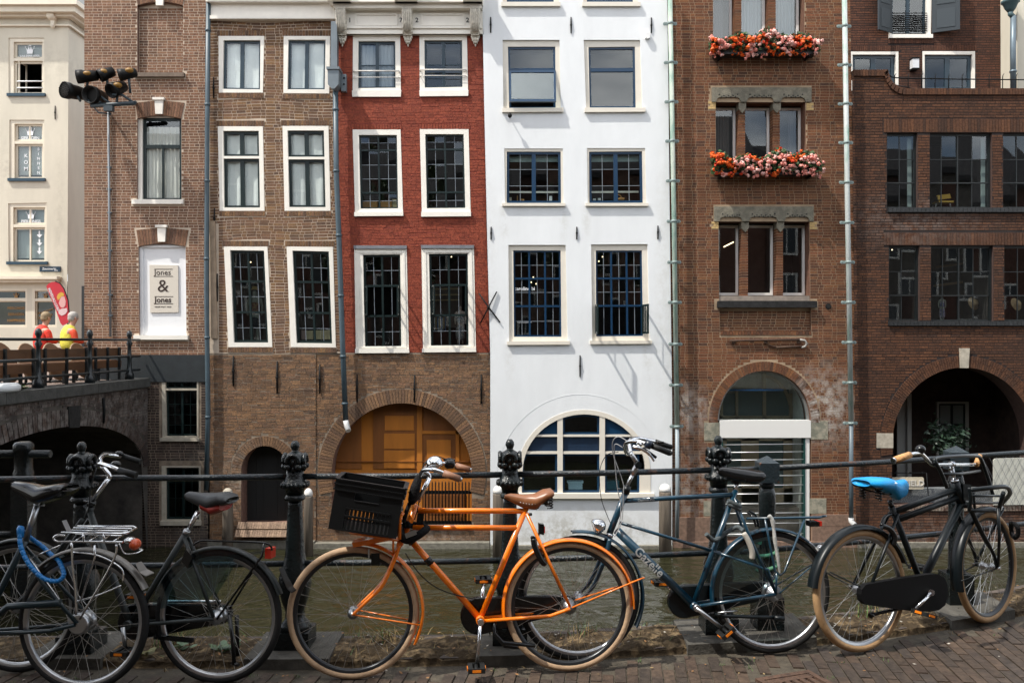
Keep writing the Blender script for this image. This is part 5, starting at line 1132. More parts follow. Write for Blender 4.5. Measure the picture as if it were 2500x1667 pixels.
for n_,(o,word)in enumerate(zip(O1,('HAPPINESS','SIERADEN','PIERCINGS'))):
 x0,x1,y0,y1=o[0][0],o[1][0],o[0][1],o[2][1];q=rect(x0+11,y0+9,x1-5,y1)
 BLD=M('venetian',(.55,.60,.57),.7)
 w_=window(h1,f1,o,q,CR,CR,MATS['glass'],vthick=()if n_==0 else(.5,),hcas=(.34,),sw=5,bw=4,csw=3.4,y_s=.10,y_c=(.03,.2),skip=(lambda a,b:b==1)if n_==0 else None,sill=rect(x0-2,y1,x1+4,y1+7),sill_mat=M('sill_blue',(.012,.045,.075),.45))
 mb=MB();ya,yb=(y0+14,y0+48)if n_==0 else(y0+14,y1-8)
 for k in range(int((yb-ya)/2.6)):
  yy=ya+k*2.6;a,z=f1.m((x0+15,yy));b=f1.m((x1-8,yy))[0];kk=mb.verts([(a,Y+.2,z),(b,Y+.2,z),(b,Y+.225,z+.026),(a,Y+.225,z+.026)]);mb.face((kk,kk+1,kk+2,kk+3))
 mb.build('venetian_blind',BLD,w_,kind='stuff')
 crown((x0+x1)/2+4,y0+27,22,w_,WI,Y+.10);X_,Z_=f1.m(((x0+x1)/2+4,y0+46));lettering(word,.13,(X_,Y+.10,Z_),WI,w_,bold=True,sx=1.0,depth=.002)
 if n_==1:
  for i,ch in enumerate('KOM'):X_,Z_=f1.m((x0+36,383+i*16));lettering(ch,.16,(X_,Y+.10,Z_),WI,w_,bold=True,depth=.002)
  for i,ch in enumerate('BINNEN'):X_,Z_=f1.m((x0+67,366+i*11.5));lettering(ch,.12,(X_,Y+.10,Z_),WI,w_,bold=True,depth=.002)
 if n_==2:
  mb=MB()
  for i in range(3):yy=572+i*20;mb.prism(f1.poly([(90,yy-9),(94,yy-9),(94,yy+0),(99,yy),(92,yy+8),(85,yy),(90,yy)]),Y+.10,Y+.102)
  mb.build('arrow_emblem',WI,w_)
 if n_==0:
  mb=MB();x,_=f1.m((45,0));za,zb_=f1.m((0,147))[1],f1.m((0,226))[1];mb.box(x-.03,x,Y+.05,Y+.5,za-.06,za);mb.box(x-.03,x,Y+.05,Y+.5,zb_,zb_+.06);mb.box(x-.03,x,Y+.44,Y+.5,zb_+.061,za-.061);mb.box(x-.03,x,Y+.05,Y+.1,zb_+.061,za-.061);mb.build('casement',CR,w_)
  for yy in(198,214):mb=MB();a,z=f1.m((40,yy));b=f1.m((104,yy))[0];mb.tube([(a,Y+.04,z),(b,Y+.04,z)],.02,n=6);mb.build('guard_bar',WI,w_)
GOLD=M('gold_transfer',(.30,.15,.035),.5)
for n_,o in enumerate(O1b):
 x0,x1=o[0][0],o[1][0];q=rect(x0+6,710,x1-4,795)
 w_=window(h1,f1,o,q,CR,CR,MATS['old_glass'],hcas=(.26,),vthick=(.5,)if n_==0 else(),sw=2,csw=3,bw=8,y_s=.08,y_c=(.0,.2),room_mat=MATS['room'])
 crown((36,108)[n_],722,12,w_,GOLD,Y+.07)
 if n_==0:
  for i,wd in enumerate(('PIERCINGS','SIERADEN','HAPPINESS')):X_,Z_=f1.m((36,755+i*15));lettering(wd,.115,(X_,Y+.07,Z_),GOLD,w_,bold=True,depth=.002)
 else:
  for i,wd in enumerate(('Happiness','Piercings')):X_,Z_=f1.m((109,762+i*13));lettering(wd,.13,(X_,Y+.07,Z_),GOLD,w_,rot=.33,depth=.002)
mb=MB()
for y0,y1,pr in((14,26,.5),(26,40,.38),(40,46,.2),(62,66,.08)):mb.prism(f1.poly([(-160,y0),(168,y0),(168,y1),(-160,y1)]),Y-pr,Y-.001);a=f1.m((168,y0))[0];z1=f1.m((0,y0))[1];z0=f1.m((0,y1))[1];mb.box(a,a+pr*1.0,Y-pr,Y+12,z0,z1)
mb.build('cornice',CR,h1)
mb=MB();a,z=f1.m((133,44));mb.lathe([(.1,-.12),(.13,-.1),(.13,.1),(.1,.12)],(a,Y-.16,z),axis='X',n=12);mb.prism(f1.poly([(126,27),(142,27),(138,66),(130,66)]),Y-.16,Y);mb.ball((a,Y-.1,f1.m((0,66))[1]),.07,.07,.09);mb.build('console',CR,h1)
mb=MB();mb.prism(f1.poly(rect(-160,676,151,683)),Y-.3,Y);mb.prism(f1.poly(rect(-160,683,148,690)),Y-.18,Y);mb.build('shop_cornice',CR,h1)
mb=MB();mb.prism(f1.poly([(-160,2),(170,2),(176,14),(-160,14)]),Y-.45,Y+12);mb.build('roof',MATS['lead_grey'],h1)
mb=MB();a=f1.m((172,0))[0];z=f1.m((0,26))[1];kk=mb.verts([(a-.4,Y+.6,z),(a+.5,Y+.6,z),(a+.5,Y+12,z),(a-.4,Y+12,z),(a-2.0,Y+2.5,z+3),(a-2.0,Y+12,z+3)]);mb.face((kk,kk+1,kk+4));mb.face((kk+1,kk+2,kk+5,kk+4));mb.build('slate_roof',M('slates',(.05,.06,.07),.6,var=.3,vscale=8),h1)
for x,a,b in((135,259,292),(184,266,308),(175,475,520)):
 if x<165:anchor(h1,f1,x,a,b,2.4)
mb=MB()
for a,b,yo in((266,308,29.2-27),(475,520,28.4-27)):z0,z1=EYE-(b-CY)/F*(Y+yo),EYE-(a-CY)/F*(Y+yo);mb.obox((xr_+.03,Y+yo,(z0+z1)/2),(.03,0,0),(0,.04,0),(0,0,(z1-z0)/2))
mb.build('side_anchor',MATS['weathered_wood'],h1)
ss=empty('street_sign',(f1.m((123,665))[0],Y,f1.m((0,665))[1]),'small dark blue street name plate on the cream corner house','sign')
mb=MB();mb.prism(f1.poly(rect(98,651,149,664)),Y-.04,Y-.005);mb.build('plate',M('enamel_blue',(.004,.022,.045),.3),ss)
X_,Z_=f1.m((122,659));lettering('Zoutmarkt',.10,(X_,Y-.044,Z_),WI,ss,depth=.003);mb=MB();mb.prism(f1.poly(rect(134,660,143,661)),Y-.043,Y-.0405);mb.build('rule',WI,ss)
mb=MB();mb.prism(f1.poly(rect(-160,928,164,940)),Y,Y+12);mb.box(f1.m((-160,0))[0],xr_,Y+11.9,Y+12,.8,f1.m((0,-30))[1]);mb.build('back_wall',MATS['plaster_cream'],h1)
# ------------------------------------------------------------------ drainpipes
def drainpipe(label,pts,r,mat,collars=(),collar_mat=None,Y=19.98,low=None,low_mat=None,end=None,group='drainpipes on the canal houses',ears=False):
 fc=Fac(Y);P3=lambda p:Vector((fc.m(p)[0],Y,fc.m(p)[1]));root=empty('drainpipe',P3(pts[-1]if low is None else low[-1]),label,'drainpipe',group)
 mb=MB();mb.tube([P3(p)for p in pts],r,n=12);mb.build('pipe',mat,root)
 if low:mb=MB();mb.tube([P3(p)for p in low],r*.86,n=12);mb.build('lower_pipe',low_mat,root)
 line=sorted(pts+(low or[]),key=lambda p:p[1])
 def xat(y):
  for a,b in zip(line,line[1:]):
   if a[1]<=y<=b[1]:return lerp(a[0],b[0],(y-a[1])/max(1e-6,b[1]-a[1]))
  return line[0][0]if y<line[0][1]else line[-1][0]
 for y in collars:
  c=P3((xat(y),y));mb=MB();mb.lathe([(r*1.0,-.03),(r*1.22,-.026),(r*1.22,.026),(r*1.0,.03)],c,n=12)
  if ears:
   for s in(-1,1):
    mb.obox((c.x+s*r*1.75,Y+.05,c.z),(r*.75,0,0),(0,.012,0),(0,0,.035));mb.lathe([(.038,-.014),(.042,0),(.038,.014)],(c.x+s*r*2.3,Y+.05,c.z),axis='Y',n=10);mb.ball((c.x+s*r*2.3,Y+.03,c.z),.014,n=6,m=4)
  mb.build('pipe_clamp',collar_mat or mat,root)
 if end:mb=MB();mb.tube([P3(end[0]),P3(end[1]),P3(end[2])+Vector((0,-.12,0))],r*1.05,n=12);mb.build('outlet',M('outlet_white',(.6,.6,.59),.4),root)
 return root
ZN=M('pipe_slate',(.055,.085,.105),.45,var=.15,vscale=3)
drainpipe('slate blue drainpipe between the panelled house and the wavy brick house',[(509,-40),(506,300),(504,700),(508,1000),(504,1196)],.055,ZN,(75,256,442,632,824,1018),None,Y=20.06)
p2_=drainpipe('zinc drainpipe with square hopper box between wavy brick and red houses',[(819,218),(821,420),(829,620),(836,830),(844,1028)],.062,ZN,(268,418,575,722,870,985),None,Y=20.0,end=((844,1026),(846,1036),(853,1050)))
fz=Fac(19.96);ZB=M('zinc_box',(.16,.19,.21),.45,metal=.2,var=.12,vscale=3)
mb=MB();mb.prism(fz.poly([(809,54),(823,54),(824,174),(807,174)]),19.92,20.1);mb.build('flat_duct',ZB,p2_)
mb=MB();mb.prism(fz.poly([(805,176),(832,176),(831,214),(822,224),(816,224),(806,214)]),19.72,20.08);mb.prism(fz.poly(rect(803,172,834,178)),19.69,20.1);mb.prism(fz.poly(rect(832,180,844,222)),20.0,20.12);mb.build('hopper_box',ZB,p2_)
for yy in(190,205):mb=MB();x,z=fz.m((839,yy));mb.ball((x,19.99,z),.022,n=7,m=5);mb.build('bolt',MATS['iron'],p2_)
cl6=(57,152,248,344,441,540,640,738,840,940,1041)
drainpipe('green copper drainpipe at the edge of the white house',[(1635,-40),(1645,500),(1653,1046)],.055,MATS['verdigris'],cl6,M('clamp_grey',(.22,.28,.27),.5),low=[(1653,1046),(1654,1180),(1653,1312)],low_mat=M('pipe_grey',(.22,.26,.28),.45),ears=True)
drainpipe('paler green copper drainpipe right of the russet house flower boxes',[(2061,-40),(2069,500),(2078,1036)],.058,MATS['verdigris_worn'],(63,158,253,348,445,543,640,738,836,934,1033),MATS['clamp_grey'],low=[(2078,1036),(2078,1150),(2078,1268)],low_mat=M('pipe_dark',(.09,.12,.14),.45),end=((2078,1264),(2078,1272),(2082,1279)),ears=True)
tp=drainpipe('grey drainpipe with funnel hopper at the top right corner',[(2474,40),(2473,120),(2474,224)],.075,MATS['zinc'],(175,),None,Y=23.0)
mb=MB();c=at(2467,12,23.0);mb.lathe([(.07,-.2),(.13,-.12),(.19,.02),(.23,.05),(.23,.10),(.2,.10)],c,n=14);mb.tube([c+Vector((0,0,-.18)),c+Vector((0,0,-.26)),at(2474,42,23.0)],.07,n=10);mb.build('hopper',M('hopper_teal',(.06,.11,.12),.45),tp)
cp=empty('conduit',(f2.m((270,822))[0],20.15,f2.m((0,822))[1]),'thin grey conduit climbing the brown brick wall to the floodlights','conduit')
mb=MB();mb.tube([(f2.m((267,0))[0],20.15,f2.m((0,272))[1]),(f2.m((272,0))[0],20.15,f2.m((0,822))[1])],.028,n=8);mb.build('tube',M('conduit_grey',(.20,.22,.24),.5),cp)
for y in(410,463,520,565,612,720,770):mb=MB();x,z=f2.m((lerp(267,272,(y-272)/550),y));mb.obox((x,20.16,z),(.045,0,0),(0,.035,0),(0,0,.015));mb.build('clip',MATS['zinc'],cp)
# ------------------------------------------------------------------ mooring posts in the water
for(x,y0,y1,w,cap,lb)in((556,1200,1345,25,False,'grey wooden mooring post behind the red-bottomed saddle'),(753,1201,1345,22,True,'white capped mooring post behind the ornate railing post left of the orange bicycle'),(1216,1194,1350,26,True,'white capped mooring post beside the ornate railing post at the brown saddle'),(1624,1190,1352,30,True,'white capped mooring post at the right edge of the white house')):
 Yp=19.35;r=w/2/F*Yp;b=at(x,y1,Yp);t=at(x,y0,Yp);ro=empty('mooring_post',(b.x,Yp,WATER-.2),lb,'post','mooring posts in front of the houses')
 mb=MB();mb.lathe([(r,WATER-.3),(r*.98,t.z-.12),(r*.9,t.z-.09)],(b.x,Yp,0),n=12,sq=1.6);mb.build('timber',MATS['weathered_wood'],ro)
 mb=MB();mb.lathe([(r*.95,t.z-.092),(r*.97,t.z-.03)]+[(r*.97*math.cos(R(a)),t.z-.03+.12*math.sin(R(a)))for a in(20,45,70,88)],(b.x,Yp,0),n=12);mb.build('cap',M('cap_white',(.70,.69,.66),.5)if cap else MATS['pale_stone'],ro)
# ------------------------------------------------------------------ bridge on the left
XB=-8.6;ZB_=.868
br=empty('stone_bridge',(XB,12,WATER),'dark brick arch bridge with stone coping at the left edge','bridge')
class SideFac:
 """bridge face: Y runs along it; built in (Y, Z) and turned to face +X"""
def yz(mb,pts,x0,x1,front=True,back=True):
 t=MB();t.prism(pts,x0,x1,front,back);b=mb.verts([(v[1],v[0],v[2])for v in t.v])
 for f in t.f:mb.face([b+i for i in f[::-1]])
yc,ra,rb,zs=15.9,4.0,1.3,-1.2
mb=MB();n=48;zt=ZB_-.2
for k in range(n):
 y0,y1=lerp(2,20.14,k/n),lerp(2,20.14,(k+1)/n)
 zz=[zs+rb*math.sqrt(1-((y-yc)/ra)**2)if abs(y-yc)<ra else WATER-.3 for y in(y0,y1)]
 b=mb.verts([(XB,y0,zz[0]),(XB,y1,zz[1]),(XB,y1,zt),(XB,y0,zt)]);mb.face((b,b+1,b+2,b+3))
 if abs((y0+y1)/2-yc)<ra:
  b=mb.verts([(XB,y0,zz[0]),(XB,y1,zz[1]),(XB-30,y1,zz[1]),(XB-30,y0,zz[0])]);mb.face((b+3,b+2,b+1,b))  # vault lengthened and capped at its far end to shut out the sky
for ysd in(yc-ra,yc+ra):b=mb.verts([(XB-.02,ysd,WATER-.3),(XB-30,ysd,WATER-.3),(XB-30,ysd,zs+.85),(XB-.02,ysd,zs+.85)]);mb.face((b,b+1,b+2,b+3))
b=mb.verts([(XB-30,yc-ra-1,WATER-.3),(XB-30,yc+ra+1,WATER-.3),(XB-30,yc+ra+1,zt),(XB-30,yc-ra-1,zt)]);mb.face((b,b+1,b+2,b+3));bw=mb.build('wall',M('mortar_shaded',(.060,.052,.044),.95,var=.5,vscale=3),br)  # mortar colour kept dark too, deepening the shaded bridge face
mb=MB();rnd=random.Random(5);cand=[]
for r_ in range(62):
 z0=WATER+r_*.064;
 if z0>zt-.05:break
 y=8.0-rnd.random()*.2-(.1 if r_%2 else 0);k=0
 while y<20.12:
  l=.215 if(k+r_)%2 else .1;a,b_=y,min(y+l,20.13);y+=l+.012;k+=1
  inside=False
  for yy in(a,b_):
   q=abs(yy-yc)
   if q<ra+.02 and z0<zs+rb*math.sqrt(max(0,1-(q/ra)**2))+.33 and q<ra+.02:inside=True
  if abs((a+b_)/2-yc)<ra+.32 and z0<zs+(rb+.36)*math.sqrt(max(0,1-((a+b_)/2-yc)**2/(ra+.34)**2)):inside=True
  if inside or b_-a<.04:continue
  cand.append((a,b_,z0,rnd.uniform(.004,.012),rnd.random(),l>.2))
big=sorted([i for i,c in enumerate(cand)if c[5]],key=lambda i:-abs(0)+abs(cand[i][2]-.5)+abs(cand[i][0]-17)*.3)[:300];big=set(big)
um=MB();b_=um.verts([(0,-.5,-.5),(0,.5,-.5),(1,.5,-.5),(1,-.5,-.5),(0,-.5,.5),(0,.5,.5),(1,.5,.5),(1,-.5,.5)])
for f in((3,2,6,7),(4,7,6,5),(0,1,2,3),(0,3,7,4),(1,5,6,2)):um.face(f)
mesh=None
for i,(a,b2_,z0,pr_,tn,fl)in enumerate(cand):
 if i in big:
  if mesh is None:o=um.build('brick',bbr,bw,local=True);mesh=o.data
  else:o=bpy.data.objects.new('brick',mesh);COL.objects.link(o);o.parent=bw
  o.location=Vector((XB,(a+b2_)/2,z0+.026))-base_of(bw);o.scale=(pr_,b2_-a,.052)
 else:
  mb.tone=tn;k=mb.verts([(XB+pr_*v[0],(a+b2_)/2+v[1]*(b2_-a),z0+.026+v[2]*.052)for v in um.v])
  for f in um.f:mb.face([k+q for q in f])
mb.build('brickwork',bbr,bw,kind='stuff')
mb=MB();nv=84
for i in range(nv):
 a0,a1=math.pi*(i+.08)/nv,math.pi*(i+.92)/nv;mb.tone=random.random()
 P=lambda a,f:(yc-(ra+.30*f)*math.cos(a),zs+(rb+.33*f)*math.sin(a));yz(mb,[P(a0,0),P(a1,0),P(a1,1),P(a0,1)],XB-.1,XB+.02)
mb.build('arch',bbr,br,kind='stuff')
mb=MB();yz(mb,[(yc+.62,.06),(yc+1.0,.03),(yc+1.05,.46),(yc+.58,.48)],XB-.1,XB+.04);mb.build('keystone',MATS['dark_stone'],br)
ys_=[8,9.6,11.2,12.8,14.4,16.0,17.6,19.0,20.14]
for a,b_ in zip(ys_,ys_[1:]):mb=MB();mb.box(XB-.45,XB+.07,a+.006,b_-.006,ZB_-.2,ZB_);mb.build('coping_stone',M('coping_grey',(.050,.051,.048),.8,var=.4,vscale=6,bump=.4,bscale=30),br)
for y,a,b_ in((13.0,-.35,.3),(17.9,.02,.55)):mb=MB();mb.tube([(XB+.03,y,a),(XB+.05,y,(a+b_)/2),(XB+.03,y,b_)],.028,n=6);mb.build('wall_anchor',MATS['iron'],br)
mb=MB();mb.box(-40,XB-.44,2,20.0,ZB_-.2,ZB_-.03);mb.box(-40,f2.m((207,0))[0],20.0,60,ZB_-.2,ZB_-.03);mb.build('bridge_deck',M('deck_brick',(.20,.15,.125),.9,var=.3,vscale=4,bump=.3),kind='structure')
# bridge railing
rl=empty('bridge_railing',(-8.75,16,ZB_),'black iron railing with knobbed posts along the bridge coping','railing')
XR=-8.77;IR=M('railing_black',(.008,.012,.014),.3,bump=.15)
for y in(11.9,13.85,15.8,17.73,19.56):
 mb=MB();mb.lathe([(.10,0),(.10,.12),(.06,.18),(.045,.45),(.065,.5),(.045,.55),(.04,.75),(.07,.82),(.045,.87),(.04,.95),(.065,1.0),(.055,1.07),(.02,1.11)],(XR,y,ZB_),n=10);mb.build('railing_post',IR,rl)
for z in(.90,.52,.20):mb=MB();mb.tube([(XR,8,ZB_+z),(XR,19.56,ZB_+z),(XR,20.1,ZB_+z)],.028,n=7);mb.build('rail',IR,rl)
# benches and tilted bistro tables on the bridge
WD=M('bench_wood',(.11,.05,.022),.5,var=.3,vscale=6,stretch=(1,.15,1));
for k,(ya,yb)in enumerate(((11.6,14.0),(14.1,16.2),(16.3,18.2),(18.3,19.7))):
 nm=('nearest the frame edge','second from the left behind the bridge railing','third behind the bridge railing beside the yellow vest','farthest along the bridge beside the white panel')[k]
 b=empty('bench',(-9.15,(ya+yb)/2,ZB_-.03),'brown slatted wooden bench '+nm,'bench','terrace benches on the bridge')
 for z0,z1 in((1.40,1.58),(1.14,1.30)):mb=MB();mb.box(-9.06,-9.02,ya,yb,z0,z1);mb.build('back_board',WD,b)
 for xx in(-9.5,-9.3):mb=MB();mb.box(xx,xx+.17,ya,yb,1.27,1.31);mb.build('seat_board',WD,b)
 for y in(ya+.15,(ya+yb)/2,yb-.15):mb=MB();mb.box(-9.02,-8.98,y-.03,y+.03,ZB_-.03,1.60);mb.box(-9.5,-9.02,y-.03,y+.03,1.22,1.268);mb.box(-9.5,-9.45,y-.03,y+.03,ZB_-.03,1.22);mb.build('leg',IR,b)
TB=M('table_wood',(.17,.085,.04),.45,var=.25,vscale=5);TE=M('table_edge',(.30,.20,.12),.5)
for k,(y,x,zc)in enumerate(((12.9,-9.9,1.36),(15.0,-9.75,1.32),(16.3,-9.8,1.32),(17.2,-9.8,1.30),(18.2,-9.85,1.30),(19.2,-9.8,1.30),(14.0,-9.8,1.36))):
 t=empty('bistro_table',(x,y,ZB_-.03),'round brown table folded upright on the bridge, '+('leftmost of its row','under the red jacket','just left of the yellow vest','just right of the yellow vest','fourth from the railing end','closest to the brick house','second from the left of its row')[k],'table','folded round tables on the bridge')
 T=Matrix.Rotation(R(72),4,'Y')@Matrix.Rotation(0,4,'Z');mb=MB();mb.lathe([(.40,-.016),(.40,.016)],(x+.1,y,zc),n=26,T=T.to_3x3());mb.build('tabletop',TB,t)
 mb=MB();mb.tube([Vector((x+.1,y,zc))+T.to_3x3()@Vector((.405*math.cos(a*6.2832/26),.405*math.sin(a*6.2832/26),0))for a in range(26)],.017,n=6,closed=True);mb.build('rim',TE,t)
 mb=MB();mb.tube([(x,y,ZB_-.02),(x+.02,y,zc)],.03,n=8);mb.build('column',IR,t)
 mb=MB();mb.tube([(x-.25,y,ZB_+.01),(x+.25,y,ZB_+.01)],.025,n=6);mb.tube([(x,y-.25,ZB_+.01),(x,y+.25,ZB_+.01)],.025,n=6);mb.build('foot',IR,t)
pbs=empty('parasol_base',(-8.72,14.6,ZB_),'white round parasol base with grey stub standing on the bridge coping','parasol base')
mb=MB();mb.lathe([(.45,0),(.48,.03),(.48,.10),(.42,.14),(.05,.15)],(-8.95,14.6,ZB_+.002),n=26);mb.build('base',M('base_white',(.55,.57,.58),.5,var=.1),pbs)
mb=MB();mb.tube([(-8.95,14.6,ZB_+.15),(-8.95,14.6,ZB_+.6)],.035,n=10);mb.build('stub',MATS['zinc'],pbs)
leafy('leafy_weed',(-8.72,15.15,ZB_),'small green weed on the bridge coping beside the white parasol base',30,.09,MATS['weed'])
# seated people
SKIN=M('skin',(.50,.27,.19),.55)
def skin_body(pts,edges,mat,parent,name,levels=1):
 me=bpy.data.meshes.new(name);o0=base_of(parent);me.from_pydata([Vector(p[:3])-o0 for p in pts],edges,[]);o=bpy.data.objects.new(name,me);COL.objects.link(o);o.parent=parent
 sk=o.modifiers.new('skin','SKIN');sv=me.skin_vertices[0].data
 for i,p in enumerate(pts):sv[i].radius=(p[3],p[4]if len(p)>4 else p[3]);sv[i].use_root=(i==0)
 sk.use_smooth_shade=True;ss_=o.modifiers.new('subsurf','SUBSURF');ss_.levels=levels;ss_.render_levels=levels
 dg=bpy.context.evaluated_depsgraph_get();ev=o.evaluated_get(dg);m2=bpy.data.meshes.new_from_object(ev);o.modifiers.clear();o.data=m2;m2.materials.clear();m2.materials.append(mat)
 for p in m2.polygons:p.use_smooth=True
 return o
def person(x,y,label,jacket,sleeve,trousers,hairc,face,vest=None):
 """seated, seen from behind; face: heading in degrees (90 looks away from the camera)"""
 z0=ZB_-.03;root=empty('person',(x,y,z0),label,'person','people sitting on the bridge terrace');f=Vector((math.cos(R(face)),math.sin(R(face)),0));s=Vector((f.y,-f.x,0))
 g=lambda a,b,c:tuple(Vector((x,y,z0))+f*a+s*b+Vector((0,0,c)))
 def P(a,b,c,r,r2=None):return(*g(a,b,c),r,r2 or r)
 S=.62
 body=[P(0,0,S+.08,.15,.12),P(.0,0,S+.28,.14,.11),P(.02,0,S+.48,.15,.11),P(.06,0,S+.60,.07,.07),P(.09,0,S+.68,.055,.06),P(.13,0,S+.80,.085,.10),P(.13,0,S+.88,.075,.085),P(.05,.19,S+.54,.055),P(.08,.26,S+.30,.042),P(.30,.20,S+.26,.033),P(.05,-.19,S+.54,.055),P(.08,-.26,S+.30,.042),P(.30,-.20,S+.26,.033),P(.42,.11,S+.06,.07),P(.46,.11,S-.30,.05),P(.48,.11,S-.55,.04),P(.60,.11,S-.58,.04),P(.42,-.11,S+.06,.07),P(.46,-.11,S-.30,.05),P(.48,-.11,S-.55,.04),P(.60,-.11,S-.58,.04),P(.40,.18,S+.26,.028),P(.40,-.18,S+.26,.028)]
 ed=[(0,1),(1,2),(2,3),(3,4),(4,5),(5,6),(2,7),(7,8),(8,9),(2,10),(10,11),(11,12),(0,13),(13,14),(14,15),(15,16),(0,17),(17,18),(18,19),(19,20),(9,21),(12,22)]
 skin_body(body,ed,SKIN,root,'body',2)
 e=.022
 jk=[P(0,0,S+.04,.20,.15),P(0,0,S+.28,.20,.15),P(.01,0,S+.46,.215,.155),P(.04,0,S+.59,.15,.12),P(.07,0,S+.66,.085,.085)]
 skin_body(jk,[(0,1),(1,2),(2,3),(3,4)],vest or jacket,root,'jacket',2)
 for sd in(-1,1):skin_body([P(.02,sd*.15,S+.52,.09),P(.05,sd*.215,S+.48,.085),P(.08,sd*.27,S+.28,.066),P(.27,sd*.205,S+.26,.052)],[(0,1),(1,2),(2,3)],sleeve,root,'sleeve',2)
 for sd in(-1,1):skin_body([P(.0,sd*.08,S+.04,.11),P(.40,sd*.11,S+.05,.088),P(.46,sd*.11,S-.30,.065),P(.48,sd*.11,S-.52,.055)],[(0,1),(1,2),(2,3)],trousers,root,'trousers',2)
 hc=Vector(g(.105,0,S+.865));mb=MB();T=Matrix(((f.x,s.x,0),(f.y,s.y,0),(0,0,1)))
 mb.ball(hc,.118,.098,.115,n=16,m=12,T=T);mb.ball(hc+Vector((-f.x*.035,-f.y*.035,-.05)),.085,.088,.085,n=14,m=9,T=T);mb.build('hair',hairc,root)
 mb=MB();fc=hc+f*.105+Vector((0,0,-.05));mb.ball(fc,.02,.014,.026,n=8,m=5,T=T)
 mb.build('nose',SKIN,root);mb=MB()
 for sd in(-1,1):mb.ball(hc+s*sd*.098+Vector((0,0,-.045))+f*.02,.018,.01,.03,n=8,m=5,T=T)
 mb.build('ear',SKIN,root)
 mb=MB();mb.obox(g(0,0,S-.04),f*.2,s*.2,(0,0,.02))
 for a in(-.16,.16):
  for b in(-.16,.16):mb.tube([g(a,b,0),g(a,b,S-.06)],.014,n=6)
 ch=mb.build('terrace_stool',IR);tag(ch,'dark terrace stool under the person in '+('red' if vest is None else 'yellow'),'stool','terrace stools')
RED=M('jacket_red',(.62,.030,.012),.7,var=.25,vscale=9,bump=.8,bscale=12);YEL=M('vest_yellow',(.62,.55,.06),.7,var=.2,vscale=9,bump=.8,bscale=12)
person(-11.03,20.0,'person with short grey-blond hair in a bright red jacket sitting on the bridge',RED,RED,M('trousers_dark',(.03,.03,.035),.8),M('hair_blond',(.25,.185,.105),.7,var=.3,vscale=40),55)
person(-10.40,20.0,'person with grey hair in a yellow vest over orange sleeves on the bridge',YEL,M('sleeve_orange',(.60,.055,.012),.7),MATS['trousers_dark'],M('hair_grey',(.36,.34,.31),.7,var=.3,vscale=40),45,vest=YEL)
# feather flag
ff=empty('feather_flag',(*at(172,870,24)[:2],ZB_),'red feather flag with white lettering and a pop art style blonde portrait','flag')
Yg=24.0;fg=Fac(Yg);mb=MB()
outl=[(113,699),(118,693),(126,689),(136,688),(146,693),(155,704),(161,717),(165,732),(167,750),(168,770),(168,785),(163,790),(153,795),(148,789),(143,775),(137,758),(130,740),(122,722)]
mb.prism(fg.poly(outl),Yg-.006,Yg+.006);mb.build('banner',M('flag_red',(.50,.022,.038),.7,var=.06),ff)
mb=MB();mb.tube([at(172,880,Yg),at(170,800,Yg),at(169,765,Yg),at(166,732,Yg),at(156,704,Yg),at(146,691,Yg),at(135,686.5,Yg)],.016,n=6);mb.build('pole',MATS['iron'],ff)
def blob(pts,mat,name,d):b=MB();b.prism(fg.poly(pts),Yg-.012-d,Yg-.0065-d);b.build(name,mat,ff)
blob([(142,733),(139,726),(142,718),(149,713),(156,716),(157,722),(150,724),(146,730)],M('print_yellow',(.60,.36,.05),.7),'printed_hair',0)
blob([(147,730),(151,724),(158,724),(161,735),(160,746),(155,752),(149,750),(144,741)],M('print_pink',(.68,.38,.36),.7),'printed_face',.001)
blob([(144,766),(143,759),(150,754),(157,753),(164,752),(165,760),(160,767),(151,771)],M('print_pale',(.66,.50,.50),.7),'printed_collar',.002)
X_,Z_=fg.m((129,732));lettering('INDIVIDUALS LOOKS',.10,(X_,Yg-.012,Z_),WI,ff,bold=True,rot=-1.16,sx=.72,depth=.003)
# dark doorway and post in the side street
mb=MB();mb.prism(Fac(26).poly(rect(199,698,230,880)),26,26.3);sd_=mb.build('street_shopfront',M('far_shop',(.015,.02,.022),.6));tag(sd_,'dark shopfront deep in the side street beside the brown brick corner','shopfront')
mb=MB();b=at(211,870,22.5);mb.tube([(b.x,22.5,ZB_-.03),(b.x,22.5,at(211,722,22.5).z)],.045,n=10,);tag(mb.build('street_post',M('post_slate',(.03,.04,.045),.5)),'slim dark post standing at the corner of the brown brick house','post')
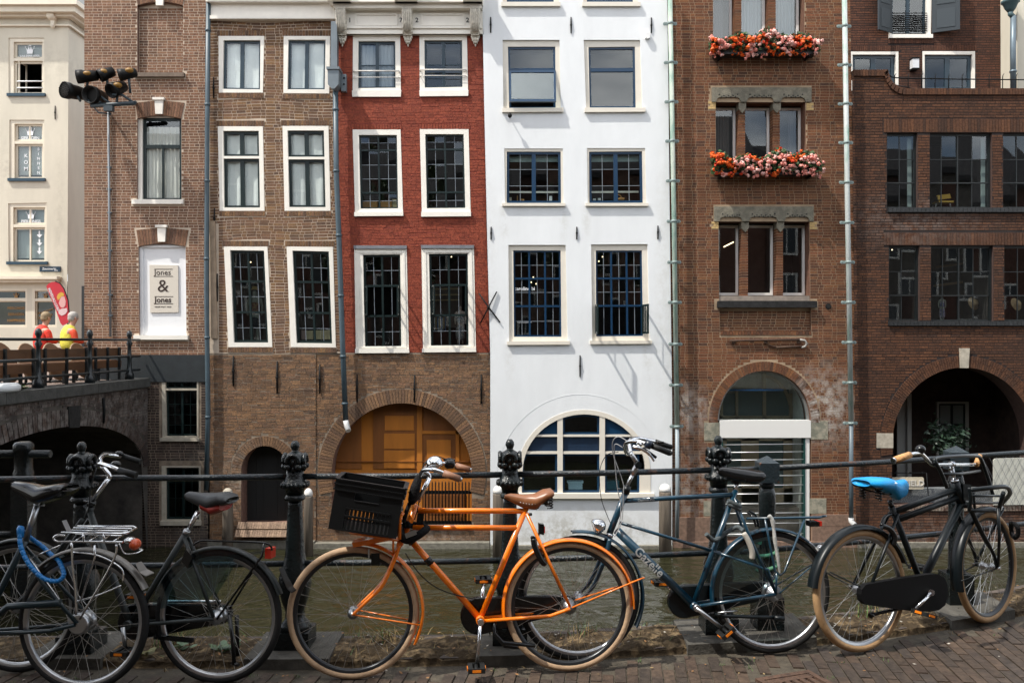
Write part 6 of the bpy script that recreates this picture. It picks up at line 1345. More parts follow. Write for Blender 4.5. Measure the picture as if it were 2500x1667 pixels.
# floodlights
fr=empty('floodlight_rig',at(268,275,20.0),'cluster of six black stage floodlights on a bracket beside the brown house','floodlights')
def A(x,y,Y=19.4):return at(x,y,Y)
mb=MB();mb.tube([A(222,259),A(328,252)],.05,n=8);mb.tube([A(215,245),A(240,275),A(262,278)],.018,n=6);mb.tube([A(328,252),at(330,250,20.2)],.04,n=8);mb.obox(A(266,266,19.38),(.1,0,0),(0,.06,0),(0,0,.06));mb.tube([A(268,278),at(268,278,20.15)],.035,n=8)
mb.tube([A(325,250),A(298,232),A(275,232)],.03,n=6);mb.tube([A(268,252),A(240,232)],.03,n=6);mb.build('crossbar',M('rig_grey',(.03,.045,.055),.5),fr)
BK=M('lamp_black',(.005,.005,.005),.5,spec=.2);AM=M('gel_amber',(.22,.11,.012),.5)
def flood(x,y,d,r,ln,grille=False,amber=None,yoke=None,Y=19.3):
 r*=.88
 c=at(x,y,Y);d=Vector(d).normalized();u=d.orthogonal().normalized();T=Matrix((u,d.cross(u),d)).transposed()
 mb=MB();mb.lathe([(r*.4,-ln),(r*.74,-ln*.93),(r*.86,-ln*.6),(r*.9,-ln*.3),(r*1.02,-ln*.22),(r*1.02,.02),(r*.92,.02),(r*.8,-ln*.2)],c,n=16,T=T);hs=mb.build('floodlight',BK,fr)
 if grille:
  mb=MB();mb.lathe([(r*.88,.0),(.01,.004)],c,n=16,T=T);mb.build('lens',M('lamp_lens',(.55,.55,.50),.45),hs)
  mb=MB()
  for k in range(-5,6):q=k/6;h=math.sqrt(max(.02,1-q*q))*r*.95;mb.tube([c+T@Vector((-h,q*r,.025)),c+T@Vector((h,q*r,.025))],.008,n=4)
  mb.build('grille',BK,hs)
 if amber:mb=MB();p=at(*amber,Y-.02);mb.ball(p,.10,.09,.065,n=10,m=7);mb.build('amber_cap',AM,hs)
 if yoke:mb=MB();mb.tube([c-d*ln*.5,at(*yoke,19.4)],.03,n=6);mb.build('yoke',MATS['rig_grey'],hs)
flood(158,220,(-.55,-1,-.05),.21,.5,True,None,(196,247));flood(190,188,(-1,-.25,-.15),.17,.44,False,(213,181),(212,215));flood(220,231,(-.15,-1,-.1),.225,.5,False,None,(245,252));flood(244,186,(-.75,-.4,-.45),.16,.34,False,(253,176),(262,215));flood(292,184,(-1,-.25,-.25),.15,.38,False,(316,173),(318,228));flood(272,222,(-.35,-.8,-.5),.19,.42,False,(287,209),(285,250))
# ------------------------------------------------------------------ flower boxes
STEM=M('geranium_leaf',(.035,.075,.022),.6,var=.5,vscale=14)
PINK=M('petal_pink',(.86,.34,.28),.6,var=.15,vscale=30);PALE=M('petal_pale',(.90,.56,.50),.6,var=.1,vscale=30);ORG=M('petal_orange',(.86,.15,.015),.6,var=.15,vscale=30);REDP=M('petal_red',(.72,.06,.014),.6,var=.1)
def blossom_mesh(seed,mat):
 r_=random.Random(seed);mb=MB()
 for i in range(26):
  d=Vector((r_.gauss(0,1),r_.gauss(0,1),r_.gauss(.15,1))).normalized();t=d.orthogonal().normalized();t=(t*math.cos(i*2.4)+d.cross(t)*math.sin(i*2.4));s=r_.uniform(.42,.62);u=d.cross(t);p=d*r_.uniform(.7,1.0)
  k=mb.verts([p-t*s,p-u*s*.8+d*.08,p+t*s+d*.1,p+u*s*.8-d*.05]);mb.face((k,k+1,k+2,k+3))
 me=bpy.data.meshes.new('blossom');me.from_pydata(mb.v,[],mb.f);me.materials.append(mat);return me
BM=[[blossom_mesh(q*5+k,m)for k in range(3)]for q,m in enumerate((PINK,PALE,ORG,REDP))]
def flower_box(label,x0,x1,yt,yb,n,seed,orange):
 r_=random.Random(seed);Yb=20.22;c=f6.m(((x0+x1)/2,yb));root=empty('flower_box',(c[0],Yb-.2,c[1]),label,'flower box','flower boxes of the russet house')
 X0,Zb=f6.m((x0,yb));X1,Zt=f6.m((x1,yb-20));mb=MB()
 mb.box(X0,X1,Yb-.36,Yb-.33,Zb,Zt);mb.box(X0,X1,Yb-.10,Yb-.07,Zb,Zt);mb.box(X0,X0+.03,Yb-.33,Yb-.1,Zb,Zt);mb.box(X1-.03,X1,Yb-.33,Yb-.1,Zb,Zt);mb.box(X0+.03,X1-.03,Yb-.33,Yb-.1,Zb,Zb+.03);mb.box(X0-.02,X1+.02,Yb-.375,Yb-.361,Zt-.04,Zt)
 mb.build('trough',M('trough_black',(.012,.012,.012),.5),root)
 mb=MB()
 for x in(X0+.15,X1-.15):mb.box(x-.02,x+.02,Yb-.34,Yb,Zb-.05,Zb-.001)
 mb.build('bracket',MATS['iron'],root)
 top,bot=f6.m((0,yt))[1],f6.m((0,yb-8))[1];mb=MB();W=X1-X0
 prof=lambda x:.75+.25*math.sin(x*5+seed)*math.sin(x*2.3+1)
 for i in range(2100):
  u=r_.random();x=X0-.08+u*(W+.16);hh=prof(u*3)*(1 if .05<u<.95 else .7);z=lerp(bot,lerp(bot,top,hh),r_.random()**.8)-.02;y=Yb-.22+r_.uniform(-.26,.14);p=Vector((x,y,z));t=Vector((r_.uniform(-1,1),r_.uniform(-1,.3),r_.uniform(-.4,1))).normalized();o=t.orthogonal().normalized();s=r_.uniform(.03,.055)
  k=mb.verts([p-t*s,p+o*s,p+t*s,p-o*s]);mb.face((k,k+1,k+2,k+3))
 mb.build('leaves',STEM,root,kind='stuff')
 fl=MB()
 for i in range(n):
  u=r_.random();x=X0-.10+u*(W+.19);edge=min(1,min(u,1-u)*7+.45);hh=prof(u*3)*(.75+.25*edge);v=r_.random();z=lerp(bot-.12,lerp(bot,top,hh),v**.75);y=Yb-.25-.29*math.sin(math.pi*min(1,.15+v*.75))*r_.uniform(.5,1.1)+(0.12 if v>.8 else 0)
  patch=mnoise.noise((x*2.2+seed,z*2.5,0));q=r_.random();kind_=(2 if q<.75 else 3)if patch>orange else(0 if q<.55 else 1)
  o=bpy.data.objects.new('blossom',BM[kind_][i%3]);COL.objects.link(o);o.parent=root;o.location=Vector((x,y,z))-base_of(root);s=r_.uniform(.034,.056);o.scale=(s,s,s*.8);o.rotation_euler=(r_.uniform(-.5,.5),r_.uniform(-.5,.5),r_.uniform(0,6.28))
  if i%2:q_=o.location+base_of(root)+Vector((r_.uniform(-.09,.09)*min(1,min(u,1-u)*9),r_.uniform(-.03,.05),r_.uniform(-.08,.05)));fl.m=kind_;k=len(fl.v);fl.v+=[tuple(q_+Vector(v.co)*s*.7)for v in o.data.vertices];[fl.face([k+z_ for z_ in p_.vertices])for p_ in o.data.polygons]
 fl.build('small_blossoms',[PINK,PALE,ORG,REDP],root,kind='stuff')
flower_box('upper flower box overflowing with pink and orange geraniums',1737,1980,80,145,290,3,.02)
flower_box('lower flower box overflowing with pink and orange geraniums',1742,1985,368,433,290,8,.10)
# ------------------------------------------------------------------ things seen behind the panes
def spot(house,fac,x,y,d=.9,s=.017,name='ceiling_spot'):
 mb=MB();c=at(x,y,fac.Y+d);mb.ball(c,s,n=8,m=6);return mb.build(name,MATS['lamp_glow'],house)
for hh,fc,pts in((h3,f3,((608,641),(612,640))),(h4,f4,((1102,627),)),(h5,f5,((1302,677),(1297,689),(1309,693),(1471,627),(1462,638))),(h6,f6,((1797,598),)),(h7,f7,((2195,604),(2178,610),(2232,605)))):
 for x,y in pts:spot(hh,fc,x,y)
mb=MB();mb.tube([at(1767,603,21.2),at(1791,591,21.2)],.016,n=6);mb.build('strip_light',MATS['lamp_glow'],h6)
def boxes(name,label,fac,rects,mat,d=.34,dep=.2,cat='box',group=None):
 for i,r_ in enumerate(rects):
  mb=MB();f_=Fac(fac.Y+d);mb.prism(f_.poly(rect(*r_)),fac.Y+d,fac.Y+d+dep);o=mb.build(name,mat[i%len(mat)]if isinstance(mat,list)else mat);tag(o,label[i]if isinstance(label,list)else label,cat,group)
CAR=M('cardboard',(.42,.22,.075),.8,var=.1);CRM=M('cream_box',(.38,.32,.19),.8,var=.08)
boxes('archive_box',['wide tan archive box on the sill of the red house left window','tan archive box right of the window bar in the red house','narrow pale file box at the right end of the red house sill'],f4,[(882,491,921,507),(927,490,957,507),(958,487,969,507)],[CAR,CAR,CRM],group=None)
boxes('stacked_carton',['pinkish carton at the bottom left inside the wavy brick house window','cream carton second from left inside the wavy brick house window','cream carton under the window bar of the wavy brick house','largest cream carton at the bottom right of the wavy brick house window'],f3,[(736,806,746,828),(747,807,764,828),(768,806,784,828),(785,806,805,828)],[M('pink_box',(.28,.19,.17),.8),CRM,CRM,CRM])
boxes('storage_tub',['pale blue plastic tub with lid in the half-round window'],f5,[(1388,1178,1422,1194)],[M('tub_blue',(.42,.58,.66),.4)]);boxes('storage_tub',['dark teal plastic tub in the right part of the half-round window'],f5,[(1481,1174,1512,1194)],[M('tub_teal',(.02,.10,.14),.4)])
mb=MB();mb.prism(Fac(20.42).poly(rect(1385.5,1175.5,1424.5,1179)),20.42,20.66);tag(mb.build('tub_top',MATS['tub_blue']),'pale blue lid lying on the tub in the half-round window','lid')
boxes('stone_ledge_item',['small cream jar on the left window ledge of the white house second row','thin brass candlestick on the white house left ledge','folded tan card on the white house left ledge','small white bottle on the white house left ledge','white cup on the right ledge of the white house second row','second white cup beside it on the right ledge'],f5,[(1243,482,1249,490),(1262,478,1264,490),(1271,486,1280,490),(1341,479,1348,490),(1448,485,1455,489),(1460,484,1467,489)],[MATS['pale_stone'],GOLD,CAR,WI,WI,WI],cat='ornament',dep=.08)
bk=MB();bk.tube([at(1510+8*math.cos(a*.35),488-12*math.sin(a*.35),20.45)for a in range(10)],.012,n=5);bk.lathe([(.07,0),(.08,.05)],at(1517,489,20.45),n=10);tag(bk.build('wicker_basket',CAR),'small handled basket on the right window ledge of the white house','basket')
def mannequin(label,x,ytop,ybot,fac,d,skin_,top_,bottom_,hat=None):
 Yd=fac.Y+d;b=at(x,ybot,Yd);t=at(x,ytop,Yd);H=t.z-b.z;root=empty('mannequin',b,label,'mannequin')
 def P(a,z,r,r2=None):return(b.x+a*H,Yd,b.z+z*H,r*H,(r2 or r)*H)
 pts=[P(0,.53,.085,.06),P(0,.65,.07,.05),P(0,.79,.09,.055),P(0,.85,.035),P(0,.90,.04,.045),P(0,.96,.038,.042),P(.11,.80,.03),P(.13,.66,.024),P(.12,.52,.02),P(-.11,.80,.03),P(-.13,.66,.024),P(-.12,.52,.02),P(.05,.45,.05),P(.055,.26,.036),P(.055,.04,.025),P(-.05,.45,.05),P(-.055,.26,.036),P(-.055,.04,.025)]
 skin_body(pts,[(0,1),(1,2),(2,3),(3,4),(4,5),(2,6),(6,7),(7,8),(2,9),(9,10),(10,11),(0,12),(12,13),(13,14),(0,15),(15,16),(16,17)],skin_,root,'body',1)
 skin_body([P(0,.50,.10,.075),P(0,.65,.085,.065),P(0,.80,.10,.07)],[(0,1),(1,2)],top_,root,'shirt',1)
 skin_body([P(0,.52,.105,.08),P(0,.40,.12,.09),P(0,.30 if bottom_ is not top_ else .12,.13,.1)],[(0,1),(1,2)],bottom_,root,'skirt' if bottom_ is top_ else 'shorts',1)
 if hat:mb=MB();mb.lathe([(.075*H,0),(.075*H,.01*H),(.045*H,.012*H),(.042*H,.05*H),(.02*H,.055*H)],(b.x,Yd,b.z+.965*H),n=14);mb.build('hat',hat,root)
PAT=M('floral_cloth',(.10,.02,.02),.8,col2=(.25,.16,.05),c2pos=(.45,.6),vscale=30);PAT2=M('pale_print',(.45,.43,.38),.8,col2=(.10,.16,.22),c2pos=(.48,.55),vscale=28)
MAN=M('mannequin_grey',(.20,.22,.18),.5)
mannequin('dark-shirted window mannequin with straw hat inside the wavy brick house',622,702,845,f3,.8,MAN,PAT,M('black_cloth',(.012,.012,.014),.9),M('straw_hat',(.42,.28,.08),.8));mannequin('mannequin in pale printed dress inside the red house lower right window',1124,743,845,f4,.8,M('mannequin_pale',(.42,.36,.30),.5),PAT2,PAT2)
mannequin('mannequin in blue printed dress inside the dark brick building',2300,720,786,f7,.9,MAN,M('blue_print',(.08,.10,.20),.8,col2=(.3,.28,.3),c2pos=(.48,.56),vscale=25),MATS['blue_print'])
ch=empty('chair',at(2304,505,20.9),'yellow chair behind the steel grid window of the dark brick building','chair');YC=M('chair_yellow',(.50,.31,.04),.6)
mb=MB();mb.obox(at(2304,481,21.1),(.16,0,.02),(0,.02,0),(0,.03,.06));mb.build('backrest',YC,ch);mb=MB();mb.obox(at(2302,495,20.95),(.18,0,0),(0,.17,0),(0,0,.02));mb.build('seat',YC,ch)
for x,yy in((2286,20.8),(2319,20.8),(2288,21.1),(2318,21.1)):mb=MB();mb.tube([at(x,496,yy),at(x+(4 if x>2300 else-4),512,yy)],.012,n=5);mb.build('leg',MATS['pale_pipe'],ch)
for k,(x,y,w,lb)in enumerate(((2376,741,15,'folded straw hat hanging in the middle window of the dark building'),(2480,743,17,'straw hat hanging in the rightmost window of the dark building'))):
 mb=MB();c=at(x,y,20.85);T=Matrix.Rotation(R(70),3,'X')@Matrix.Rotation(R(20),3,'Y');mb.lathe([(.165,0),(.16,.012),(.085,.02),(.08,.09),(.04,.1)],c,n=18,T=T);tag(mb.build('straw_hat',M('hat_straw',(.30,.21,.11),.8,var=.2,vscale=30)),lb,'hat')
for y0,y1,x0,x1 in((640,668,2285,2420),(686,700,2280,2420)):
 mb=MB();mb.tube([at(x0,y0+12,21.6),at(x1,y0-6,21.6)],.03,n=5);tag(mb.build('shop_shelf',M('shelf_wood',(.20,.12,.05),.6)),'wooden display shelf behind the middle window, '+('upper one' if y0<660 else 'lower one'),'shelf')
# lettering on a shop pane of the white house
X_,Z_=f5.m((1281,708));lettering('caroline bi',.115,(X_,20.1+.098,Z_),WI,h5,depth=.002,bold=True);X_,Z_=f5.m((1281,788));lettering('collection in',.07,(X_,20.1+.098,Z_),WI,h5,depth=.002)
# shelves inside the red house lower windows
SH=M('inner_shelf',(.26,.20,.10),.6);
for k,y in enumerate((706,720,733)):
 mb=MB();mb.tube([at(1056,y,21.0),at(1122,y-1,21.0)],.02,n=4);tag(mb.build('display_shelf',SH),'tan shelf board in the red house lower right window, '+('topmost','middle','lowest')[k]+' of three','shelf')
mb=MB();mb.prism(Fac(21.3).poly(rect(1050,699,1128,800)),21.3,21.35);tag(mb.build('shop_backdrop',MATS['room_pale']),'pale back wall of the shop inside the red house lower right window','backdrop')  # back wall in a paler tone than the other rooms
rnd=random.Random(9)
for k in range(9):mb=MB();x=1060+k*3.2;mb.prism(Fac(20.9).poly(rect(x,775,x+2.6,rnd.uniform(800,812))),20.9,21.0);tag(mb.build('hanging_garment',[MATS['pale_print'],M('garment_mustard',(.25,.17,.05),.9),M('garment_blue',(.05,.09,.16),.9)][k%3]),'thin garment on the rack inside the red house lower right window','garment','garments on the rack')
# ------------------------------------------------------------------ canal railing
rl=empty('canal_railing',(0,4.9,0),'black cast iron canal railing with ornate posts and two rusty rails','railing')
CI=MATS['cast_iron']
def ornate(x,y,label):
 """square-shafted post: block, bulb, tapered shaft, collars, trefoil head and knob"""
 zt=1.145;mb=MB();rot=Matrix.Rotation(R(4),3,'Z')
 mb.box(x-.098,x+.098,y-.098,y+.098,-.03,.10);po=mb.build('ornate_post',CI,rl)
 mb=MB();mb.lathe([(.088,.101),(.075,.13),(.052,.16),(.05,.20),(.07,.26),(.086,.34),(.083,.40),(.064,.46),(.052,.52),(.047,.60),(.038,.80),(.036,.825)],(x,y,0),n=20,sq=1.7);mb.build('shaft',CI,po)
 mb=MB();mb.lathe([(.04,.825),(.054,.832),(.056,.845),(.05,.856),(.046,.862)],(x,y,0),n=20,sq=1.5);mb.build('lower_collar',CI,po)
 mb=MB();mb.lathe([(.046,.862),(.05,.89),(.066,.905),(.072,.918),(.066,.932),(.056,.945),(.047,.97),(.045,1.0)],(x,y,0),n=20,sq=1.6)
 for k in range(20):
  a=k*2*math.pi/20;q=(abs(math.cos(a))**3.2+abs(math.sin(a))**3.2)**(-1/3.2);mb.ball((x+.071*q*math.cos(a),y+.071*q*math.sin(a),.917),.010,.010,.016,n=6,m=4)
 mb.build('collar',CI,po)
 mb=MB();mb.lathe([(.045,1.0),(.050,1.012),(.053,1.03),(.057,1.05),(.056,1.07),(.046,1.09),(.026,1.102)],(x,y,0),n=20,sq=1.25)
 for sx,sy in((0,-1),(0,1),(1,0),(-1,0)):
  d=Vector((sx,sy,0));t=Vector((-sy,sx,0));T=Matrix((t,d,Vector((0,0,1)))).transposed();c=Vector((x,y,0))+d*.045
  mb.tube([c+d*.012+T@Vector((.036*math.cos(R(a)),0,.036*math.sin(R(a))+1.052))for a in range(-20,201,22)],.0125,n=7)
  for s in(-1,1):mb.ball(c+t*s*.030+d*.008+Vector((0,0,1.022)),.020,.020,.019,n=10,m=7,T=T)
  mb.ball(c+d*.010+Vector((0,0,1.048)),.012,.010,.016,n=8,m=5,T=T);mb.ball(c+d*.006+Vector((0,0,1.008)),.010,.012,.016,n=8,m=5,T=T)
 mb.build('trefoil_head',CI,po)
 mb=MB();mb.lathe([(.03,1.098),(.018,1.108),(.02,1.118),(.026,1.132),(.024,1.15),(.012,1.166)],(x,y,0),n=12);mb.build('knob',CI,po)
 return po
POSTS=[(-2.42,4.80),(-1.235,4.86),(-.012,4.93),(1.235,5.11)]
for p in POSTS:ornate(*p,'')
def square_post(x,y,hcap,label=None,w=.058):
 mb=MB();mb.box(x-.08,x+.08,y-.08,y+.08,-.03,.20);po=mb.build('square_post',CI,rl)
 mb=MB();mb.lathe([(.06,.201),(.05,.23),(.046,.5),(.05,.72),(.051,.80),(.044,.835),(.034,.85)],(x,y,0),n=14);mb.build('shaft',CI,po)
 mb=MB();mb.lathe([(.042,.851),(.045,.87),(.036,.882)],(x,y,0),n=14);mb.box(x-w,x+w,y-w,y+w,.883,hcap);b=mb.verts([(x-w,y-w,hcap),(x+w,y-w,hcap),(x+w,y+w,hcap),(x-w,y+w,hcap),(x,y,hcap+.04)])
 for k in range(4):mb.face((b+k,b+(k+1)%4,b+4))
 mb.build('cap',M('cap_worn',(.012,.022,.028),.4,col2=(.14,.06,.025),c2pos=(.60,.68),vscale=16,bump=.3),po)
 return po
square_post(1.545,5.17,1.0);square_post(2.945,5.66,1.0)
P5=(-3.24,5.66);mb=MB();mb.box(P5[0]-.055,P5[0]+.055,P5[1]-.055,P5[1]+.055,-.05,.80);po=mb.build('square_post',CI,rl)
mb=MB();mb.lathe([(.046,.80),(.053,.82),(.053,.86),(.047,.88),(.047,1.0),(.053,1.005),(.053,1.045),(.042,1.062),(.03,1.066)],(*P5,0),n=16,sq=3);mb.build('cap',CI,po)
pts=[(-4.4,4.72),(-3.3,4.76)]+POSTS+[(1.545,5.17),(2.945,5.66),(4.4,6.3),(7.5,7.9)]
for a,b in zip(pts,pts[1:]):
 for z in(.962,.468):mb=MB();mb.tube([(*a,z),(*(Vector(a).lerp(Vector(b),.5)),z-.004),(*b,z)],.0175,n=8);mb.build('rail',MATS['rusty_rail'],rl)
mb=MB();mb.tube([(-4.5,5.66,.985),(-3.06,5.66,.985)],.026,n=8);mb.build('rail',CI,rl)
mb=MB();mb.tube([(-4.5,5.66,.45),(P5[0],5.66,.45)],.022,n=8);mb.build('rail',CI,rl)
for(x,y)in((4.4,6.3),):square_post(x,y,1.0)
mb=MB();rnd=random.Random(2)
mb.tube([(1.545+.058*math.cos(t*.9),5.17+.058*math.sin(t*.9),.22+t*.012)for t in range(26)],.014,n=5);tag(mb.build('ribbon',M('ribbon_green',(.08,.22,.13),.8)),'faded green ribbon wound round the foot of the square railing post','ribbon')
# ------------------------------------------------------------------ bicycles
M('tyre_black',(.008,.008,.008),.75,spec=.3,bump=.2,bscale=120);M('tyre_tan',(.40,.27,.165),.75,var=.15,vscale=12,bump=.15);M('tyre_gum',(.33,.20,.095),.75,var=.2,vscale=14,bump=.15)
M('chrome',(.62,.63,.64),.12,metal=1.0);M('alloy',(.42,.43,.44),.3,metal=1.0);M('spoke_steel',(.55,.55,.54),.3,metal=.9);M('rim_dark',(.03,.032,.035),.3,metal=.6)
M('rubber',(.008,.009,.009),.55,spec=.3);M('black_gloss',(.004,.0045,.005),.2,spec=.4);M('black_matt',(.003,.0055,.007),.36,spec=.3);M('bag_black',(.006,.006,.0065),.8,spec=.15,bump=.5,bscale=60)
M('paint_orange',(.80,.18,.002),.32,coat=.5,var=.14,vscale=22);M('paint_teal',(.003,.030,.055),.3,coat=.35,var=.3,vscale=25);M('paint_graphite',(.020,.025,.025),.4,spec=.35);M('leather_brown',(.20,.075,.028),.38,var=.2,vscale=12);M('grip_brown',(.24,.115,.065),.55);M('cork',(.50,.27,.11),.8,var=.25,vscale=60,bump=.4)
M('reflector_red',(.45,.020,.008),.2);M('reflector_orange',(.60,.16,.01),.25);M('cloth_grey',(.07,.085,.09),.9,var=.4,vscale=30,bump=.6);M('strap_white',(.35,.35,.33),.8,var=.4,vscale=40)
glass_mat('coat_guard',tint=(.42,.56,.60),k=1.0,add=.01)
class Bike:
 def __init__(s,label,Rc,Fc,lean,group='bicycles parked along the railing'):
  z=ZS;s.R=Vector((*Rc,z));d=(Vector((*Fc,z))-s.R);s.wb=d.length;eu=d.normalized()
  side=Vector((0,0,1)).cross(eu)
  s.nv=1.0 if side.y<0 else-1.0
  away=-side*s.nv;eh=(Vector((0,0,1))*math.cos(lean)+away*math.sin(lean)).normalized();ev=eh.cross(eu)
  s.M=Matrix((eu,ev,eh)).transposed();s.Mi=s.M.inverted()
  s.root=bpy.data.objects.new('bicycle',None);COL.objects.link(s.root);s.root.matrix_world=Matrix.Translation(s.R)@s.M.to_4x4();tag(s.root,label,'bicycle',group);ROOT[s.root.name]=Vector((0,0,0))
 def P(s,px,py,v=0.0):
  """bike coordinates (along, across, up) of the point at photo pixel (px, py), v metres towards the camera from the mid plane"""
  o=s.Mi@(Vector((0,0,EYE))-s.R);d=s.Mi@Vector(((px-CX)/F,1,-(py-CY)/F));vv=v*s.nv;t=(vv-o.y)/d.y;return o+d*t
 def B(s,mb,name,mat,parent=None,**k):return mb.build(name,mat,parent or s.root,local=True,**k)
 def tubes(s,name,mat,segs,parent=None):
  mb=MB()
  for seg in segs:pts,r=seg[0],seg[1];mb.tube(pts,r,n=seg[2]if len(seg)>2 else 10)
  return s.B(mb,name,mat,parent)
def wheel(b,c,Rw,tyre,rim,tw=.019,T=None,hubr=.02,flange=.024,spokes=36,hub_w=.034,hubm='alloy',nm='wheel',par=None):
 T=T or Matrix.Translation(Vector((c[0],0,c[1])));tr=lambda x,y,z:T@Vector((x,y,z));mb=MB();n=56
 mb.tube([tr((Rw-tw)*math.cos(2*math.pi*k/n),0,(Rw-tw)*math.sin(2*math.pi*k/n))for k in range(n)],tw,n=10,closed=True);w=b.B(mb,nm,MATS[tyre],par)
 mb=MB();rr=Rw-2*tw+.004;mb.arc_strip(T,rr,0,2*math.pi,[(.004,-.014),(-.010,-.013),(-.018,-.006),(-.019,0),(-.018,.006),(-.010,.013),(.004,.014)],n=56);b.B(mb,'rim',MATS[rim],w)
 mb=MB()
 for k in range(spokes):
  a=2*math.pi*k/spokes;sd=1 if k%2 else-1;off=(1 if(k//2)%2 else-1)*1.15
  mb.tube([tr(flange*math.cos(a+off),sd*hub_w*.85,flange*math.sin(a+off)),tr((rr-.015)*math.cos(a),0,(rr-.015)*math.sin(a))],.0011,n=4,caps=False)
 b.B(mb,'spokes',MATS['spoke_steel'],w,kind='stuff')
 mb=MB();pr=[(.008,-.058),(.012,-.045),(flange+.004,-hub_w),(flange+.004,-hub_w+.005),(hubr,-hub_w+.009),(hubr,hub_w-.009),(flange+.004,hub_w-.005),(flange+.004,hub_w),(.012,.045),(.008,.058)]
 mb.lathe(pr,T.to_translation(),axis='Y',n=14,T=T.to_3x3());b.B(mb,'hub',MATS[hubm],w)
 return w
def fender(b,c,rad,a0,a1,mat,w=.030,T=None,name='mudguard',lip=.012):
 T=T or Matrix.Translation(Vector((c[0],0,c[1])));mb=MB();pr=[(-lip,-w),(-lip*.3,-w*.85),(0,-w*.45),(.002,0),(0,w*.45),(-lip*.3,w*.85),(-lip,w)]
 mb.arc_strip(T,rad,R(a0),R(a1),pr+[(p[0]-.0015,p[1]*.97)for p in pr[::-1]],n=40);return b.B(mb,name,mat)
def saddle(b,secs,mat,name='saddle',drop=.35,parent=None):
 """secs: (along u, top h, half width, depth)"""
 mb=MB();mb.smooth=True;rings=[];n=14
 for(u,h,w,dp)in secs:
  pts=[]
  for k in range(n):
   a=2*math.pi*k/n;x,y=math.cos(a),math.sin(a);yy=y*.5+.5 if y>=0 else .5+y*.5
   pts.append((u,w*math.copysign(abs(x)**.8,x),h-dp*(1-(math.sin(a)*.5+.5))if y<0 else h-dp*.5*(1-abs(y)**.7)))
  rings.append(mb.verts(pts))
 for i in range(len(rings)-1):
  for k in range(n):mb.face((rings[i]+k,rings[i]+(k+1)%n,rings[i+1]+(k+1)%n,rings[i+1]+k))
 mb.face([rings[0]+k for k in range(n)]);mb.face([rings[-1]+k for k in range(n)][::-1])
 return b.B(mb,name,mat,parent)
def coil(mb,p0,p1,r,turns,wr=.004,n=10):
 p0,p1=Vector(p0),Vector(p1);d=(p1-p0);u=d.orthogonal().normalized();w=d.normalized().cross(u);m=int(turns*n)
 mb.tube([p0+d*(k/m)+r*(math.cos(2*math.pi*k/n)*u+math.sin(2*math.pi*k/n)*w)for k in range(m+1)],wr,n=5)
def bez(p,n=14):
 """smooth curve through control points"""
 p=[Vector(q)for q in p];out=[]
 for i in range(len(p)-1):
  a,b_,c,d=p[max(i-1,0)],p[i],p[i+1],p[min(i+2,len(p)-1)]
  for k in range(n):t=k/n;out.append(.5*((2*b_)+(c-a)*t+(2*a-5*b_+4*c-d)*t*t+(3*b_-a-3*c+d)*t**3))
 return out+[p[-1]]
def pedal(b,c,parent,nv,refl=True,along=(1,0,0)):
 c=Vector(c);a=Vector(along).normalized();mb=MB();y=Vector((0,1,0));up=a.cross(y)
 for s in(-1,1):mb.obox(c+a*s*.032,a*.012,y*.045,up*.011)
 mb.tube([c-y*.05,c+y*.05],.010,n=7);mb.obox(c+y*.048,a*.044,y*.005,up*.012);mb.obox(c-y*.048,a*.044,y*.005,up*.012);p=b.B(mb,'pedal',MATS['rubber'],parent)
 if refl:
  mb=MB()
  for s in(-1,1):mb.obox(c+a*s*.046,a*.003,y*.022,up*.007)
  mb.obox(c+y*nv*.0545,a*.022,y*.002,up*.006);b.B(mb,'pedal_reflector',MATS['reflector_orange'],p)
def on_tube_text(b,s_,p0,p1,r,size,mat,name='lettering',start=.1,flip=False):
 """letters lying on the camera side of a frame tube"""
 p0,p1=Vector(p0),Vector(p1);d=(p1-p0).normalized();vs_,fs=text_geo(s_,size,True);nv=Vector((0,b.nv,0));up=d.cross(nv)if d.cross(nv).z>0 else nv.cross(d);w=max(v.x for v in vs_)-min(v.x for v in vs_);hh=max(v.y for v in vs_)
 if(p1-p0).dot(Vector((-1,0,0)))<0 and b.nv>0:d=-d
 mb=MB();ax=up;mid=p0.lerp(p1,start)
 for v in vs_:yy=(v.y-hh*.46);mb.v.append(tuple(mid+d*v.x+ax*yy+nv*(math.sqrt(max(0,r*r-yy*yy*.3))+.0035)))
 for f in fs:mb.face(f)
 return b.B(mb,name,mat)
# ---- the orange bicycle
C=Bike('orange double top tube bicycle with tan tyres and black crate, facing left',(.306,4.60),(-.842,4.50),R(3));P=C.P;OG=MATS['paint_orange'];cr,cf=(0,.345),(C.wb,.345)
rh,fh=P(1388,1478),P(863,1494);cr=(rh.x,rh.z);cf=(fh.x,fh.z)
wheel(C,cf,.347,'tyre_tan','rim_dark',tw=.020);wheel(C,cr,.347,'tyre_tan','rim_dark',tw=.020,hubr=.035,flange=.034)
bb=P(1172,1510);ht,hb_=P(1018,1232),P(979,1322);sc=P(1285,1243)
fr=C.tubes('frame',OG,[([P(1021,1246),P(1284,1247)],.0150),([P(1008,1287),P(1264,1288)],.0150),([P(994,1308),bb],.0175),([P(1287,1234),bb],.0160),([ht,hb_],.0185),([bb-Vector((0,.045,0)),bb+Vector((0,.045,0))],.023,14)]+[([P(1285,1252)+Vector((0,s*.018,0)),rh+Vector((0,s*.052,.008))],.0088)for s in(-1,1)]+[([bb+Vector((-.02,s*.025,-.004)),P(1340,1497)+Vector((0,s*.05,0)),rh+Vector((.03,s*.055,-.012)),rh+Vector((0,s*.054,0))],.0098)for s in(-1,1)])
